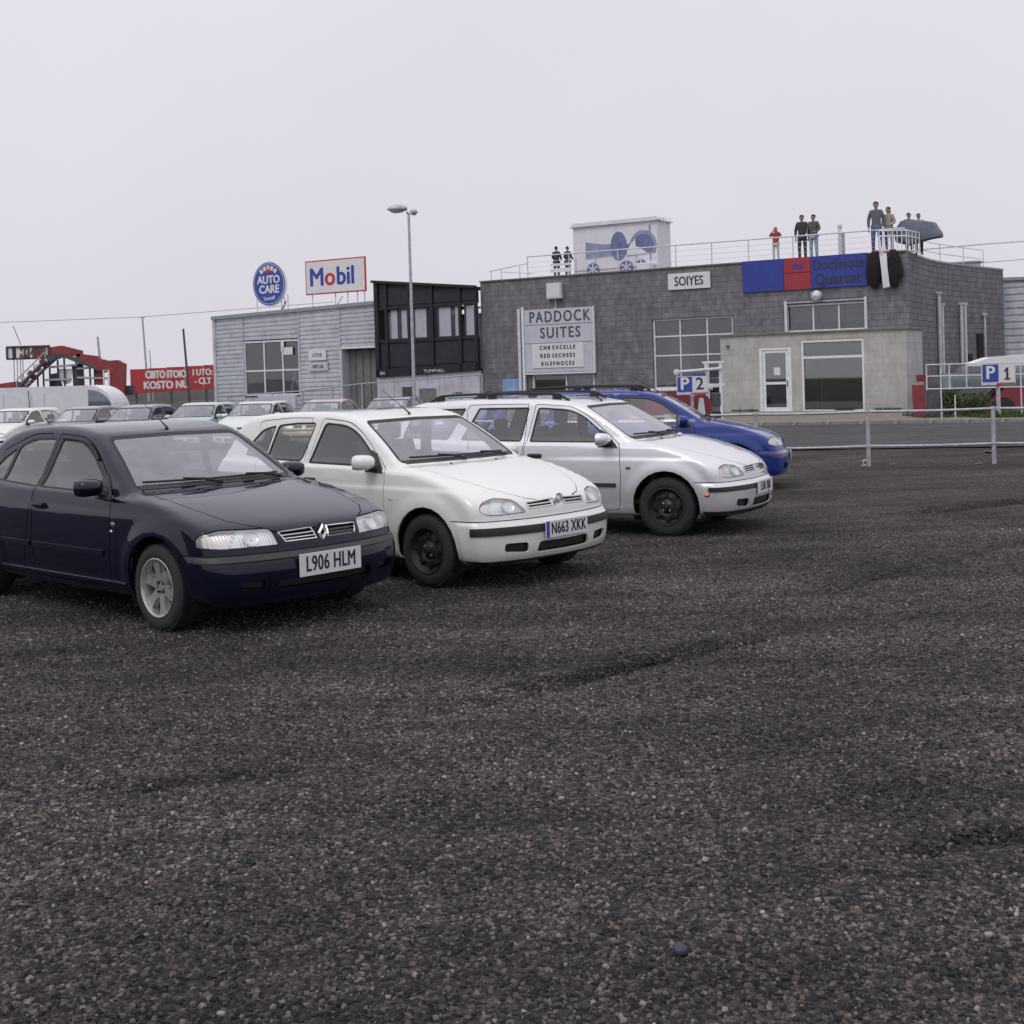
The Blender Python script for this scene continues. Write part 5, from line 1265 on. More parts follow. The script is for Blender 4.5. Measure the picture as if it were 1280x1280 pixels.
MB().box((win[0]+.30, .08, 1.72), (.28, .004, .34)).build('paper_notice', M['sign_grey'], wf)
MB().box((win[0]+.62, .30, 1.0), (.05, .05, 1.9)).build('inner_post', M['galv'], wf)
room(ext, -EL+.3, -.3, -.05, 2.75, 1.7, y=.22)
MB().box((-2.3, 1.0, .55), (1.1, .5, .75)).build('display_counter', M['dash'], ext, bevel=.05)
MB().box((-EL+.30, -.02, 2.44), (.10, .10, .08)).build('alarm_box', M['steel_dark'], ext, bevel=.01)

# ================================================================== roof rail
rail = empty('roof_rail', wl_(0, -.3, HW), WRZ, 'white tubular safety rail with thin wires along the front edge of the block building roof', 'railing')
RP = [-15.56, -13.6, -11.4, -8.9, -7.41, -5.93, -4.2, -2.4, -.6]
for x in RP: MB().tube([(x, 0, 0), (x, 0, .90)], .022, 6).build('post', M['galv_pale'], rail)
MB().tube([(-15.6, 0, .93), (-8, 0, .90), (-.1, 0, .85)], .026, 6).build('top_rail', M['galv_pale'], rail)
for z in (.28, .48, .68): MB().tube([(-15.56, 0, z), (-.6, 0, z-.03)], .008, 4).build('wire', M['galv_pale'], rail)
MB().tube([(-17.5, .1, .45), (-15.56, 0, .66)], .02, 6).build('top_rail', M['galv_pale'], rail)
MB().tube([(-16.9, .1, .40), (-15.3, 0, .22)], .016, 6).build('brace', M['galv_pale'], rail)
for x, h in ((-17.4, .45), (-16.9, .5), (-16.0, .55)): MB().tube([(x, .1, 0), (x, .1, h)], .018, 6).build('post', M['galv_pale'], rail)
# cage at the corner
cg = empty('corner_cage', wl_(-.05, -.25, HW), WRZ, 'white barred guard cage at the roof corner beside the tall man', 'railing')
for z in (.12, .62, .82): MB().tube([(-.95, 0, z), (0, 0, z-.05), (.25, .9, z-.10)], .024, 6).build('cage_rail', M['white_paint'], cg)
for k in range(7): MB().tube([(-.95+k*.16, 0, 0), (-.95+k*.16, 0, .80)], .018, 5).build('cage_bar', M['white_paint'], cg)
for k in range(4): MB().tube([(.04+k*.07, .2+k*.22, 0), (.04+k*.07, .2+k*.22, .74)], .018, 5).build('cage_bar', M['white_paint'], cg)
# rail round the curved side
cr_ = empty('side_roof_rail', wl_(0, 0, HW), WRZ, 'thin sagging wire rail on posts above the curved side wall', 'railing')
for s_ in (2.6, 5.0, 7.6, 10.2, 12.4):
    p_ = oncurve(s_); MB().tube([(p_[0]-.35, p_[1]+.2, 0), (p_[0]-.35, p_[1]+.2, .85)], .02, 5).build('post', M['galv_pale'], cr_)
for z in (.83, .45):
    MB().tube([Vector((oncurve(s_)[0]-.35, oncurve(s_)[1]+.2, z)) for s_ in np.linspace(.8, 12.4, 16)], .016, 5).build('wire', M['galv_pale'], cr_)
p_ = oncurve(11.3); t = empty('roof_vent', wl_(p_[0]-.9, -p_[1]-.5, HW), WRZ, 'low flat-topped vent box at the far end of the curved roof', 'vent')
MB().box((0, 0, .12), (1.4, .8, .28)).build('vent_box', M['galv'], t); MB().box((0, 0, .29), (1.65, .95, .06)).build('cover', M['flashing'], t)

# white marquee with blue graphics on the roof
mq = empty('roof_marquee', wl_(-13.35, -4.0, HW), WRZ, 'white box marquee with blue arched car graphics standing on the block building roof', 'marquee')
mw, mh, md = 4.05, 2.42, 1.35
MB().box((0, md/2, mh/2), (mw, md, mh)).build('canvas_box', M['white_cloth'], mq, bevel=.03)
m = MB(); m.prism([(-mw/2-.12, mh-.02), (mw/2+.12, mh-.02), (mw/2+.02, mh+.14), (-mw/2+.10, mh+.14)], -.12, md+.12, 'xz'); m.build('roof_trim', M['white_cloth'], mq)
MB().box((.25, -.03, mh+.02), (1.0, .03, .06), rot=(0, -.04, 0)).build('roof_lettering', M['letter_grey'], mq)
def arc_poly(cx, cz, rx, rz, a0, a1, n=14): return [(cx+rx*math.cos(rad(a)), cz+rz*math.sin(rad(a))) for a in np.linspace(a0, a1, n)]
def flat(pts, m_, nm, y=-.02): return MB().prism(pts, y, y+.015, 'xz').build(nm, M[m_], mq)
flat([(-1.40, 1.0), (.15, 1.05), (.15, 1.55), (-.6, 1.58), (-1.40, 1.72)], 'blue_print', 'print')
flat([(.10, 1.0), (1.55, 1.12), (1.55, 1.62), (1.0, 1.66), (.7, 1.5), (.10, 1.50)], 'blue_print_dark', 'print', -.024)
flat(arc_poly(.20, 1.45, .38, .62, 0, 360, 22)[:-1], 'blue_print_dark', 'print', -.030)
flat(arc_poly(1.35, 1.38, .62, .66, -28, 208, 22), 'blue_print', 'print', -.034)
flat(arc_poly(1.35, 1.34, .52, .54, -24, 204, 20), 'blue_print_dark', 'print', -.040)
flat([(.55, 1.0), (1.55, 1.05), (1.2, 1.32), (1.02, 1.36), (1.0, 1.7), (.80, 1.5), (.62, 1.24)], 'white_cloth', 'print', -.046)
for x_ in (-.95, 1.02, -1.9): MB().box((x_, -.03, .55), (.03, .02, 1.1)).build('seam', M['sign_grey'], mq)
MB().box((0, -.03, .52), (mw-.1, .02, .03)).build('seam', M['sign_grey'], mq)
for x_, rr_ in ((-1.05, .30), (.55, .32), (1.25, .26)):
    flat(arc_poly(x_, .52, rr_, .28, 0, 360, 18)[:-1], 'blue_print_dark', 'print', -.05)
    for a in range(3): MB().box((x_, -.056, .52), (.05, .008, .50), rot=(0, a*PI/3, 0)).build('print', M['white_cloth'], mq)
MB().box((1.55, -.3, .30), (.62, .5, .60)).build('white_chest', M['white_cloth'], mq, bevel=.04)
MB().box((mw/2-.35, -.03, 1.5), (.06, .02, 1.5)).build('seam', M['blue_print'], mq)
MB().tube([(mw/2+.05, -.1, mh), (mw/2+.35, -.1, mh+.02), (mw/2+.38, -.1, mh-.30)], .025, 5).build('bracket', M['galv'], mq)

# ================================================================== navy observation box
NB = .25
nv = empty('navy_observation_box', wl_(-20.36, NB), WRZ, 'dark navy overhanging control room with a long strip of windows', 'building')
OX = 20.36
q = [P(468, 352, NB), P(600, 358, NB), P(604, 463, NB), P(474, 472, NB)]; (xa, za), (xb, zb1), (xc, zc), (xd_, zd) = q
xa, xb = xa+OX, -17.73+OX; zt0, zt1 = za, zb1; zb0, zb1_ = zd, zc
def zt_at(x): return zt0+(zt1-zt0)*(x-xa)/(xb-xa)
def zb_at(x): return zb0+(zb1_-zb0)*(x-xa)/(xb-xa)
wz0 = P(540, 424, NB)[1]; wz1 = P(540, 382, NB)[1]
b = MB(); b.prism([(xa, zb_at(xa)), (xb, zb_at(xb)), (xb, wz0), (xa, wz0)], 0, .12); b.prism([(xa, wz1), (xb, wz1), (xb, zt_at(xb)), (xa, zt_at(xa))], 0, .12)
b.prism([(xa, zt_at(xa)-.1), (xb, zt_at(xb)-.1), (xb, zt_at(xb)), (xa, zt_at(xa))], .12, 5); b.box((xa+.05, 2.5, 3.6), (.10, 4.8, 3.6)); b.box(((xa+xb)/2, 2.5, 1.9), (xb-xa, 4.8, .1))
b.build('shell', M['navy_panel'], nv)
cols = [P(px_, 400, NB)[0]+OX for px_ in (470, 484, 512, 541, 576, 601)]
cols[0] = xa+.1; cols[-1] = xb-.05
for i, x in enumerate(cols):
    w_ = .20 if i in (0,) else .13
    MB().box((x, -.05, (zb_at(x)+zt_at(x))/2), (w_, .10, zt_at(x)-zb_at(x))).build('upright', M['navy_frame'], nv)
for zf, h_ in ((wz0, .14), (wz1, .12)): MB().box(((xa+xb)/2, -.03, zf), (xb-xa, .07, h_)).build('rail', M['navy_frame'], nv)
MB().prism([(xa-.05, zt_at(xa)-.06), (xb, zt_at(xb)-.06), (xb, zt_at(xb)+.05), (xa-.05, zt_at(xa)+.05)], -.22, -.02).build('fascia', M['navy_frame'], nv)
MB().prism([(xa, zb_at(xa)), (xb, zb_at(xb)), (xb, zb_at(xb)+.34), (xa, zb_at(xa)+.34)], -.10, -.02).build('skirt', M['navy_frame'], nv)
for i in range(1, len(cols)-1):
    x0_, x1_ = cols[i]+.09, cols[i+1]-.09
    for (z0_, z1_) in ((zb_at(x0_)+.42, wz0-.15), (wz1+.12, zt_at(x1_)-.15)):
        MB().box(((x0_+x1_)/2, -.025, (z0_+z1_)/2), (x1_-x0_, .03, z1_-z0_)).build('cladding_panel', M['navy_panel'], nv, bevel=.006)
wns = [(483, 497.5), (499, 511), (516, 538), (546, 564.5), (566, 576), (580, 601.5)]
for (a_, b_) in wns:
    x0_, x1_ = P(a_, 400, NB)[0]+OX, min(P(b_, 400, NB)[0]+OX, xb-.02)
    w_ = MB(); w_.box(((x0_+x1_)/2, .05, wz0+.08), (x1_-x0_, .05, .05)); w_.box(((x0_+x1_)/2, .05, wz1-.08), (x1_-x0_, .05, .05)); w_.box((x0_+.03, .05, (wz0+wz1)/2), (.05, .05, wz1-wz0)); w_.box((x1_-.03, .05, (wz0+wz1)/2), (.05, .05, wz1-wz0))
    wo_ = w_.build('window', M['steel_dark'], nv); MB().box(((x0_+x1_)/2, .06, (wz0+wz1)/2), (x1_-x0_-.06, .006, wz1-wz0-.1)).build('pane', M['pane_clear'], wo_)
    for k in range(5): MB().box(((x0_+x1_)/2, .10, wz0+.15+k*(wz1-wz0-.2)/5), (x1_-x0_, .02, (wz1-wz0)/5*.86)).build('backdrop_slat', M['sign_grey'], wo_)  # added slats stand in for another building's cladding seen through the glass
MB().box((cols[3]-.2, .05, (wz0+wz1)/2), (.30, .06, wz1-wz0)).build('blank_panel', M['navy_panel'], nv)
words('TUMPHILL.', .19, 'sign_grey', nv, P(545, 465, NB)[0]+OX, zb_at(0)+.13, y=-.11, sx=1.25, bold=.003)
words('SEA', .17, 'sign_grey', nv, P(480, 467, NB)[0]+OX, zb_at(xa)+.18, y=-.11, sx=1.0, bold=.006)
# pale wall below
lw = MB(); lw.box(((xa+xb)/2, .10, .75), (xb-xa, .12, 2.3)); lw.build('lower_wall', M['cladding2'], nv)
for i in range(6): MB().box((xa+(i+.5)*(xb-xa)/6, .03, .75), ((xb-xa)/6-.03, .03, 2.26)).build('wall_panel', M['cladding2'], nv)
x0_, x1_ = P(522, 480, NB)[0]+OX, P(548, 480, NB)[0]+OX; MB().box(((x0_+x1_)/2, .0, .45), (x1_-x0_, .05, 1.7)).build('door', M['sign_grey'], nv); MB().box(((x0_+x1_)/2, -.01, .42), (x1_-x0_-.2, .06, 1.5)).build('door_leaf', M['coping'], nv)
x0_, x1_ = P(503, 480, NB)[0]+OX, P(517, 480, NB)[0]+OX; MB().box(((x0_+x1_)/2, .0, 1.0), (x1_-x0_, .05, .5)).build('vent', M['steel_dark'], nv)

# ================================================================== corrugated left building
lb = empty('clad_building', wl_(-28.0, 0), WRZ, 'low building clad in pale grey horizontal corrugated sheets at the left end of the row', 'building')
LX = 28.0; xa, xb = -32.9+LX, -22.98+LX; h0, h1 = 4.80, 5.04
lwin = (-31.06+LX, -27.66+LX, 1.0, 3.58); ldoor = (-25.24+LX, -23.2+LX, 0, 3.04)
def corr_panel(parent, x0, x1, z0, ztop0, ztop1, m_, pitch=.20, d=.036, y=0, rows=None, name='cladding_sheet'):
    """one horizontally ribbed sheet; top edge sloping from ztop0 to ztop1"""
    mb = MB(); n = max(1, int(round((max(ztop0, ztop1)-z0)/pitch))); vs0 = []; 
    for i in range(n):
        for (f, yy) in ((0, 0), (.58, 0), (.70, d), (.88, d), (1, 0)): vs0.append(((i+f)/n, yy))
    V = []
    for (t_, yy) in vs0: V += [(x0, y+yy, z0+(ztop0-z0)*t_), (x1, y+yy, z0+(ztop1-z0)*t_)]
    mb._add(V, [(2*i, 2*i+1, 2*i+3, 2*i+2) for i in range(len(vs0)-1)])
    return mb.build(name, M[m_], parent)
def htop(x): return h0+(h1-h0)*(x-xa)/(xb-xa)
j1, j2 = lwin[0], P(370, 400)[0]+LX
for (a_, b_, z_) in ((xa, j1, 0), (j1, lwin[1], lwin[3]+.05), (lwin[1], ldoor[0], 0), (ldoor[0], xb, ldoor[3]+.05)):
    corr_panel(lb, a_+.01, b_-.01, z_, htop(a_), htop(b_), 'cladding' if a_ != lwin[1] else 'cladding2')
corr_panel(lb, j1+.01, lwin[1]-.01, 0, lwin[2]-.05, lwin[2]-.05, 'cladding')
for x_ in (j1, lwin[1]+.02, ldoor[0]-.02): MB().box((x_, -.015, htop(x_)/2), (.05, .03, htop(x_)-.05)).build('joint_strip', M['cladding2'], lb)
MB().box((xa+.02, .05, h0/2), (.16, .20, h0)).build('corner_trim', M['cladding2'], lb)
m = MB(); m.prism([(xa-.08, h0-.10), (xb, h1-.10), (xb, h1+.06), (xa-.08, h0+.06)], -.10, .10); m.build('eaves_trim', M['flashing'], lb)
m = MB(); m.prism([(xa, h0-.02), (xb, h1-.02), (xb, h1+.03), (xa, h0+.03)], .10, 9); m.build('roof', M['flashing'], lb)
m = MB(); m.box((xa+.1, 4.6, h0/2), (.1, 9, h0-.05)); m.box(((xa+xb)/2, 9, h0/2), (xb-xa, .1, h0-.05)); m.build('rear_wall', M['cladding'], lb)
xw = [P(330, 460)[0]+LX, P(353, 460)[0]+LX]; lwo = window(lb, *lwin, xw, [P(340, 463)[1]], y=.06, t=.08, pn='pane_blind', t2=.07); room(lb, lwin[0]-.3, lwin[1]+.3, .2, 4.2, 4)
MB().box((xw[1]+.35, -.01, 3.05), (.62, .02, .34)).build('paper_notice', M['sign_white'], lwo); MB().box((xw[1]+.05, -.01, 3.25), (.18, .02, .5)).build('paper_notice', M['sign_white'], lwo)
MB().box((lwin[1]-.55, .9, 1.8), (.25, .2, 1.7)).build('curtain', M['sign_grey'], lwo); MB().box((lwin[1]-1.15, .9, 1.6), (.12, .1, 1.1), rot=(0, .25, 0)).build('curtain', M['sign_grey'], lwo)
m = MB(); m.box(((ldoor[0]+ldoor[1])/2, .55, 1.5), (ldoor[1]-ldoor[0], .06, 3.0)); m.build('door_recess', M['coping'], lb)
for k in range(5): MB().box((ldoor[0]+.25+k*.42, .50, 1.5), (.36, .05, 2.9)).build('door_board', M['coping'], lb)
MB().box((ldoor[0]+.04, .25, 1.5), (.08, .6, 3.0)).build('door_jamb', M['sign_grey'], lb); MB().box((ldoor[1]+.04, -.0, 1.5), (.10, .10, 3.0)).build('door_jamb', M['white_frame'], lb)
MB().box(((ldoor[0]+ldoor[1])/2, .05, 3.06), (ldoor[1]-ldoor[0]+.2, .16, .07)).build('door_lintel', M['white_frame'], lb)
for (p0, p1, s_) in (((386, 437), (408, 450), 'LOTUS'), ((386, 453), (410, 463), 'DFRT CAR')):
    (x0_, z1_), (x1_, z0_) = P(*p0, .05), P(*p1, .05); s2 = empty('wall_plaque', wl_((x0_+x1_)/2, .06, (z0_+z1_)/2), WRZ, 'small white plaque with a dark emblem between the window and the door' if s_ == 'LOTUS' else 'faded grey lettered plaque just below the emblem plaque on the corrugated wall', 'plaque')
    MB().box((0, 0, 0), (x1_-x0_, .04, z1_-z0_)).build('plate', M['sign_white'] if s_ == 'LOTUS' else M['sign_grey'], s2); words(s_, .22, 'letter_grey', s2, 0, -.02, y=-.022, sx=.8 if s_ == 'LOTUS' else .62, bold=.006)
# handrail and low white board before the left building
hr = empty('ramp_handrail', wl_(-26, 1.2), WRZ, 'grey pipe handrail running along the foot of the corrugated building', 'railing')
MB().tube([(-5, 0, 1.05), (-.5, 0, 1.2), (2.8, 0, 1.45), (9, 0, 1.70)], .03, 6).build('handrail', M['galv'], hr)
for x_, h_ in ((-5, 1.05), (-2.3, 1.13), (-.5, 1.2), (1.2, 1.32), (2.8, 1.45), (5.5, 1.55), (9, 1.7)): MB().tube([(x_, 0, -.2), (x_, 0, h_)], .03, 6).build('post', M['galv'], hr)
cb = MB(); cb.box((-1.4, .05, .72), (2.2, .12, .6)); tag(cb.build('white_board', M['sign_grey'], None, loc=wl_(-26.4, 1.5), rot=(0, 0, WRZ)), 'low pale board leaning below the corrugated building window', 'board')

# ================================================================== roof signs
ds = empty('auto_care_sign', wl_(-29.6, -.4, 4.85), WRZ, 'round blue roof sign with white rim and the words AUTO CARE', 'sign')
R1, R2 = 1.02, 1.06; zc = 6.24-4.85
def disc(rx, rz, y0, y1, m_, nm, par=None, n=40):
    return MB().prism([(rx*math.cos(2*PI*k/n), zc+rz*math.sin(2*PI*k/n)) for k in range(n)], y0, y1).build(nm, M[m_], par or ds)
disc(R1, R2, -.10, .0, 'white_paint', 'rim'); disc(R1*.95, R2*.95, -.115, -.09, 'sign_blue', 'face'); disc(R1*.90, R2*.90, -.120, -.11, 'white_paint', 'ring'); disc(R1*.875, R2*.875, -.126, -.115, 'sign_blue', 'face')
words('AUTO', .52, 'white_paint', ds, 0, zc+.18, y=-.132, sx=.95, bold=.02); words('CARE', .52, 'white_paint', ds, .02, zc-.27, y=-.132, sx=.95, bold=.02); words('Tunstall', .22, 'white_paint', ds, 0, zc-.68, y=-.132, bold=.006, rot=(0, -.08, 0))
for k in range(5):
    a = rad(50+20*k); MB().box((.66*math.cos(a), -.132, zc+.04+.72*math.sin(a)), (.17, .012, .20), rot=(0, PI/2-a, 0)).build('crest_block', M['white_paint'], ds)
MB().prism([(-.24, zc+.52), (.24, zc+.52), (.12, zc+.66), (0, zc+.72), (-.12, zc+.66)], -.138, -.128).build('crest', M['sign_red'], ds)
for x_, z_ in ((-.95, .75), (.72, .9), (.95, .85), (.55, .6)): MB().tube([(x_, .1, -.02), (x_, .1, z_)], .025, 6).build('leg', M['galv_pale'], ds)
MB().tube([(.45, .1, 0), (.85, .1, .55)], .03, 6).build('brace', M['steel_dark'], ds)
ms_ = empty('mobil_sign', wl_(-25.68, -.4, 4.95), WRZ, 'white rectangular roof sign with red border and blue Mobil lettering with a red o', 'sign')
mx, mz = 3.46, 1.56; zc2 = 6.36-4.95
MB().box((0, -.05, zc2), (mx, .06, mz)).build('border', M['sign_red'], ms_, bevel=.01); MB().box((0, -.082, zc2), (mx-.12, .02, mz-.12)).build('face', M['white_paint'], ms_)
def letter(body, m_, x, size=1.16): 
    me = text_mesh(body, size, M[m_], bold=.030, sx=.98, depth=.012, align='LEFT'); o = link('lettering', me, ms_, (x, -.10, zc2-.03)); return max(v.co.x for v in me.vertices)
xx = -1.50
w_ = letter('M', 'sign_blue', xx); xx += w_+.06; w_ = letter('o', 'sign_red', xx); xx += w_+.06; letter('bil', 'sign_blue', xx)
for x_ in (-1.5, -.15, .55, 1.1, 1.5): MB().tube([(x_, .1, 0), (x_, .1, zc2-mz/2+.1)], .025, 6).build('leg', M['galv_pale'], ms_)
MB().tube([(-.15, .1, 0), (.25, .1, .5)], .03, 6).build('brace', M['galv_pale'], ms_); MB().tube([(.9, .1, .1), (1.5, .1, .12)], .03, 6).build('brace', M['galv'], ms_)

# right-hand grey clad shed
rs = empty('clad_shed', (21.9, 58.2, 0), WRZ*.35, 'grey horizontally clad shed beyond the curved wall at the right edge', 'building')
for k in range(4): corr_panel(rs, k*1.5-.1, k*1.5+1.36, 0, 5.15, 5.2, 'cladding', pitch=.30, d=.06, name='cladding_sheet')
MB().box((2.8, .05, 5.22), (6.2, .3, .14)).build('eaves_trim', M['flashing'], rs); MB().box((2.8, 4, 2.55), (5.9, 7.8, 5.05)).build('wall', M['cladding'], rs)
for k in range(4): MB().box((k*1.5+1.38, -.02, 2.6), (.05, .06, 5.1)).build('joint_strip', M['cladding2'], rs)
# ------------------------------------------------------------------ the four near cars
def put(root, x, y, hd, z=0): root.location = (x, y, z); root.rotation_euler = (0, 0, rad(hd))
def tube_loop(sh, yz, r, off, nm, mt, parent, closed=True, n=5):
    Q = []
    P_ = list(yz)+([yz[0]] if closed else [])
    dens = []
    for a, b in zip(P_, P_[1:]):
        k = max(2, int(math.hypot(b[0]-a[0], b[1]-a[1])/.03))
        for i in range(k): t = i/k; dens.append((a[0]+(b[0]-a[0])*t, a[1]+(b[1]-a[1])*t))
    dens.append(P_[-1])
    for y, z in dens: v = sh.front(y, z); Q.append(v+Vector((off, 0, 0)))
    m = MB().tube(Q, r, n); return m.build(nm, M[mt], parent, smooth=True)
def grille_trim(root, sh, outline, bars, mt='chrome', r=.006, off=.001, barsoff=-.004):
    for sg in (-1, 1):
        tube_loop(sh, [(sg*y, z) for y, z in outline], r, off, 'grille_surround', mt, root)
        for (y0, z0, y1, z1) in bars: tube_loop(sh, [(sg*y0, z0), (sg*y1, z1)], r*.8, barsoff, 'grille_bar', mt, root, closed=False)
def fog_lines(root, sh): pass

# navy car
rD, shD, oD = make_car('parked_car', 'navy blue five-door hatchback with silver alloy wheels and plate L906 HLM, nearest in the row', 'car', D, 'cars parked in the near row')
plate(oD['bumper'], shD, .448, 'L906 HLM', w=.54, h=.155, ls=.150, sx=.66)
gD = [(.052, .612), (.305, .612), (.335, .676), (.068, .682)]
grille_trim(rD, shD, gD, [(.057, .632, .315, .630), (.062, .655, .325, .652)])
# diamond badge
v = shD.front(0, .645); dm = MB()
a = [(0, .050), (.034, 0), (0, -.050), (-.034, 0)]
dm._add([(h_, y_*s_, z_*s_) for (s_, h_) in ((1.25, .004), (.92, .020), (.50, .006)) for (y_, z_) in a], [(4*r_+k, 4*r_+(k+1) % 4, 4*r_+4+(k+1) % 4, 4*r_+4+k) for r_ in range(2) for k in range(4)])
dm.build('badge', M['silver_trim'], rD, loc=(v.x+.012, 0, v.z))
MB().ball((v.x-.006, 0, v.z), (.012, .055, .072), 16, 8).build('badge_base', M['paint_navy'], rD, smooth=True)
for sg in (-1, 1):
    for (x_, z_, rr_) in ((.79, .715, .024), (.775, .665, .012)):
        v = shD.side(x_, z_, sg); MB().ball(v, (rr_*1.2, .010, rr_*.8), 12, 6).build('side_repeater', M['lamp_lens'] if rr_ > .02 else M['sign_white'], rD, smooth=True)
    surf_strip(shD, [(x_, .292) for x_ in np.linspace(.93, -.95, 16)], M['paint_navy'], 'sill_strip', rD, r=.010, off=.0, sg=sg)
    # rain deflector over the front window
    surf_strip(shD, [(.36, 1.155), (.28, 1.215), (.16, 1.268), (.03, 1.295), (-.12, 1.305), (-.24, 1.308)], M['rubber'], 'wind_deflector', rD, r=.011, off=.008, sg=sg)
MB().box((.44, -.35, .985), (.10, .10, .10)).build('tax_disc_holder', M['rubber'], rD)
put(rD, -2.889, 10.578, -42.9)

# white car
rW, shW, oW = make_car('parked_car', 'white hatchback with black steel wheels, plate N663 XKK, between the navy and silver cars', 'car', Wc, 'cars parked in the near row')
plate(oW['bumper'], shW, .452, 'N663 XKK', w=.52, h=.135, blue=True, ls=.130, sx=.70, y=.0)
grille_trim(rW, shW, [(.075, .635), (.34, .63), (.35, .675), (.08, .685)], [(.078, .658, .345, .653)], 'paint_white', r=.007)
v = shW.front(0, .66); R_ = .055
tr_ = MB().tube([(v.x+.010, R_*math.cos(2*PI*k/24), v.z+R_*1.08*math.sin(2*PI*k/24)) for k in range(25)], .008, 6, cap=False)
tr_.tube([(v.x+.008, -.030, v.z+.030), (v.x+.008, .0, v.z-.012), (v.x+.008, .030, v.z+.030)], .005, 5); tr_.tube([(v.x+.008, -.036, v.z-.006), (v.x+.008, -.016, v.z-.040), (v.x+.008, 0, v.z-.012), (v.x+.008, .016, v.z-.040), (v.x+.008, .036, v.z-.006)], .005, 5)
tr_.build('badge', M['chrome'], rW, smooth=True); MB().ball((v.x, 0, v.z), (.012, .052, .056), 16, 8).build('badge_base', M['reflector'], rW, smooth=True)
v = shW.side(.22, .70, -1); me = text_mesh('melody', .07, M['sign_grey'], sx=1.1, bold=.001); o = link('lettering', me, rW, (v.x, v.y-.002, v.z)); o.rotation_euler = (rad(-3), 0, 0)
d_ = Vector((math.cos(rad(-42.7)), math.sin(rad(-42.7)), 0)); put(rW, -1.09+.05*d_.x, 12.065+.05*d_.y, -42.7)

# silver estate with black roof bars
def roof_rails(root, sh, mt='rubber'):
    for sg in (-1, 1):
        y = .50; pts = []
        for x_ in np.linspace(.0, -1.75, 14):
            v = sh.top(x_, sg*y); h = .055 if -1.68 < x_ < -.08 else .0; pts.append(v+Vector((0, 0, h)))
        rl_ = MB().tube(pts, .014, 6).build('roof_rail', M[mt], root, smooth=True)
        for x_ in (-.15, -.95, -1.62): v = sh.top(x_, sg*y); MB().box(v+Vector((0, 0, .022)), (.10, .035, .06)).build('rail_foot', M[mt], rl_, bevel=.006)
rS, shS, oS = make_car('parked_car', 'silver estate car with black roof rails between the white and blue cars', 'car', Se, 'cars parked in the near row')
roof_rails(rS, shS)
plate(oS['bumper'], shS, .462, 'L501 BJR', w=.50, h=.135, ls=.125, sx=.70)
grille_trim(rS, shS, [(.03, .63), (.34, .625), (.35, .68), (.03, .69)], [(.03, .65, .345, .645), (.03, .67, .345, .665)], 'chrome', r=.006)
v = shS.front(0, .66); b_ = MB()
for sy in (-1, 1): b_.box((v.x+.008, sy*.030, v.z), (.012, .014, .07))
b_.box((v.x+.008, 0, v.z), (.012, .05, .014)); b_.build('badge', M['chrome'], rS)
for sg in (-1, 1): v = shS.side(1.52, .43, sg); MB().ball((v.x+.12, v.y*.985, .43), (.035, .03, .022), 10, 6).build('amber_marker', M['amber'], rS, smooth=True)
d_ = Vector((math.cos(rad(-27.6)), math.sin(rad(-27.6)), 0)); put(rS, .809+.05*d_.x, 14.668+.05*d_.y, -27.6)

# blue estate behind
rB, shB, oB = make_car('parked_car', 'bright blue estate with roof rails, last in the near row beyond the silver one', 'car', Bl, 'cars parked in the near row')
roof_rails(rB, shB); plate(oB['bumper'], shB, .45, 'P204 LSX', w=.50, h=.12)
v = shB.side(.30, .98, -1)
MB().box((.35, -.62, 1.03), (.14, .006, .10)).build('window_sticker', M['sign_white'], rB)
put(rB, 1.96, 18.95, -11)

# ------------------------------------------------------------------ far row, front ends towards the gate
def far_car(base, pt_, name_label, X, Y, hd, z=-.33, sc=1.0, rails=False, **kw):
    p = dict(base); p.update(paint=pt_, res=FAR, hw=.80, papers=[], **kw)
    key = (id(base), pt_, rails)
    r_, s_, o_ = make_car('parked_car', name_label, 'car', p, 'cars parked in the far row', near=False)
    if rails: roof_rails(r_, s_)
    put(r_, X, Y, hd, z); return r_, s_
# one hatchback and one saloon are built; the others are copies in their own colours
fw, fws = far_car(Wc, 'paint_white', 'white hatchback at the far left end of the far row', -15.35, 40.6, -103)
fd, fds = far_car(D, 'paint_grey', 'dark grey saloon in the far row, second from the left', -13.35, 41.0, -102)
def far_copy(src, old, new, label, X, Y, hd, z=-.33):
    c = copy_tree(src); c['label'] = label
    for o in [c]+list(c.children_recursive):
        if o.type == 'MESH' and o.data.materials and o.data.materials[0] == M[old]:
            o.material_slots[0].link = 'OBJECT'; o.material_slots[0].material = M[new]
    put(c, X, Y, hd, z); return c
far_copy(fd, 'paint_grey', 'paint_plum', 'dark purple-grey saloon in the far row, third from the left', -11.55, 40.6, -101)
far_copy(fw, 'paint_white', 'paint_turquoise', 'turquoise hatchback in the far row below the red hoarding', -9.75, 41.0, -101)
far_copy(fw, 'paint_white', 'paint_mint', 'pale mint green hatchback in the far row below the round blue sign', -7.90, 40.6, -100)
far_copy(fd, 'paint_grey', 'paint_beige', 'dusty orange-beige saloon in the far row, right of the mint green hatchback', -5.85, 41.0, -100)
far_copy(fw, 'paint_white', 'paint_slate', 'slate blue hatchback in the far row before the clad building door', -3.75, 40.8, -99)
fe, fes = far_car(Se, 'paint_blue', 'blue estate with roof rails in the far row below the navy control room', -1.35, 40.2, -98, rails=True, strip_mat='black_plastic')
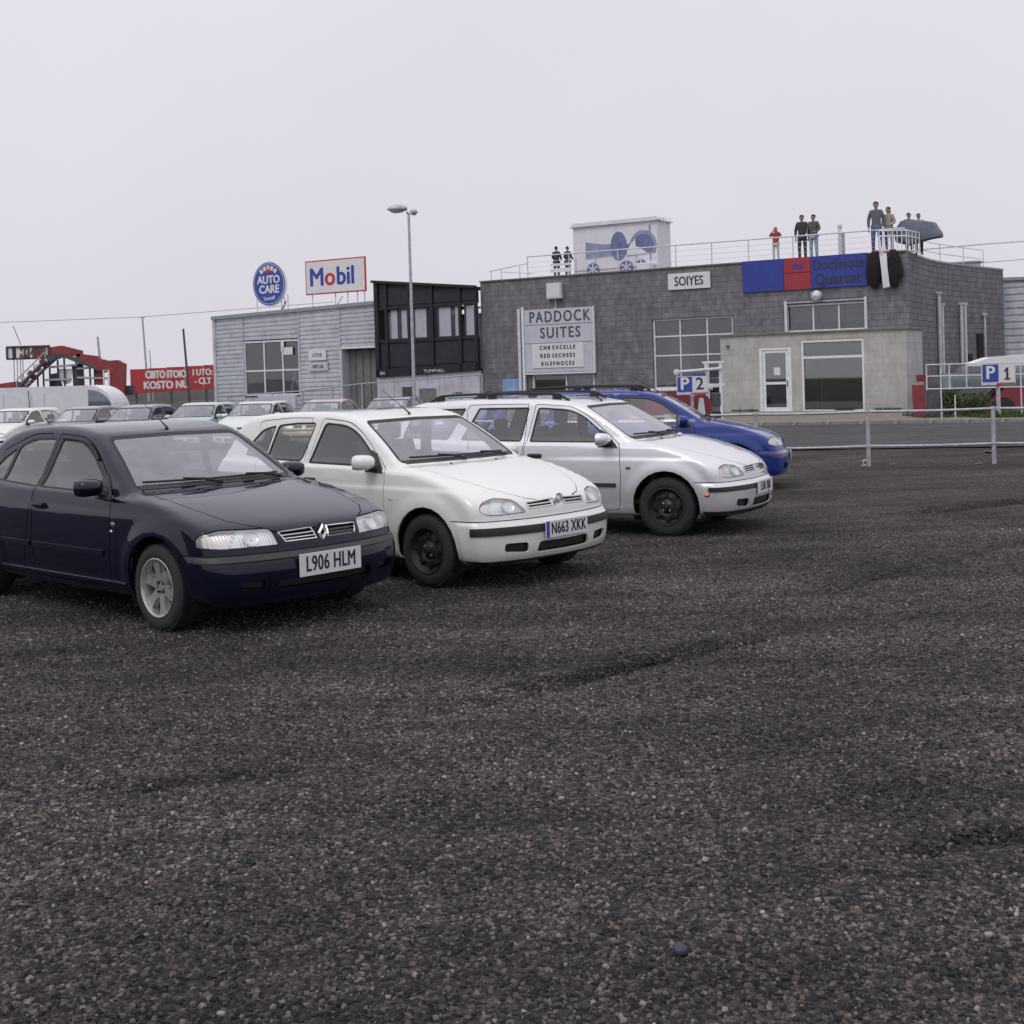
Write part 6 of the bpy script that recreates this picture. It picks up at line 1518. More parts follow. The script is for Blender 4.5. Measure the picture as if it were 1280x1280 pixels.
# ------------------------------------------------------------------ galvanised fence with parking signs
FY0, FY1 = 21.95, 21.35
def fy(x): return 21.62-(x-5.85)*.137
fence = empty('car_park_rail', (5.85, fy(5.85), 0), 0, 'galvanised two-bar pipe rail across the car park in front of the road', 'fence')
FXL = [-.9, .9, 2.6, 4.05, 5.85, 7.82, 9.7, 11.6]
for x in FXL:
    m = MB(); h = .98 if abs(x-5.85) < .1 else .94
    m.tube([(x-5.85, fy(x)-21.62, -.15), (x-5.85, fy(x)-21.62, h)], .034, 12); m.build('post', M['galv'], fence, smooth=rad(40))
for z0_, r_ in ((.905, .022), (.335, .020)):
    for a, b in zip(FXL, FXL[1:]):
        sg_ = -.012 if b-a > 1.5 else 0
        pts = [(a-5.85+(b-a)*t, fy(a+(b-a)*t)-21.62, z0_+sg_*math.sin(PI*t)) for t in np.linspace(0, 1, 6)]
        MB().tube(pts, r_, 10).build('rail', M['galv'], fence, smooth=rad(40))
for x in FXL:
    for z_ in (.905, .335): MB().lathe([(.036, -.03), (.040, -.02), (.040, .02), (.036, .03)], 10, 'Z', (x-5.85, fy(x)-21.62, z_)).build('clamp', M['galv'], fence)
MB().tube([(-.09, -.02, .03), (-.11, -.03, .10), (-.05, -.03, .11)], .012, 5).tube([(-.09, -.02, .03), (-.03, -.03, .01)], .014, 5).build('wire_tie', M['galv_pale'], fence)
def p_sign(x, num, label, extra, cz=1.46):
    y = fy(x); s = empty('parking_sign', (x, y-.045, cz), 0, label, 'sign', 'parking number signs on the pipe rail'); w, h = (.53, .33) if not extra else (.50, .30)
    MB().box((0, 0, 0), (w+.02, .02, h+.01)).build('back_plate', M['galv_pale'], s)
    MB().box((-w/4, -.012, .02), (w/2-.01, .008, h-.05)).build('blue_half', M['sign_blue'], s); MB().box((w/4, -.012, .012), (w/2-.01, .008, h-.035)).build('white_half', M['sign_white'], s)
    words('P', .29, 'white_paint', s, -w/4-.005, .02, y=-.018, bold=.008, sx=1.05, depth=.004); (words(num, .29, 'letter_dark', s, w/4, .015, y=-.018, bold=.004, sx=1.0, depth=.004) if num != '1' else MB().prism([(w/4-.045, .055), (w/4-.005, .105), (w/4+.022, .105), (w/4+.022, -.065), (w/4+.050, -.065), (w/4+.050, -.09), (w/4-.042, -.09), (w/4-.042, -.065), (w/4-.012, -.065), (w/4-.012, .062), (w/4-.045, .035)], -.022, -.017).build('lettering', M['letter_dark'], s))
    MB().box((.11, -.014, -h/2+.012), (w/2+.04, .008, .016)).build('red_strip', M['sign_red'], s)
    if extra:
        MB().box((w/4, -.013, h/2+.025), (w/2-.03, .010, .035)).build('blue_cap', M['sign_blue'], s)
    MB().tube([(0, .045, -.60), (0, .045, .10)], .026, 8).build('post', M['galv'], s, smooth=rad(40))
    MB().box((0, .012, -.17), (.07, .05, .05)).build('bracket', M['sign_red'] if not extra else M['galv'], s, bevel=.006)
    return s
p_sign(7.90, '1', 'blue and white parking sign P 1 on the pipe rail at the right edge', False)
p_sign(3.02, '2', 'blue and white parking sign P 2 standing behind the blue estate', True, cz=1.42)

# ------------------------------------------------------------------ double-headed lamp post
LXp, LYp = -2.98, 40.; lp = empty('lamp_post', (LXp, LYp, -.31), 0, 'tall slim grey lamp post with two lantern heads in front of the navy control room', 'lamp post')
MB().tube([(0, 0, 0), (0, 0, 1.2)], .075, 12).build('base', M['galv'], lp, smooth=rad(40)); MB().tube([(0, 0, 1.2), (0, 0, 6.95)], .055, 12, r2=.04).build('pole', M['galv'], lp, smooth=rad(40))
def head(x0, x1, y, z, th, w):
    m = MB(); n_ = 12; k_ = 9; vs = []
    for i in range(k_):
        t = i/(k_-1); xx = x0+(x1-x0)*t; s_ = math.sin(PI*min(1, .10+.9*t))**.6*(1 if t < .97 else .1)+.06
        for j in range(n_): a = 2*PI*j/n_; vs.append((xx, y+math.cos(a)*w*s_, z+.0+math.sin(a)*th*s_*(1 if math.sin(a) > 0 else .7)-.06*t*0))
    m._add(vs, [(i*n_+j, i*n_+(j+1) % n_, (i+1)*n_+(j+1) % n_, (i+1)*n_+j) for i in range(k_-1) for j in range(n_)]+[tuple(range(n_)), tuple(range((k_-1)*n_, k_*n_))])
    h = m.build('lantern', M['galv'], lp, smooth=rad(60)); MB().ball(((x0+x1)/2, y, z-th*.45), (abs(x1-x0)*.36, w*.7, th*.55), 12, 7).build('lens', M['sign_grey'], h, smooth=True)
head(-.04, -.66, 0, 7.12, .13, .16); head(.02, .26, .35, 7.05, .10, .15)
MB().tube([(-.05, 0, 7.02), (0, 0, 6.95), (.08, .12, 7.0)], .04, 8).build('bracket', M['galv'], lp)

mat('panel_red', (.20, .028, .040), .6, var=.25, vscale=2.5); mat('bridge_red', (.26, .045, .050), .7, var=.25, vscale=1.5)
# ------------------------------------------------------------------ things behind, left
GZ = -.31
def pole(u0, v0, u1, v1, Y, r, label, m_='galv', base=None, fit=False):
    a, b = at(u0, v0, Y), at(u1, v1, Y); dz = (b-a)/(b.z-a.z); b2 = a+dz*(GZ-a.z)
    o = empty('mast', b2, 0, label, 'mast'); MB().tube([(0, 0, 0), a-b2], r*1.3, 7, r2=r).build('pole', M[m_], o)
    if fit: MB().box(a-b2+Vector((0, 0, .02)), (.35, .08, .06)).build('crossarm', M[m_], o)
    return o
pole(229, 411, 237, 503, 62, .05, 'thin black leaning pole in front of the right end of the red hoarding', 'steel_dark')
pole(178, 397, 183, 462, 90, .06, 'pale thin mast rising behind the left part of the red hoarding', fit=True)
pole(122, 421, 129, 492, 72, .06, 'thin grey mast standing before the red footbridge', 'galv')
pole(187, 438, 189, 465, 95, .035, 'very short thin pole just right of the pale mast', 'galv')
wr = MB(); pts = [at(-60, 405, 88), at(80, 400, 88), at(178, 396, 88), at(268, 389, 88), at(420, 377, 100)]
wr.tube([p-pts[0] for p in pts], .03, 5); o = wr.build('overhead_cable', M['galv_pale'], None, loc=pts[0]); tag(o, 'pale overhead cable crossing the sky at the left', 'cable')
# red hoarding
hA, hB = at(163, 478, 75), at(300, 474, 75)
hd_ = empty('red_hoarding', (hA.x, 75, 0), 0, 'long red advertising hoarding with white block lettering behind the far row', 'hoarding'); w_ = hB.x-hA.x; z0_, z1_ = 1.2, 2.58
nP = 6
for k in range(nP): MB().box((w_*(k+.5)/nP, 0, (z0_+z1_)/2+.03*k), (w_/nP-.03, .08, z1_-z0_)).build('board', M['hoarding_red'], hd_)
for k in range(4): MB().box((.3+k*2, .1, .45), (.10, .10, 2.2)).build('post', M['steel_dark'], hd_)
for s_, x_, z_, q_ in (('CIIITO ITOIO', 1.55, 2.22, .62), ('KOSTO NU', 1.55, 1.62, .62)): words(s_, .60, 'white_paint', hd_, 2.05, z_, y=-.05, sx=.66 if len(s_) > 9 else .84, bold=.03)
for s_, z_ in (('I UTO:', 2.28), ('- CLT', 1.78)): words(s_, .50, 'white_paint', hd_, 4.15, z_, y=-.05, sx=.80, bold=.022)
# grass bank and low wall below it
def bank():
    m = MB(); vs = []; n_ = 60
    for i in range(n_+1):
        x = -60+55*i/n_; h = .52+.08*math.sin(i*1.7)+.08*math.sin(i*3.9)
        vs += [(x, 71, GZ), (x, 72.4, h*.75), (x, 74, h), (x, 79, h+.1), (x, 81, GZ)]
    m._add(vs, [(5*i+k, 5*i+5+k, 5*i+6+k, 5*i+1+k) for i in range(n_) for k in range(4)]); return m
o = bank().build('grass_bank', M['turf'], None, smooth=True); o['kind'] = 'structure'
for i, (z_, h_) in enumerate(((.35, .3),)):
    m = MB(); 
    bw = empty('low_block_wall', (-18, 70.2, GZ), 0, 'low grey block wall in front of the grass bank below the red hoarding', 'wall')
    for c in range(4):
        for k in range(14): MB().box((-5.5+k*.9+(.45 if c % 2 else 0), 0, .12+c*.22), (.88, .2, .21)).build('block', M['coping'], bw)
# ------------------------------------------------------------------ red footbridge structure
rb = empty('red_footbridge', (-20.3, 66, GZ), 0, 'faded red steel footbridge with stairs and an arched red canopy in the left distance', 'footbridge')
def L(u, v, Y=66): p = at(u, v, Y); return (p.x+20.3, p.z-GZ)
def plate_(pts, nm, m_, y0=-.2, y1=.2): return MB().prism([L(*p) for p in pts], y0, y1).build(nm, M[m_], rb)
plate_([(62, 434), (76, 432), (100, 438), (100, 446), (62, 444)], 'canopy_panel', 'bridge_red', 0, .5)
plate_([(96, 442), (121, 445), (127, 452), (127, 466), (118, 459), (96, 450)], 'canopy_panel', 'bridge_red', 0, .5)
plate_([(127, 449), (134, 451), (146, 450), (155, 455), (154, 496), (138, 496), (137, 463), (127, 466)], 'side_panel', 'bridge_red', 0, .5)
plate_([(60, 444), (80, 442), (100, 449), (118, 458), (127, 464), (119, 461), (100, 454), (80, 446), (70, 450), (62, 457)], 'arch_beam', 'steel_dark', -.3, .1)
plate_([(119, 459), (128, 465), (128, 484), (119, 480)], 'side_panel', 'bridge_red', .0, .3)
plate_([(141, 484), (155, 484), (155, 503), (146, 498)], 'side_panel', 'bridge_red', -.1, .3)
plate_([(0, 480), (22, 477), (31, 478), (33, 490), (0, 494)], 'side_panel', 'bridge_red', -.4, -.1)
plate_([(60, 468), (70, 466), (75, 482), (70, 486), (60, 486)], 'dark_panel', 'steel_dark', .2, .4)
plate_([(88, 458), (101, 452), (103, 484), (90, 484)], 'dark_panel', 'steel_dark', .2, .4)
plate_([(72, 461), (88, 461), (87, 478), (80, 481), (74, 474)], 'white_shield', 'white_paint', .1, .2)
plate_([(148, 482), (164, 482), (164, 494), (148, 494)], 'dark_panel', 'steel_dark', .4, .6)
for (a, b) in (((80, 446), (81, 484)), ((95, 446), (97, 486)), ((72, 450), (73, 486)), ((112, 456), (114, 484)), ((118, 459), (119, 486)), ((62, 458), (63, 488)), ((54, 462), (55, 488)), ((47, 470), (48, 490))):
    (x0_, z0q), (x1_, z1q) = L(*a), L(*b); MB().tube([(x0_, 0, z0q), (x1_, 0, 0)], .05, 5).build('column', M['steel_dark'], rb)
for (a, b) in (((62, 459), (97, 456)), ((97, 461), (119, 459)), ((97, 472), (137, 473)), ((57, 475), (90, 474))):
    (x0_, z0q), (x1_, z1q) = L(*a), L(*b); MB().tube([(x0_, -.05, z0q), (x1_, -.05, z1q)], .06, 5).build('cross_beam', M['galv'], rb)
(x0_, z0q), (x1_, z1q) = L(130, 463), L(137, 486); fr_ = MB(); fr_.tube([(x0_, -.1, z1q), (x0_, -.1, z0q), (x1_, -.1, z0q), (x1_, -.1, z1q)], .05, 5); fr_.build('white_frame', M['white_frame'], rb)
# stairs
(s0x, s0z), (s1x, s1z) = L(26, 486), L(61, 451)
for dy in (-.5, .5):
    MB().tube([(s0x, dy, s0z), (s1x, dy, s1z)], .09, 5).build('stringer', M['steel_dark'], rb); MB().tube([(s0x, dy, s0z+.45), (s1x, dy, s1z+.45)], .035, 5).build('handrail', M['galv'], rb)
for k in range(11):
    t = k/10; x_, z_ = s0x+(s1x-s0x)*t, s0z+(s1z-s0z)*t
    MB().box((x_, 0, z_), (.22, 1.0, .04)).build('tread', M['galv'], rb)
    if k % 2 == 0: MB().tube([(x_, -.5, z_), (x_, -.5, z_+.45)], .025, 4).build('baluster', M['galv'], rb)
for k, px_ in enumerate((34, 42, 50, 57)):
    x_, z_ = L(px_, 486-(px_-26)); MB().box((x_, -.3, z_+.05), (.28, .06, .42), rot=(0, -.7, 0)).build('stair_panel', M['bridge_red'] if k % 2 else M['white_paint'], rb)
(d0x, d0z), (d1x, d1z) = L(9, 447), L(62, 430)
# banner box on the bridge deck
for (z_, nm) in ((L(9, 449)[1], 'deck_beam'), (L(9, 434)[1], 'deck_beam')): MB().box(((d0x+d1x)/2, 0, z_), (d1x-d0x, .12, .09)).build(nm, M['steel_dark'], rb)
for px_ in (9, 17, 31, 36, 56, 61): x_, _ = L(px_, 440); MB().box((x_, 0, (L(9, 449)[1]+L(9, 434)[1])/2), (.10, .12, .62)).build('upright', M['steel_dark'], rb)
zz = (L(9, 449)[1]+L(9, 434)[1])/2
for (a, b, m_) in ((10, 16, 'white_paint'), (17, 20, 'steel_dark'), (20, 24, 'white_paint'), (24, 36, 'bridge_red'), (36, 40, 'white_paint'), (40, 55, 'bridge_red'), (55, 60, 'white_paint')):
    x0_, x1_ = L(a, 440)[0], L(b, 440)[0]; MB().box(((x0_+x1_)/2, .02, zz), (x1_-x0_-.02, .05, .55)).build('banner_panel', M[m_], rb)
words('HK', .42, 'white_paint', rb, L(30, 440)[0], zz, y=-.02, sx=.9, bold=.02); words('AD', .34, 'steel_dark', rb, L(44, 440)[0], zz+.02, y=-.02, bold=.02)
for px_ in (17, 21, 25, 28): x_, _ = L(px_, 440); MB().tube([(x_, 0, 0), (x_, 0, L(9, 449)[1])], .03, 4).build('column', M['galv'], rb)
x_, z_ = L(26, 431); MB().tube([(x_, 0, z_), (x_-.35, 0, z_+.95)], .02, 4).build('flag_stick', M['steel_dark'], rb)

# ------------------------------------------------------------------ white rounded trailer
p0, p1 = at(-160, 500, 57), at(152, 500, 57); tz = at(115, 483, 57).z-GZ
tl = empty('white_trailer', (p1.x, 57, GZ), 0, 'long white rounded trailer with a grey end window behind the far row at left', 'trailer')
Lh = p1.x-p0.x; R = 1.05; H = tz; prof = [(-Lh, .45), (-Lh, H)]+[(-1.15+1.15*math.sin(a), .9+(H-.9)*math.cos(a)) for a in np.linspace(0, PI/2, 10)]+[(0, .45)]
MB().prism(prof, -1.1, 1.1).build('shell', M['white_cloth'], tl, bevel=.05)
prof2 = [(-1.1, .95)]+[(-1.08+1.0*math.sin(a), .95+(H-1.08)*math.cos(a)) for a in np.linspace(0, PI/2, 8)]
MB().prism(prof2, -1.13, -1.105).build('end_window', M['pane_blind'], tl); MB().prism(prof2, -1.104, -1.10).build('end_curtain', M['sign_grey'], tl)
for k in range(1, 6): MB().box((-1.2-k*1.75, -1.105, 1.2), (.03, .02, H-.9)).build('seam', M['sign_grey'], tl)
for k in (2.0, 2.9, 8.0): 
    w_ = MB().lathe([(.0, -.1), (.20, -.1), (.40, -.09), (.43, -.05), (.43, .1), (.0, .1)], 20, 'Y', (-k, -.95, .42)); w_.build('wheel', M['tyre'], tl, smooth=rad(40))
MB().box((-Lh/2, 0, .42), (Lh-.3, 1.6, .16)).build('chassis', M['steel_dark'], tl)
MB().tube([(-3.55, -1.2, H-1.1), (-3.6, -1.2, H-.1)], .02, 4).build('aerial', M['steel_dark'], tl)

# ------------------------------------------------------------------ red van with ladders, between the blue car and the extension
vx = empty('red_van', (5.3, 31.6, 0), 0, 'small red van with a white equipment rack beyond the bright blue estate', 'van')
b = MB(); b.prism([(-3.7, .35), (-3.7, .80), (-3.4, 1.05), (-2.4, 1.12), (-1.2, 1.12), (-.80, 1.06), (-.66, .90), (-.62, .35)], -.75, .75); b.build('body', M['panel_red'], vx, smooth=rad(35), bevel=.05)
MB().prism([(-3.3, .72), (-3.2, .98), (-2.2, 1.02), (-2.2, .72)], -.765, -.75).build('window', M['pane'], vx)
for x_ in (-3.1, -1.15):
    for sy in (-1, 1): MB().lathe([(0, -.08), (.17, -.08), (.28, -.075), (.30, -.04), (.30, .08), (0, .08)], 24, 'Y', (x_, sy*.70, .30)).build('wheel', M['tyre'], vx, smooth=rad(40))
# rack
rk = MB()
for x_ in (-.72, -.38): rk.box((x_, -.70, .90), (.06, .06, 1.8))
rk.box((-.55, -.70, 1.83), (.50, .07, .05)); rk.box((-.55, -.70, 1.30), (.5, .05, .05)); rk.build('equipment_rack', M['white_frame'], vx)
MB().box((-.50, -.62, .95), (.22, .25, .32)).build('machine_box', M['steel_dark'], vx, bevel=.03); MB().box((-.50, -.62, .52), (.22, .25, .30)).build('machine_box', M['rubber'], vx, bevel=.03)
MB().prism([(-1.02, .3), (-.92, 1.00), (-.84, 1.00), (-.76, .3)], -1.0, -.85).build('cone', M['sign_grey'], vx)
def ladder(x0, x1, z, label, y, n_, w=.36, tilt=0):
    l_ = empty('ladder', (5.3, 31.6, 0), 0, label, 'ladder')
    for dy in (0, w): MB().tube([(x0, y+dy, z), (x1, y+dy, z+tilt)], .035, 6).build('stile', M['galv_pale'], l_)
    for k in range(n_): t = (k+.5)/n_; MB().tube([(x0+(x1-x0)*t, y, z+tilt*t), (x0+(x1-x0)*t, y+w, z+tilt*t)], .02, 5).build('rung', M['galv_pale'], l_)
    MB().lathe([(.0, -.02), (.07, -.02), (.075, .0), (.07, .02), (0, .02)], 12, 'Y', (x0, y, z)).build('end_wheel', M['galv_pale'], l_)
ladder(-2.85, -.55, 1.20, 'pale ladder lying flat over the roof of the red van', -.55, 11, w=.5)
ladder(-1.42, -.36, 1.62, 'upper ladder carried on the rack just above the P 2 sign', -.75, 10, w=.12, tilt=.06)

# ------------------------------------------------------------------ right background: pipe hurdles, red tank with white cover, bush, grass
hu = empty('pipe_hurdle', (12.7, 36.2, 0), 0, 'white pipe hurdle fence in front of the curved wall at the right', 'fence')
x0, x1 = -1.25, 2.6
for z_ in (1.60, 1.28, .93): MB().tube([(x0, 0, z_), (x1, 0, z_-.02)], .017, 6).build('rail', M['galv_pale'], hu)
for x_, a_, b_ in ((x0, .9, 1.62), (-.86, 0, 1.52), (-.62, .9, 1.6), (-.48, .1, .75), (-.15, .95, 1.6), (.75, .2, 1.6), (1.35, .1, 1.6), (1.75, .1, 1.55), (2.1, .1, 1.6), (2.5, .1, 1.6)): MB().tube([(x_, .0, a_), (x_, 0, b_)], .019, 6).build('post', M['galv_pale'], hu)
rp_ = empty('red_panel_stack', (11.75, 37.4, .1), 0, 'faded red sheet panels leaning behind the pipe hurdle next to the extension', 'panel')
for k in range(2): MB().box((-.15+k*.42, .05*k, .47), (.36, .05, .92), rot=(rad(-6), 0, 0)).build('panel', M['panel_red' if k != 1 else 'steel_dark'], rp_)
MB().box((.0, .1, 1.12), (.35, .05, .20)).build('panel', M['panel_red'], rp_)
tk = empty('red_tanker', (17.9, 41.5, -.30), rad(-12), 'red truck with rounded white cab roof and pale glass behind the P 1 sign', 'truck')
b = MB(); b.prism([(-3.0, .30), (-3.0, .45), (-2.3, 1.05), (-1.9, 1.12), (4, 1.12), (4, .30)], -1, 1); b.build('body', M['panel_red'], tk, smooth=rad(35), bevel=.05)
for k in range(8): MB().box((-1.7+k*.45, -1.02, .72), (.05, .04, .78)).build('side_rib', M['panel_red'], tk)
b = MB(); b.prism([(-3.9, 1.12), (-3.9, 1.45), (-3.7, 1.78), (-3.4, 1.86), (.2, 1.82), (.2, 1.12)], -.95, .95); b.build('glass_cab', M['pane_blind'], tk)
MB().box((-1.9, 0, 1.35), (4.2, 1.7, .45)).build('cab_lining', M['flashing'], tk)
b = MB(); b.prism([(-3.3, 1.84), (-2.7, 2.02), (-1.5, 2.08), (.4, 2.05), (.65, 1.95), (.65, 1.35), (.35, 1.35), (.3, 1.80)], -1.0, 1.0); b.build('white_roof', M['white_cloth'], tk, smooth=rad(40), bevel=.04)
for x_ in (-2.4, 1.5):
    for sy in (-1, 1): MB().lathe([(0, -.1), (.22, -.1), (.38, -.09), (.42, -.04), (.42, .1), (0, .1)], 24, 'Y', (x_, sy*.92, .42)).build('wheel', M['tyre'], tk, smooth=rad(40))
MB().box((-4.0, -.9, 1.05), (.5, .1, .1)).build('bumper', M['steel_dark'], tk)

# leafy stuff
mat('leaf', (.030, .062, .014), .7, var=.5, vscale=6); mat('leaf_light', (.070, .095, .024), .7, var=.4, vscale=6); mat('twig', (.06, .045, .03), .9)
def leaves(mb, n_, cfun, s0, s1, seed, mats=2):
    r_ = random.Random(seed)
    for _ in range(n_):
        c = cfun(r_); s = r_.uniform(s0, s1); a = Vector((r_.gauss(0, 1), r_.gauss(0, 1), r_.gauss(0, 1))).normalized(); b = a.cross(Vector((r_.gauss(0, 1), r_.gauss(0, 1), r_.gauss(0, 1)))).normalized()
        mb.cur = r_.randrange(mats); mb._add([c-a*s, c+b*s*.45, c+a*s, c-b*s*.45], [(0, 1, 2, 3)])
bu = empty('bush', (13.05, 37.6, .1), 0, 'low dark green bush on the grass behind the pipe hurdle below the P 1 sign', 'bush')
lm = MB()
cl_ = [((-.95, 0, .35), (.55, .4, .38)), ((-.2, .1, .5), (.6, .45, .48)), ((.45, 0, .42), (.5, .4, .42)), ((-.6, .2, .62), (.35, .3, .3))]
def cf(r_):
    c, R_ = cl_[r_.randrange(4)]; v = Vector((r_.gauss(0, 1), r_.gauss(0, 1), r_.gauss(0, 1))).normalized()*(r_.random()**.4); return Vector((c[0]+v.x*R_[0], c[1]+v.y*R_[1], max(.02, c[2]+v.z*R_[2])))
leaves(lm, 3800, cf, .03, .06, 4); lm.build('foliage', [M['leaf'], M['leaf_light']], bu); bu.scale = (.78, .8, .82)
tw = MB()
for k in range(14): a = k*2.4; tw.tube([(-.3+.3*math.cos(a), .2*math.sin(a), 0), (-.3+.7*math.cos(a), .4*math.sin(a), .6)], .012, 4)
tw.build('stem', M['twig'], bu)
# grass tufts on the verge and at the foot of the walls
gm_ = MB(); r_ = random.Random(11)
def blade(mb, x, y, z, h): 
    a = r_.uniform(0, 6.28); l = r_.uniform(.1, .5)*h; w = .012
    mb.cur = r_.randrange(2); mb._add([(x-w*math.sin(a), y+w*math.cos(a), z), (x+w*math.sin(a), y-w*math.cos(a), z), (x+l*math.cos(a), y+l*math.sin(a), z+h)], [(0, 1, 2)])
for _ in range(16000):
    t = r_.random(); x = 11.6+t*6.5; y = r_.uniform(36.1-.30*(x-11.6)*.9, 39.2)
    dens = .35+.65*math.sin(x*2.1+y)*math.cos(y*1.3-x*.7)
    if r_.random() < dens+.25 and not (x < 12.8 and y < 37): blade(gm_, x, y, .10, r_.uniform(.04, .15))
for _ in range(1500):
    t = r_.random(); p_ = wl_(.40-6.4*t, 2.24+abs(r_.gauss(0, .05))); 
    if math.sin(t*23)+math.sin(t*9.1) > .5: blade(gm_, p_.x, p_.y, .10, r_.uniform(.03, .10))
o = gm_.build('verge_grass', [M['leaf'], M['leaf_light']]); o['kind'] = 'stuff'; o['label'] = 'rough short green grass along the verge by the pipe hurdle'
tg = MB(); tg._add([(12.9, 36.2, .106), (20.0, 32.5, .106), (22, 38, .106), (13.2, 40, .106), (12.4, 38.0, .106)], [(0, 1, 2, 3, 4)]); tg.build('turf', M['turf'])['kind'] = 'structure'

# ------------------------------------------------------------------ people on the roof
mat('skin', (.36, .22, .17), .6); mat('hair_dark', (.030, .024, .020), .8); mat('hair_brown', (.07, .045, .03), .8)
mat('jacket_grey', (.115, .125, .145), .85, var=.2); mat('jacket_blue', (.07, .09, .17), .85, var=.2); mat('jacket_dark', (.045, .045, .055), .85, var=.2); mat('jacket_olive', (.09, .095, .085), .85, var=.2)
mat('top_red', (.38, .06, .07), .85, var=.2); mat('top_white', (.55, .56, .58), .85, var=.15); mat('jumper_beige', (.34, .31, .27), .85, var=.2); mat('jeans', (.075, .12, .26), .9, var=.25); mat('jeans_pale', (.30, .36, .46), .9, var=.2); mat('trousers_dark', (.045, .055, .085), .9, var=.2); mat('shoe', (.02, .02, .02), .7)
mat('fabric_black', (.014, .014, .016), .95, var=.4, bump=.5, bscale=25); mat('tarpaulin', (.14, .17, .22), .7, var=.2); mat('tarpaulin_dark', (.06, .09, .17), .7, var=.2)
def skin_mesh(name, verts, edges, radii, mt, root=0, sub=2):
    me = bpy.data.meshes.new(name); me.from_pydata(verts, edges, []); o = bpy.data.objects.new(name, me); C.objects.link(o)
    sk = o.modifiers.new('skin', 'SKIN'); sk.use_smooth_shade = True
    for i, v in enumerate(me.skin_vertices[0].data):
        v.radius = radii[i] if isinstance(radii[i], tuple) else (radii[i], radii[i]); v.use_root = (i == root)
    ss = o.modifiers.new('sub', 'SUBSURF'); ss.levels = sub; ss.render_levels = sub
    dg = bpy.context.evaluated_depsgraph_get(); m2 = bpy.data.meshes.new_from_object(o.evaluated_get(dg)); m2.name = name
    bpy.data.objects.remove(o); bpy.data.meshes.remove(me); m2.materials.clear(); m2.materials.append(mt)
    m2.polygons.foreach_set('use_smooth', [True]*len(m2.polygons)); return m2
def person(label, loc, rz, H, top, legs, hair, arms='down', group=None, lean=0, back=False, hairlen=0, sit=False):
    """a standing figure facing -y before rotation; one continuous skinned body, clothes and hair as its children"""
    p = empty('person', loc, rz, label, 'person', group); k = H/1.75
    def V(*a): return tuple(x*k for x in a)
    hz = .93 if not sit else .50
    J = dict(pel=(0, 0, hz), wai=(0, 0, hz+.16), che=(0, lean*.5, hz+.38), nek=(0, lean, hz+.55), neh=(0, lean-.01, hz+.61), hed=(0, lean-.02, hz+.70), top=(0, lean-.01, hz+.775))
    for s, n in ((-1, 'r'), (1, 'l')):
        J['sh'+n] = (s*.165, lean*.9, hz+.50)
        if arms == 'down': J['el'+n] = (s*.245, lean+.03, hz+.22); J['wr'+n] = (s*.245, -.04, hz-.03); J['ha'+n] = (s*.24, -.06, hz-.12)
        elif arms == 'rail': J['el'+n] = (s*.25, -.02, hz+.24); J['wr'+n] = (s*.17, -.24, hz+.12); J['ha'+n] = (s*.13, -.31, hz+.12)
        elif arms == 'up': J['el'+n] = (s*.28, -.10, hz+.36); J['wr'+n] = (s*.14, -.22, hz+.56); J['ha'+n] = (s*.08, -.20, hz+.64)
        J['hi'+n] = (s*.095, 0, hz-.04)
        if sit: J['kn'+n] = (s*.13, -.40, hz-.02); J['an'+n] = (s*.12, -.40, .08); J['to'+n] = (s*.13, -.54, .03)
        else: J['kn'+n] = (s*.11, -.02, .50); J['an'+n] = (s*.11, .02, .08); J['to'+n] = (s*.13, -.12, .03)
    def build(nm, names, edges, rads, mt, root=0, sub=2):
        idx = {n: i for i, n in enumerate(names)}
        return skin_mesh(nm, [V(*J[n]) for n in names], [(idx[a], idx[b]) for a, b in edges], [tuple(q*k for q in (r if isinstance(r, tuple) else (r, r))) for r in rads], M[mt], root, sub)
    names = ['pel', 'wai', 'che', 'nek', 'neh', 'hed', 'top', 'shr', 'elr', 'wrr', 'har', 'shl', 'ell', 'wrl', 'hal', 'hir', 'knr', 'anr', 'tor', 'hil', 'knl', 'anl', 'tol']
    E_ = [('pel', 'wai'), ('wai', 'che'), ('che', 'nek'), ('nek', 'neh'), ('neh', 'hed'), ('hed', 'top')]
    for n in 'rl': E_ += [('che', 'sh'+n), ('sh'+n, 'el'+n), ('el'+n, 'wr'+n), ('wr'+n, 'ha'+n), ('pel', 'hi'+n), ('hi'+n, 'kn'+n), ('kn'+n, 'an'+n), ('an'+n, 'to'+n)]
    R_ = dict(pel=(.11, .075), wai=(.09, .07), che=(.095, .065), nek=.055, neh=.052, hed=(.080, .098), top=(.060, .075), shr=.045, elr=.038, wrr=.027, har=(.040, .022), hir=.085, knr=.055, anr=.036, tor=.038)
    rd_ = [R_.get(n, R_.get(n[:2]+'r')) for n in names]
    body = link('body', build('body', names, E_, rd_, 'skin'), p)
    # hands: fingers and thumb
    for n, s in (('r', -1), ('l', 1)):
        h = Vector(V(*J['ha'+n])); w = Vector(V(*J['wr'+n])); d = (h-w).normalized(); sd_ = Vector((1, 0, 0)) if abs(d.x) < .8 else Vector((0, 0, 1)); hm = MB()
        for q in range(4): o_ = h+sd_*(-.024+.016*q)*k; hm.tube([o_, o_+d*(.035+.008*(q in (1, 2)))*k, o_+d*.060*k+Vector((0, -.012, -.008))*k], .008*k, 5)
        o_ = h-d*.02*k+sd_*s*-.03*k; hm.tube([o_, o_+d*.03*k+Vector((-s*.018, -.008, 0))*k], .009*k, 5); link('fingers', hm.mesh('fingers', M['skin'], True), body)
    # face
    fc = MB(); hc = Vector(V(*J['hed'])); fc.ball(hc+Vector((0, -.098, -.005))*k, Vector((.013, .020, .022))*k, 8, 6)
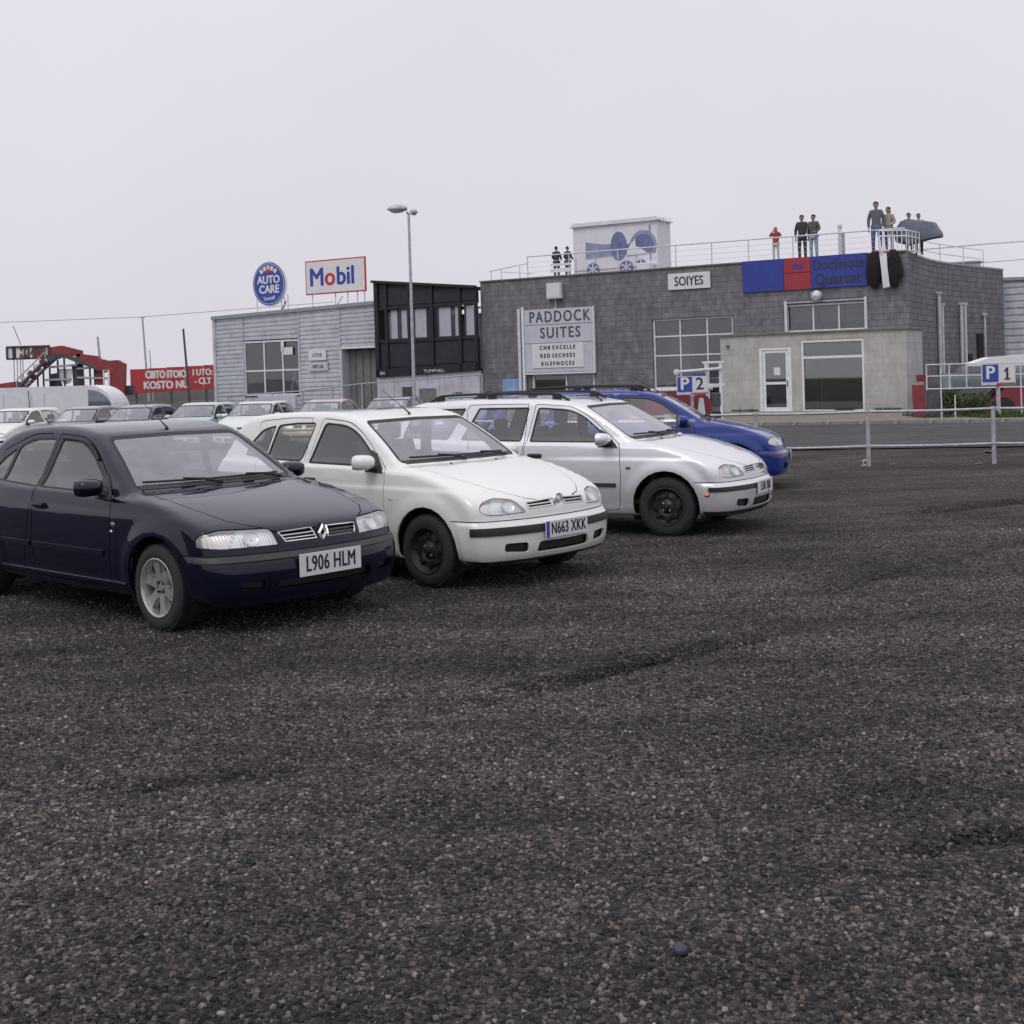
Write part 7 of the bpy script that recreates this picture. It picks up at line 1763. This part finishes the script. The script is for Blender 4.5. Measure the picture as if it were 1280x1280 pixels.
    for s in (-1, 1): fc.ball(hc+Vector((s*.082, .005, -.005))*k, Vector((.012, .020, .030))*k, 8, 6)
    link('nose_and_ears', fc.mesh('nose_and_ears', M['skin'], True), body)
    ey = MB()
    for s in (-1, 1): ey.ball(hc+Vector((s*.032, -.088, .018))*k, Vector((.012, .008, .008))*k, 8, 5)
    ey.box(hc+Vector((0, -.094, -.045))*k, Vector((.040, .010, .008))*k); link('eyes_and_mouth', ey.mesh('eyes_and_mouth', M['hair_dark'], True), body)
    hr_ = MB(); hr_.ball(hc+Vector((0, .032, .052))*k, Vector((.090, .096, .076))*k, 14, 9)
    if hairlen: hr_.ball(hc+Vector((0, .060, -.03-hairlen/2))*k, Vector((.085, .055, .06+hairlen/2))*k, 12, 8)
    link('hair', hr_.mesh('hair', M[hair], True), body)
    cn = ['wai', 'pel', 'che', 'shr', 'elr', 'wrr', 'shl', 'ell', 'wrl', 'nek']; J2 = dict(J)
    ce = [('pel', 'wai'), ('wai', 'che'), ('che', 'nek')]+[(a+n, b+n) for n in 'rl' for a, b in (('sh', 'el'), ('el', 'wr'))]+[('che', 'shr'), ('che', 'shl')]
    cr2 = dict(pel=(.170, .130), wai=(.155, .120), che=(.170, .130), nek=.066, shr=.072, elr=.060, wrr=.044)
    link('jacket', build('jacket', cn, ce, [cr2.get(n, cr2.get(n[:2]+'r')) for n in cn], top), body)
    tn = ['pel', 'hir', 'knr', 'anr', 'hil', 'knl', 'anl']; te = [('pel', 'hir'), ('hir', 'knr'), ('knr', 'anr'), ('pel', 'hil'), ('hil', 'knl'), ('knl', 'anl')]
    tr2 = dict(pel=(.155, .115), hir=.098, knr=.070, anr=.054); link('trousers', build('trousers', tn, te, [tr2.get(n, tr2.get(n[:2]+'r')) for n in tn], legs), body)
    sm = MB()
    for n in 'rl': a = Vector(V(*J['an'+n])); b = Vector(V(*J['to'+n])); sm.ball((a+b)/2-Vector((0, 0, .015))*k, Vector((.048, .13, .045))*k, 10, 6)
    link('shoes', sm.mesh('shoes', M['shoe'], True), body)
    return p
def roof(px, py, off): x, z = W(px, py, off); return wl_(x, off, HW)
face = WRZ
person('tallest man on the roof, in a grey jacket and blue jeans at the corner rail', roof(1096, 305, -.75), face+.3, 1.93, 'jacket_grey', 'jeans', 'hair_dark', 'down')
person('person in a cream jumper at the white corner cage beside the tall man', roof(1112, 305, -.95), face-.3, 1.72, 'jumper_beige', 'jeans', 'hair_brown', 'rail', lean=-.05, hairlen=.05)
person('person in a dark brown jacket, left of the pair above the banner', roof(1003, 310, -1.0), face+.15, 1.72, 'jacket_dark', 'trousers_dark', 'hair_dark', 'down')
person('person in an olive jacket and pale jeans, right of the pair above the banner', roof(1017.5, 310, -1.0), face-.1, 1.70, 'jacket_olive', 'jeans_pale', 'hair_dark', 'rail')
person('child in a red top and white trousers with raised hands behind the rail', roof(970, 315, -.6), face+.2, 1.30, 'top_red', 'top_white', 'hair_brown', 'up', hairlen=.08)
person('person in dark clothes facing away, left of the two by the marquee', roof(696, 340, -1.6), face+PI, 1.40, 'trousers_dark', 'trousers_dark', 'hair_dark', 'rail')
person('person in dark clothes facing away, right of the two by the marquee', roof(710, 340, -1.6), face+PI-.2, 1.36, 'trousers_dark', 'trousers_dark', 'hair_dark', 'rail')
x_, z_ = W(701, 338, -.2); tag(MB().box((0, 0, .27), (.95, .04, .16)).box((0, 0, .50), (.95, .03, .10)).build('rail_board', M['white_cloth'], None, loc=wl_(x_, -.2, HW), rot=(0, 0, WRZ)), 'white boards tied to the roof rail before the two people by the marquee', 'board')
# red scarf panel on the child
x_, z_ = W(970, 300, -.6)
# huddled pair behind a blue-grey windbreak at the corner
person('person half hidden behind the blue-grey tarpaulin at the roof corner', wl_(-.35, -1.9, HW), face+.6, 1.55, 'jacket_blue', 'trousers_dark', 'hair_dark', 'rail')
person('second person behind the tarpaulin, wearing a pale hood', wl_(-.05, -2.1, HW), face+.4, 1.52, 'jumper_beige', 'trousers_dark', 'hair_brown', 'rail')
tp = empty('tarpaulin', wl_(.05, -1.5, HW-.12), WRZ, 'blue-grey tarpaulin bundle leaning out over the roof corner', 'tarpaulin')
def lump(vs_top, vs_bot, th, nm, m_):
    pts = vs_top+vs_bot[::-1]; mb = MB(); n_ = len(pts)
    mb._add([(x, 0, z) for x, z in pts]+[(x*.92+.05, -th, z*.94+.04) for x, z in pts]+[(x, th, z) for x, z in pts], [tuple(range(n_, 2*n_)), tuple(range(3*n_-1, 2*n_-1, -1))]+[(i, (i+1) % n_, n_+(i+1) % n_, n_+i) for i in range(n_)]+[((i+1) % n_, i, 2*n_+i, 2*n_+(i+1) % n_) for i in range(n_)])
    return mb.build(nm, M[m_], tp, smooth=rad(50), bevel=.04)
lump([(-.75, 1.05), (-.55, 1.30), (-.2, 1.38), (.25, 1.30), (.60, 1.22), (.85, .80)], [(-.75, .70), (-.35, .45), (.10, .55), (.45, .62), (.85, .66)], .28, 'bundle', 'tarpaulin')
lump([(-.85, 1.0), (-.6, 1.35), (-.3, 1.42)], [(-.8, .6), (-.5, .5), (-.3, .6)], .22, 'fold', 'tarpaulin_dark')
# pale bag post on the rail
x_, z_ = W(1051, 300, -.5); t = empty('signal_post', wl_(x_, -.55, HW), WRZ, 'short pale wrapped post standing at the roof rail right of the pair', 'post')
MB().box((-.06, 0, .55), (.10, .10, 1.10)).build('post', M['galv_pale'], t, bevel=.02); MB().box((.07, 0, .45), (.11, .12, .90)).build('post', M['galv'], t, bevel=.02); MB().ball((-.04, 0, 1.12), (.09, .07, .10), 10, 7).build('cover', M['sign_grey'], t, smooth=True)
# coats and scarf hanging over the parapet
cx0, cz0 = W(1086, 312, .15); cx1, _ = W(1124, 312, .15)
ct = empty('hanging_coats', wl_((cx0+cx1)/2, .12, 5.02), WRZ, 'pair of black coats with red collars draped over the parapet below the tall man', 'coat')
def fuzzy(c, r, seed, n=26, m=18, amp=.10):
    mb = MB().ball((0, 0, 0), (1, 1, 1), n, m); q_ = random.Random(seed); ph = [q_.uniform(0, 6) for _ in range(6)]
    out = []
    for (x, y, z) in mb.v:
        k_ = 1+amp*(math.sin(5*x+4*z+ph[0])+math.sin(9*z-6*y+ph[1])*.7+math.sin(13*x+11*z+ph[2])*.5+q_.uniform(-.25, .25))
        w_ = 1-.18*z*z+(.12 if z < -.3 else 0)*math.sin(7*x+ph[3])
        out.append((c[0]+x*r[0]*k_*w_, c[1]+y*r[1]*k_, c[2]+z*r[2]*(1+amp*.4*math.sin(8*x+ph[4]))))
    mb.v = out; return mb
for s in (-1, 1):
    mb = fuzzy((s*.36, -.05, -.02), (.27, .17, .66), 5+s)
    r_ = random.Random(9+s)
    for _ in range(500):   # shaggy tufts
        a, b = r_.uniform(0, 6.28), r_.uniform(-1.4, 1.4); p_ = Vector((s*.36+.27*math.cos(a)*math.cos(b), -.05+.17*math.sin(a)*math.cos(b), -.02+.66*math.sin(b))); d_ = Vector((math.cos(a)*.03, math.sin(a)*.03, -.06)); w_ = Vector((-math.sin(a), math.cos(a), 0))*.012
        mb._add([p_-w_, p_+w_, p_+d_], [(0, 1, 2)])
    cc_ = mb.build('coat', M['fabric_black'], ct, smooth=True)
    fuzzy((s*.30, -.04, .62), (.13, .07, .05), 3, 12, 8).build('collar', M['top_red'], cc_, smooth=True)
sc = empty('white_scarf', wl_((cx0+cx1)/2-.02, .30, 5.05), WRZ, 'white scarf hanging over the parapet between the two black coats', 'scarf')
m = MB(); m._add([(-.11, 0, .50), (.14, 0, .50), (.17, -.02, 0), (.24, -.03, -.70), (.0, -.03, -.74), (-.06, -.02, 0)]+[(-.11, .05, .50), (.14, .05, .50), (.17, .03, 0), (.24, .02, -.70), (.0, .02, -.74), (-.06, .03, 0)], [(0, 1, 2, 5), (5, 2, 3, 4), (6, 11, 8, 7), (11, 10, 9, 8), (0, 6, 7, 1), (1, 7, 8, 2), (2, 8, 9, 3), (3, 9, 10, 4), (4, 10, 11, 5), (5, 11, 6, 0)])
m.build('scarf', M['white_cloth'], sc, smooth=rad(60), bevel=.012); MB().tube([(-.02, 0, .45), (-.06, -.02, .80), (-.10, .0, 1.08)], .035, 6).build('pole', M['white_paint'], sc)
# overhead wires at the right
wr = MB(); a = at(1140, 314, 60); pts = [at(1140, 313, 60), at(1230, 305, 60), at(1330, 298, 60)]; wr.tube([p-a for p in pts], .035, 5); wr.tube([at(1230, 328, 75)-a, at(1330, 320, 75)-a], .03, 5)
tag(wr.build('overhead_cable', M['galv_pale'], None, loc=a), 'pair of pale overhead cables crossing the sky at the right edge', 'cable')
# litter at the fence foot
for (u_, v_, s_, l_) in ((1080, 584, .05, 'white scrap of litter at the foot of the middle rail post'), (1235, 566, .10, 'larger pale scrap lying behind the post of the P 1 sign'), (1115, 582, .04, 'small pale scrap on the gravel right of the middle rail post'), (1223, 581, .05, 'small pale scrap on the gravel left of the P 1 sign post')):
    d = ray(u_, v_); P_ = CAMP+d*(-CAM_Z/d.z); lm = MB().box((0, 0, 0), (s_*2.2, s_, .015), rot=(.2, .15, random.random()*3)); lm.box((s_, .01, .012), (s_, s_*.5, .012), rot=(-.2, .3, 1)); o = lm.build('litter_scrap', M['kerb'], None, loc=(P_.x, P_.y, .02)); tag(o, l_, 'litter', 'pale litter along the pipe rail')
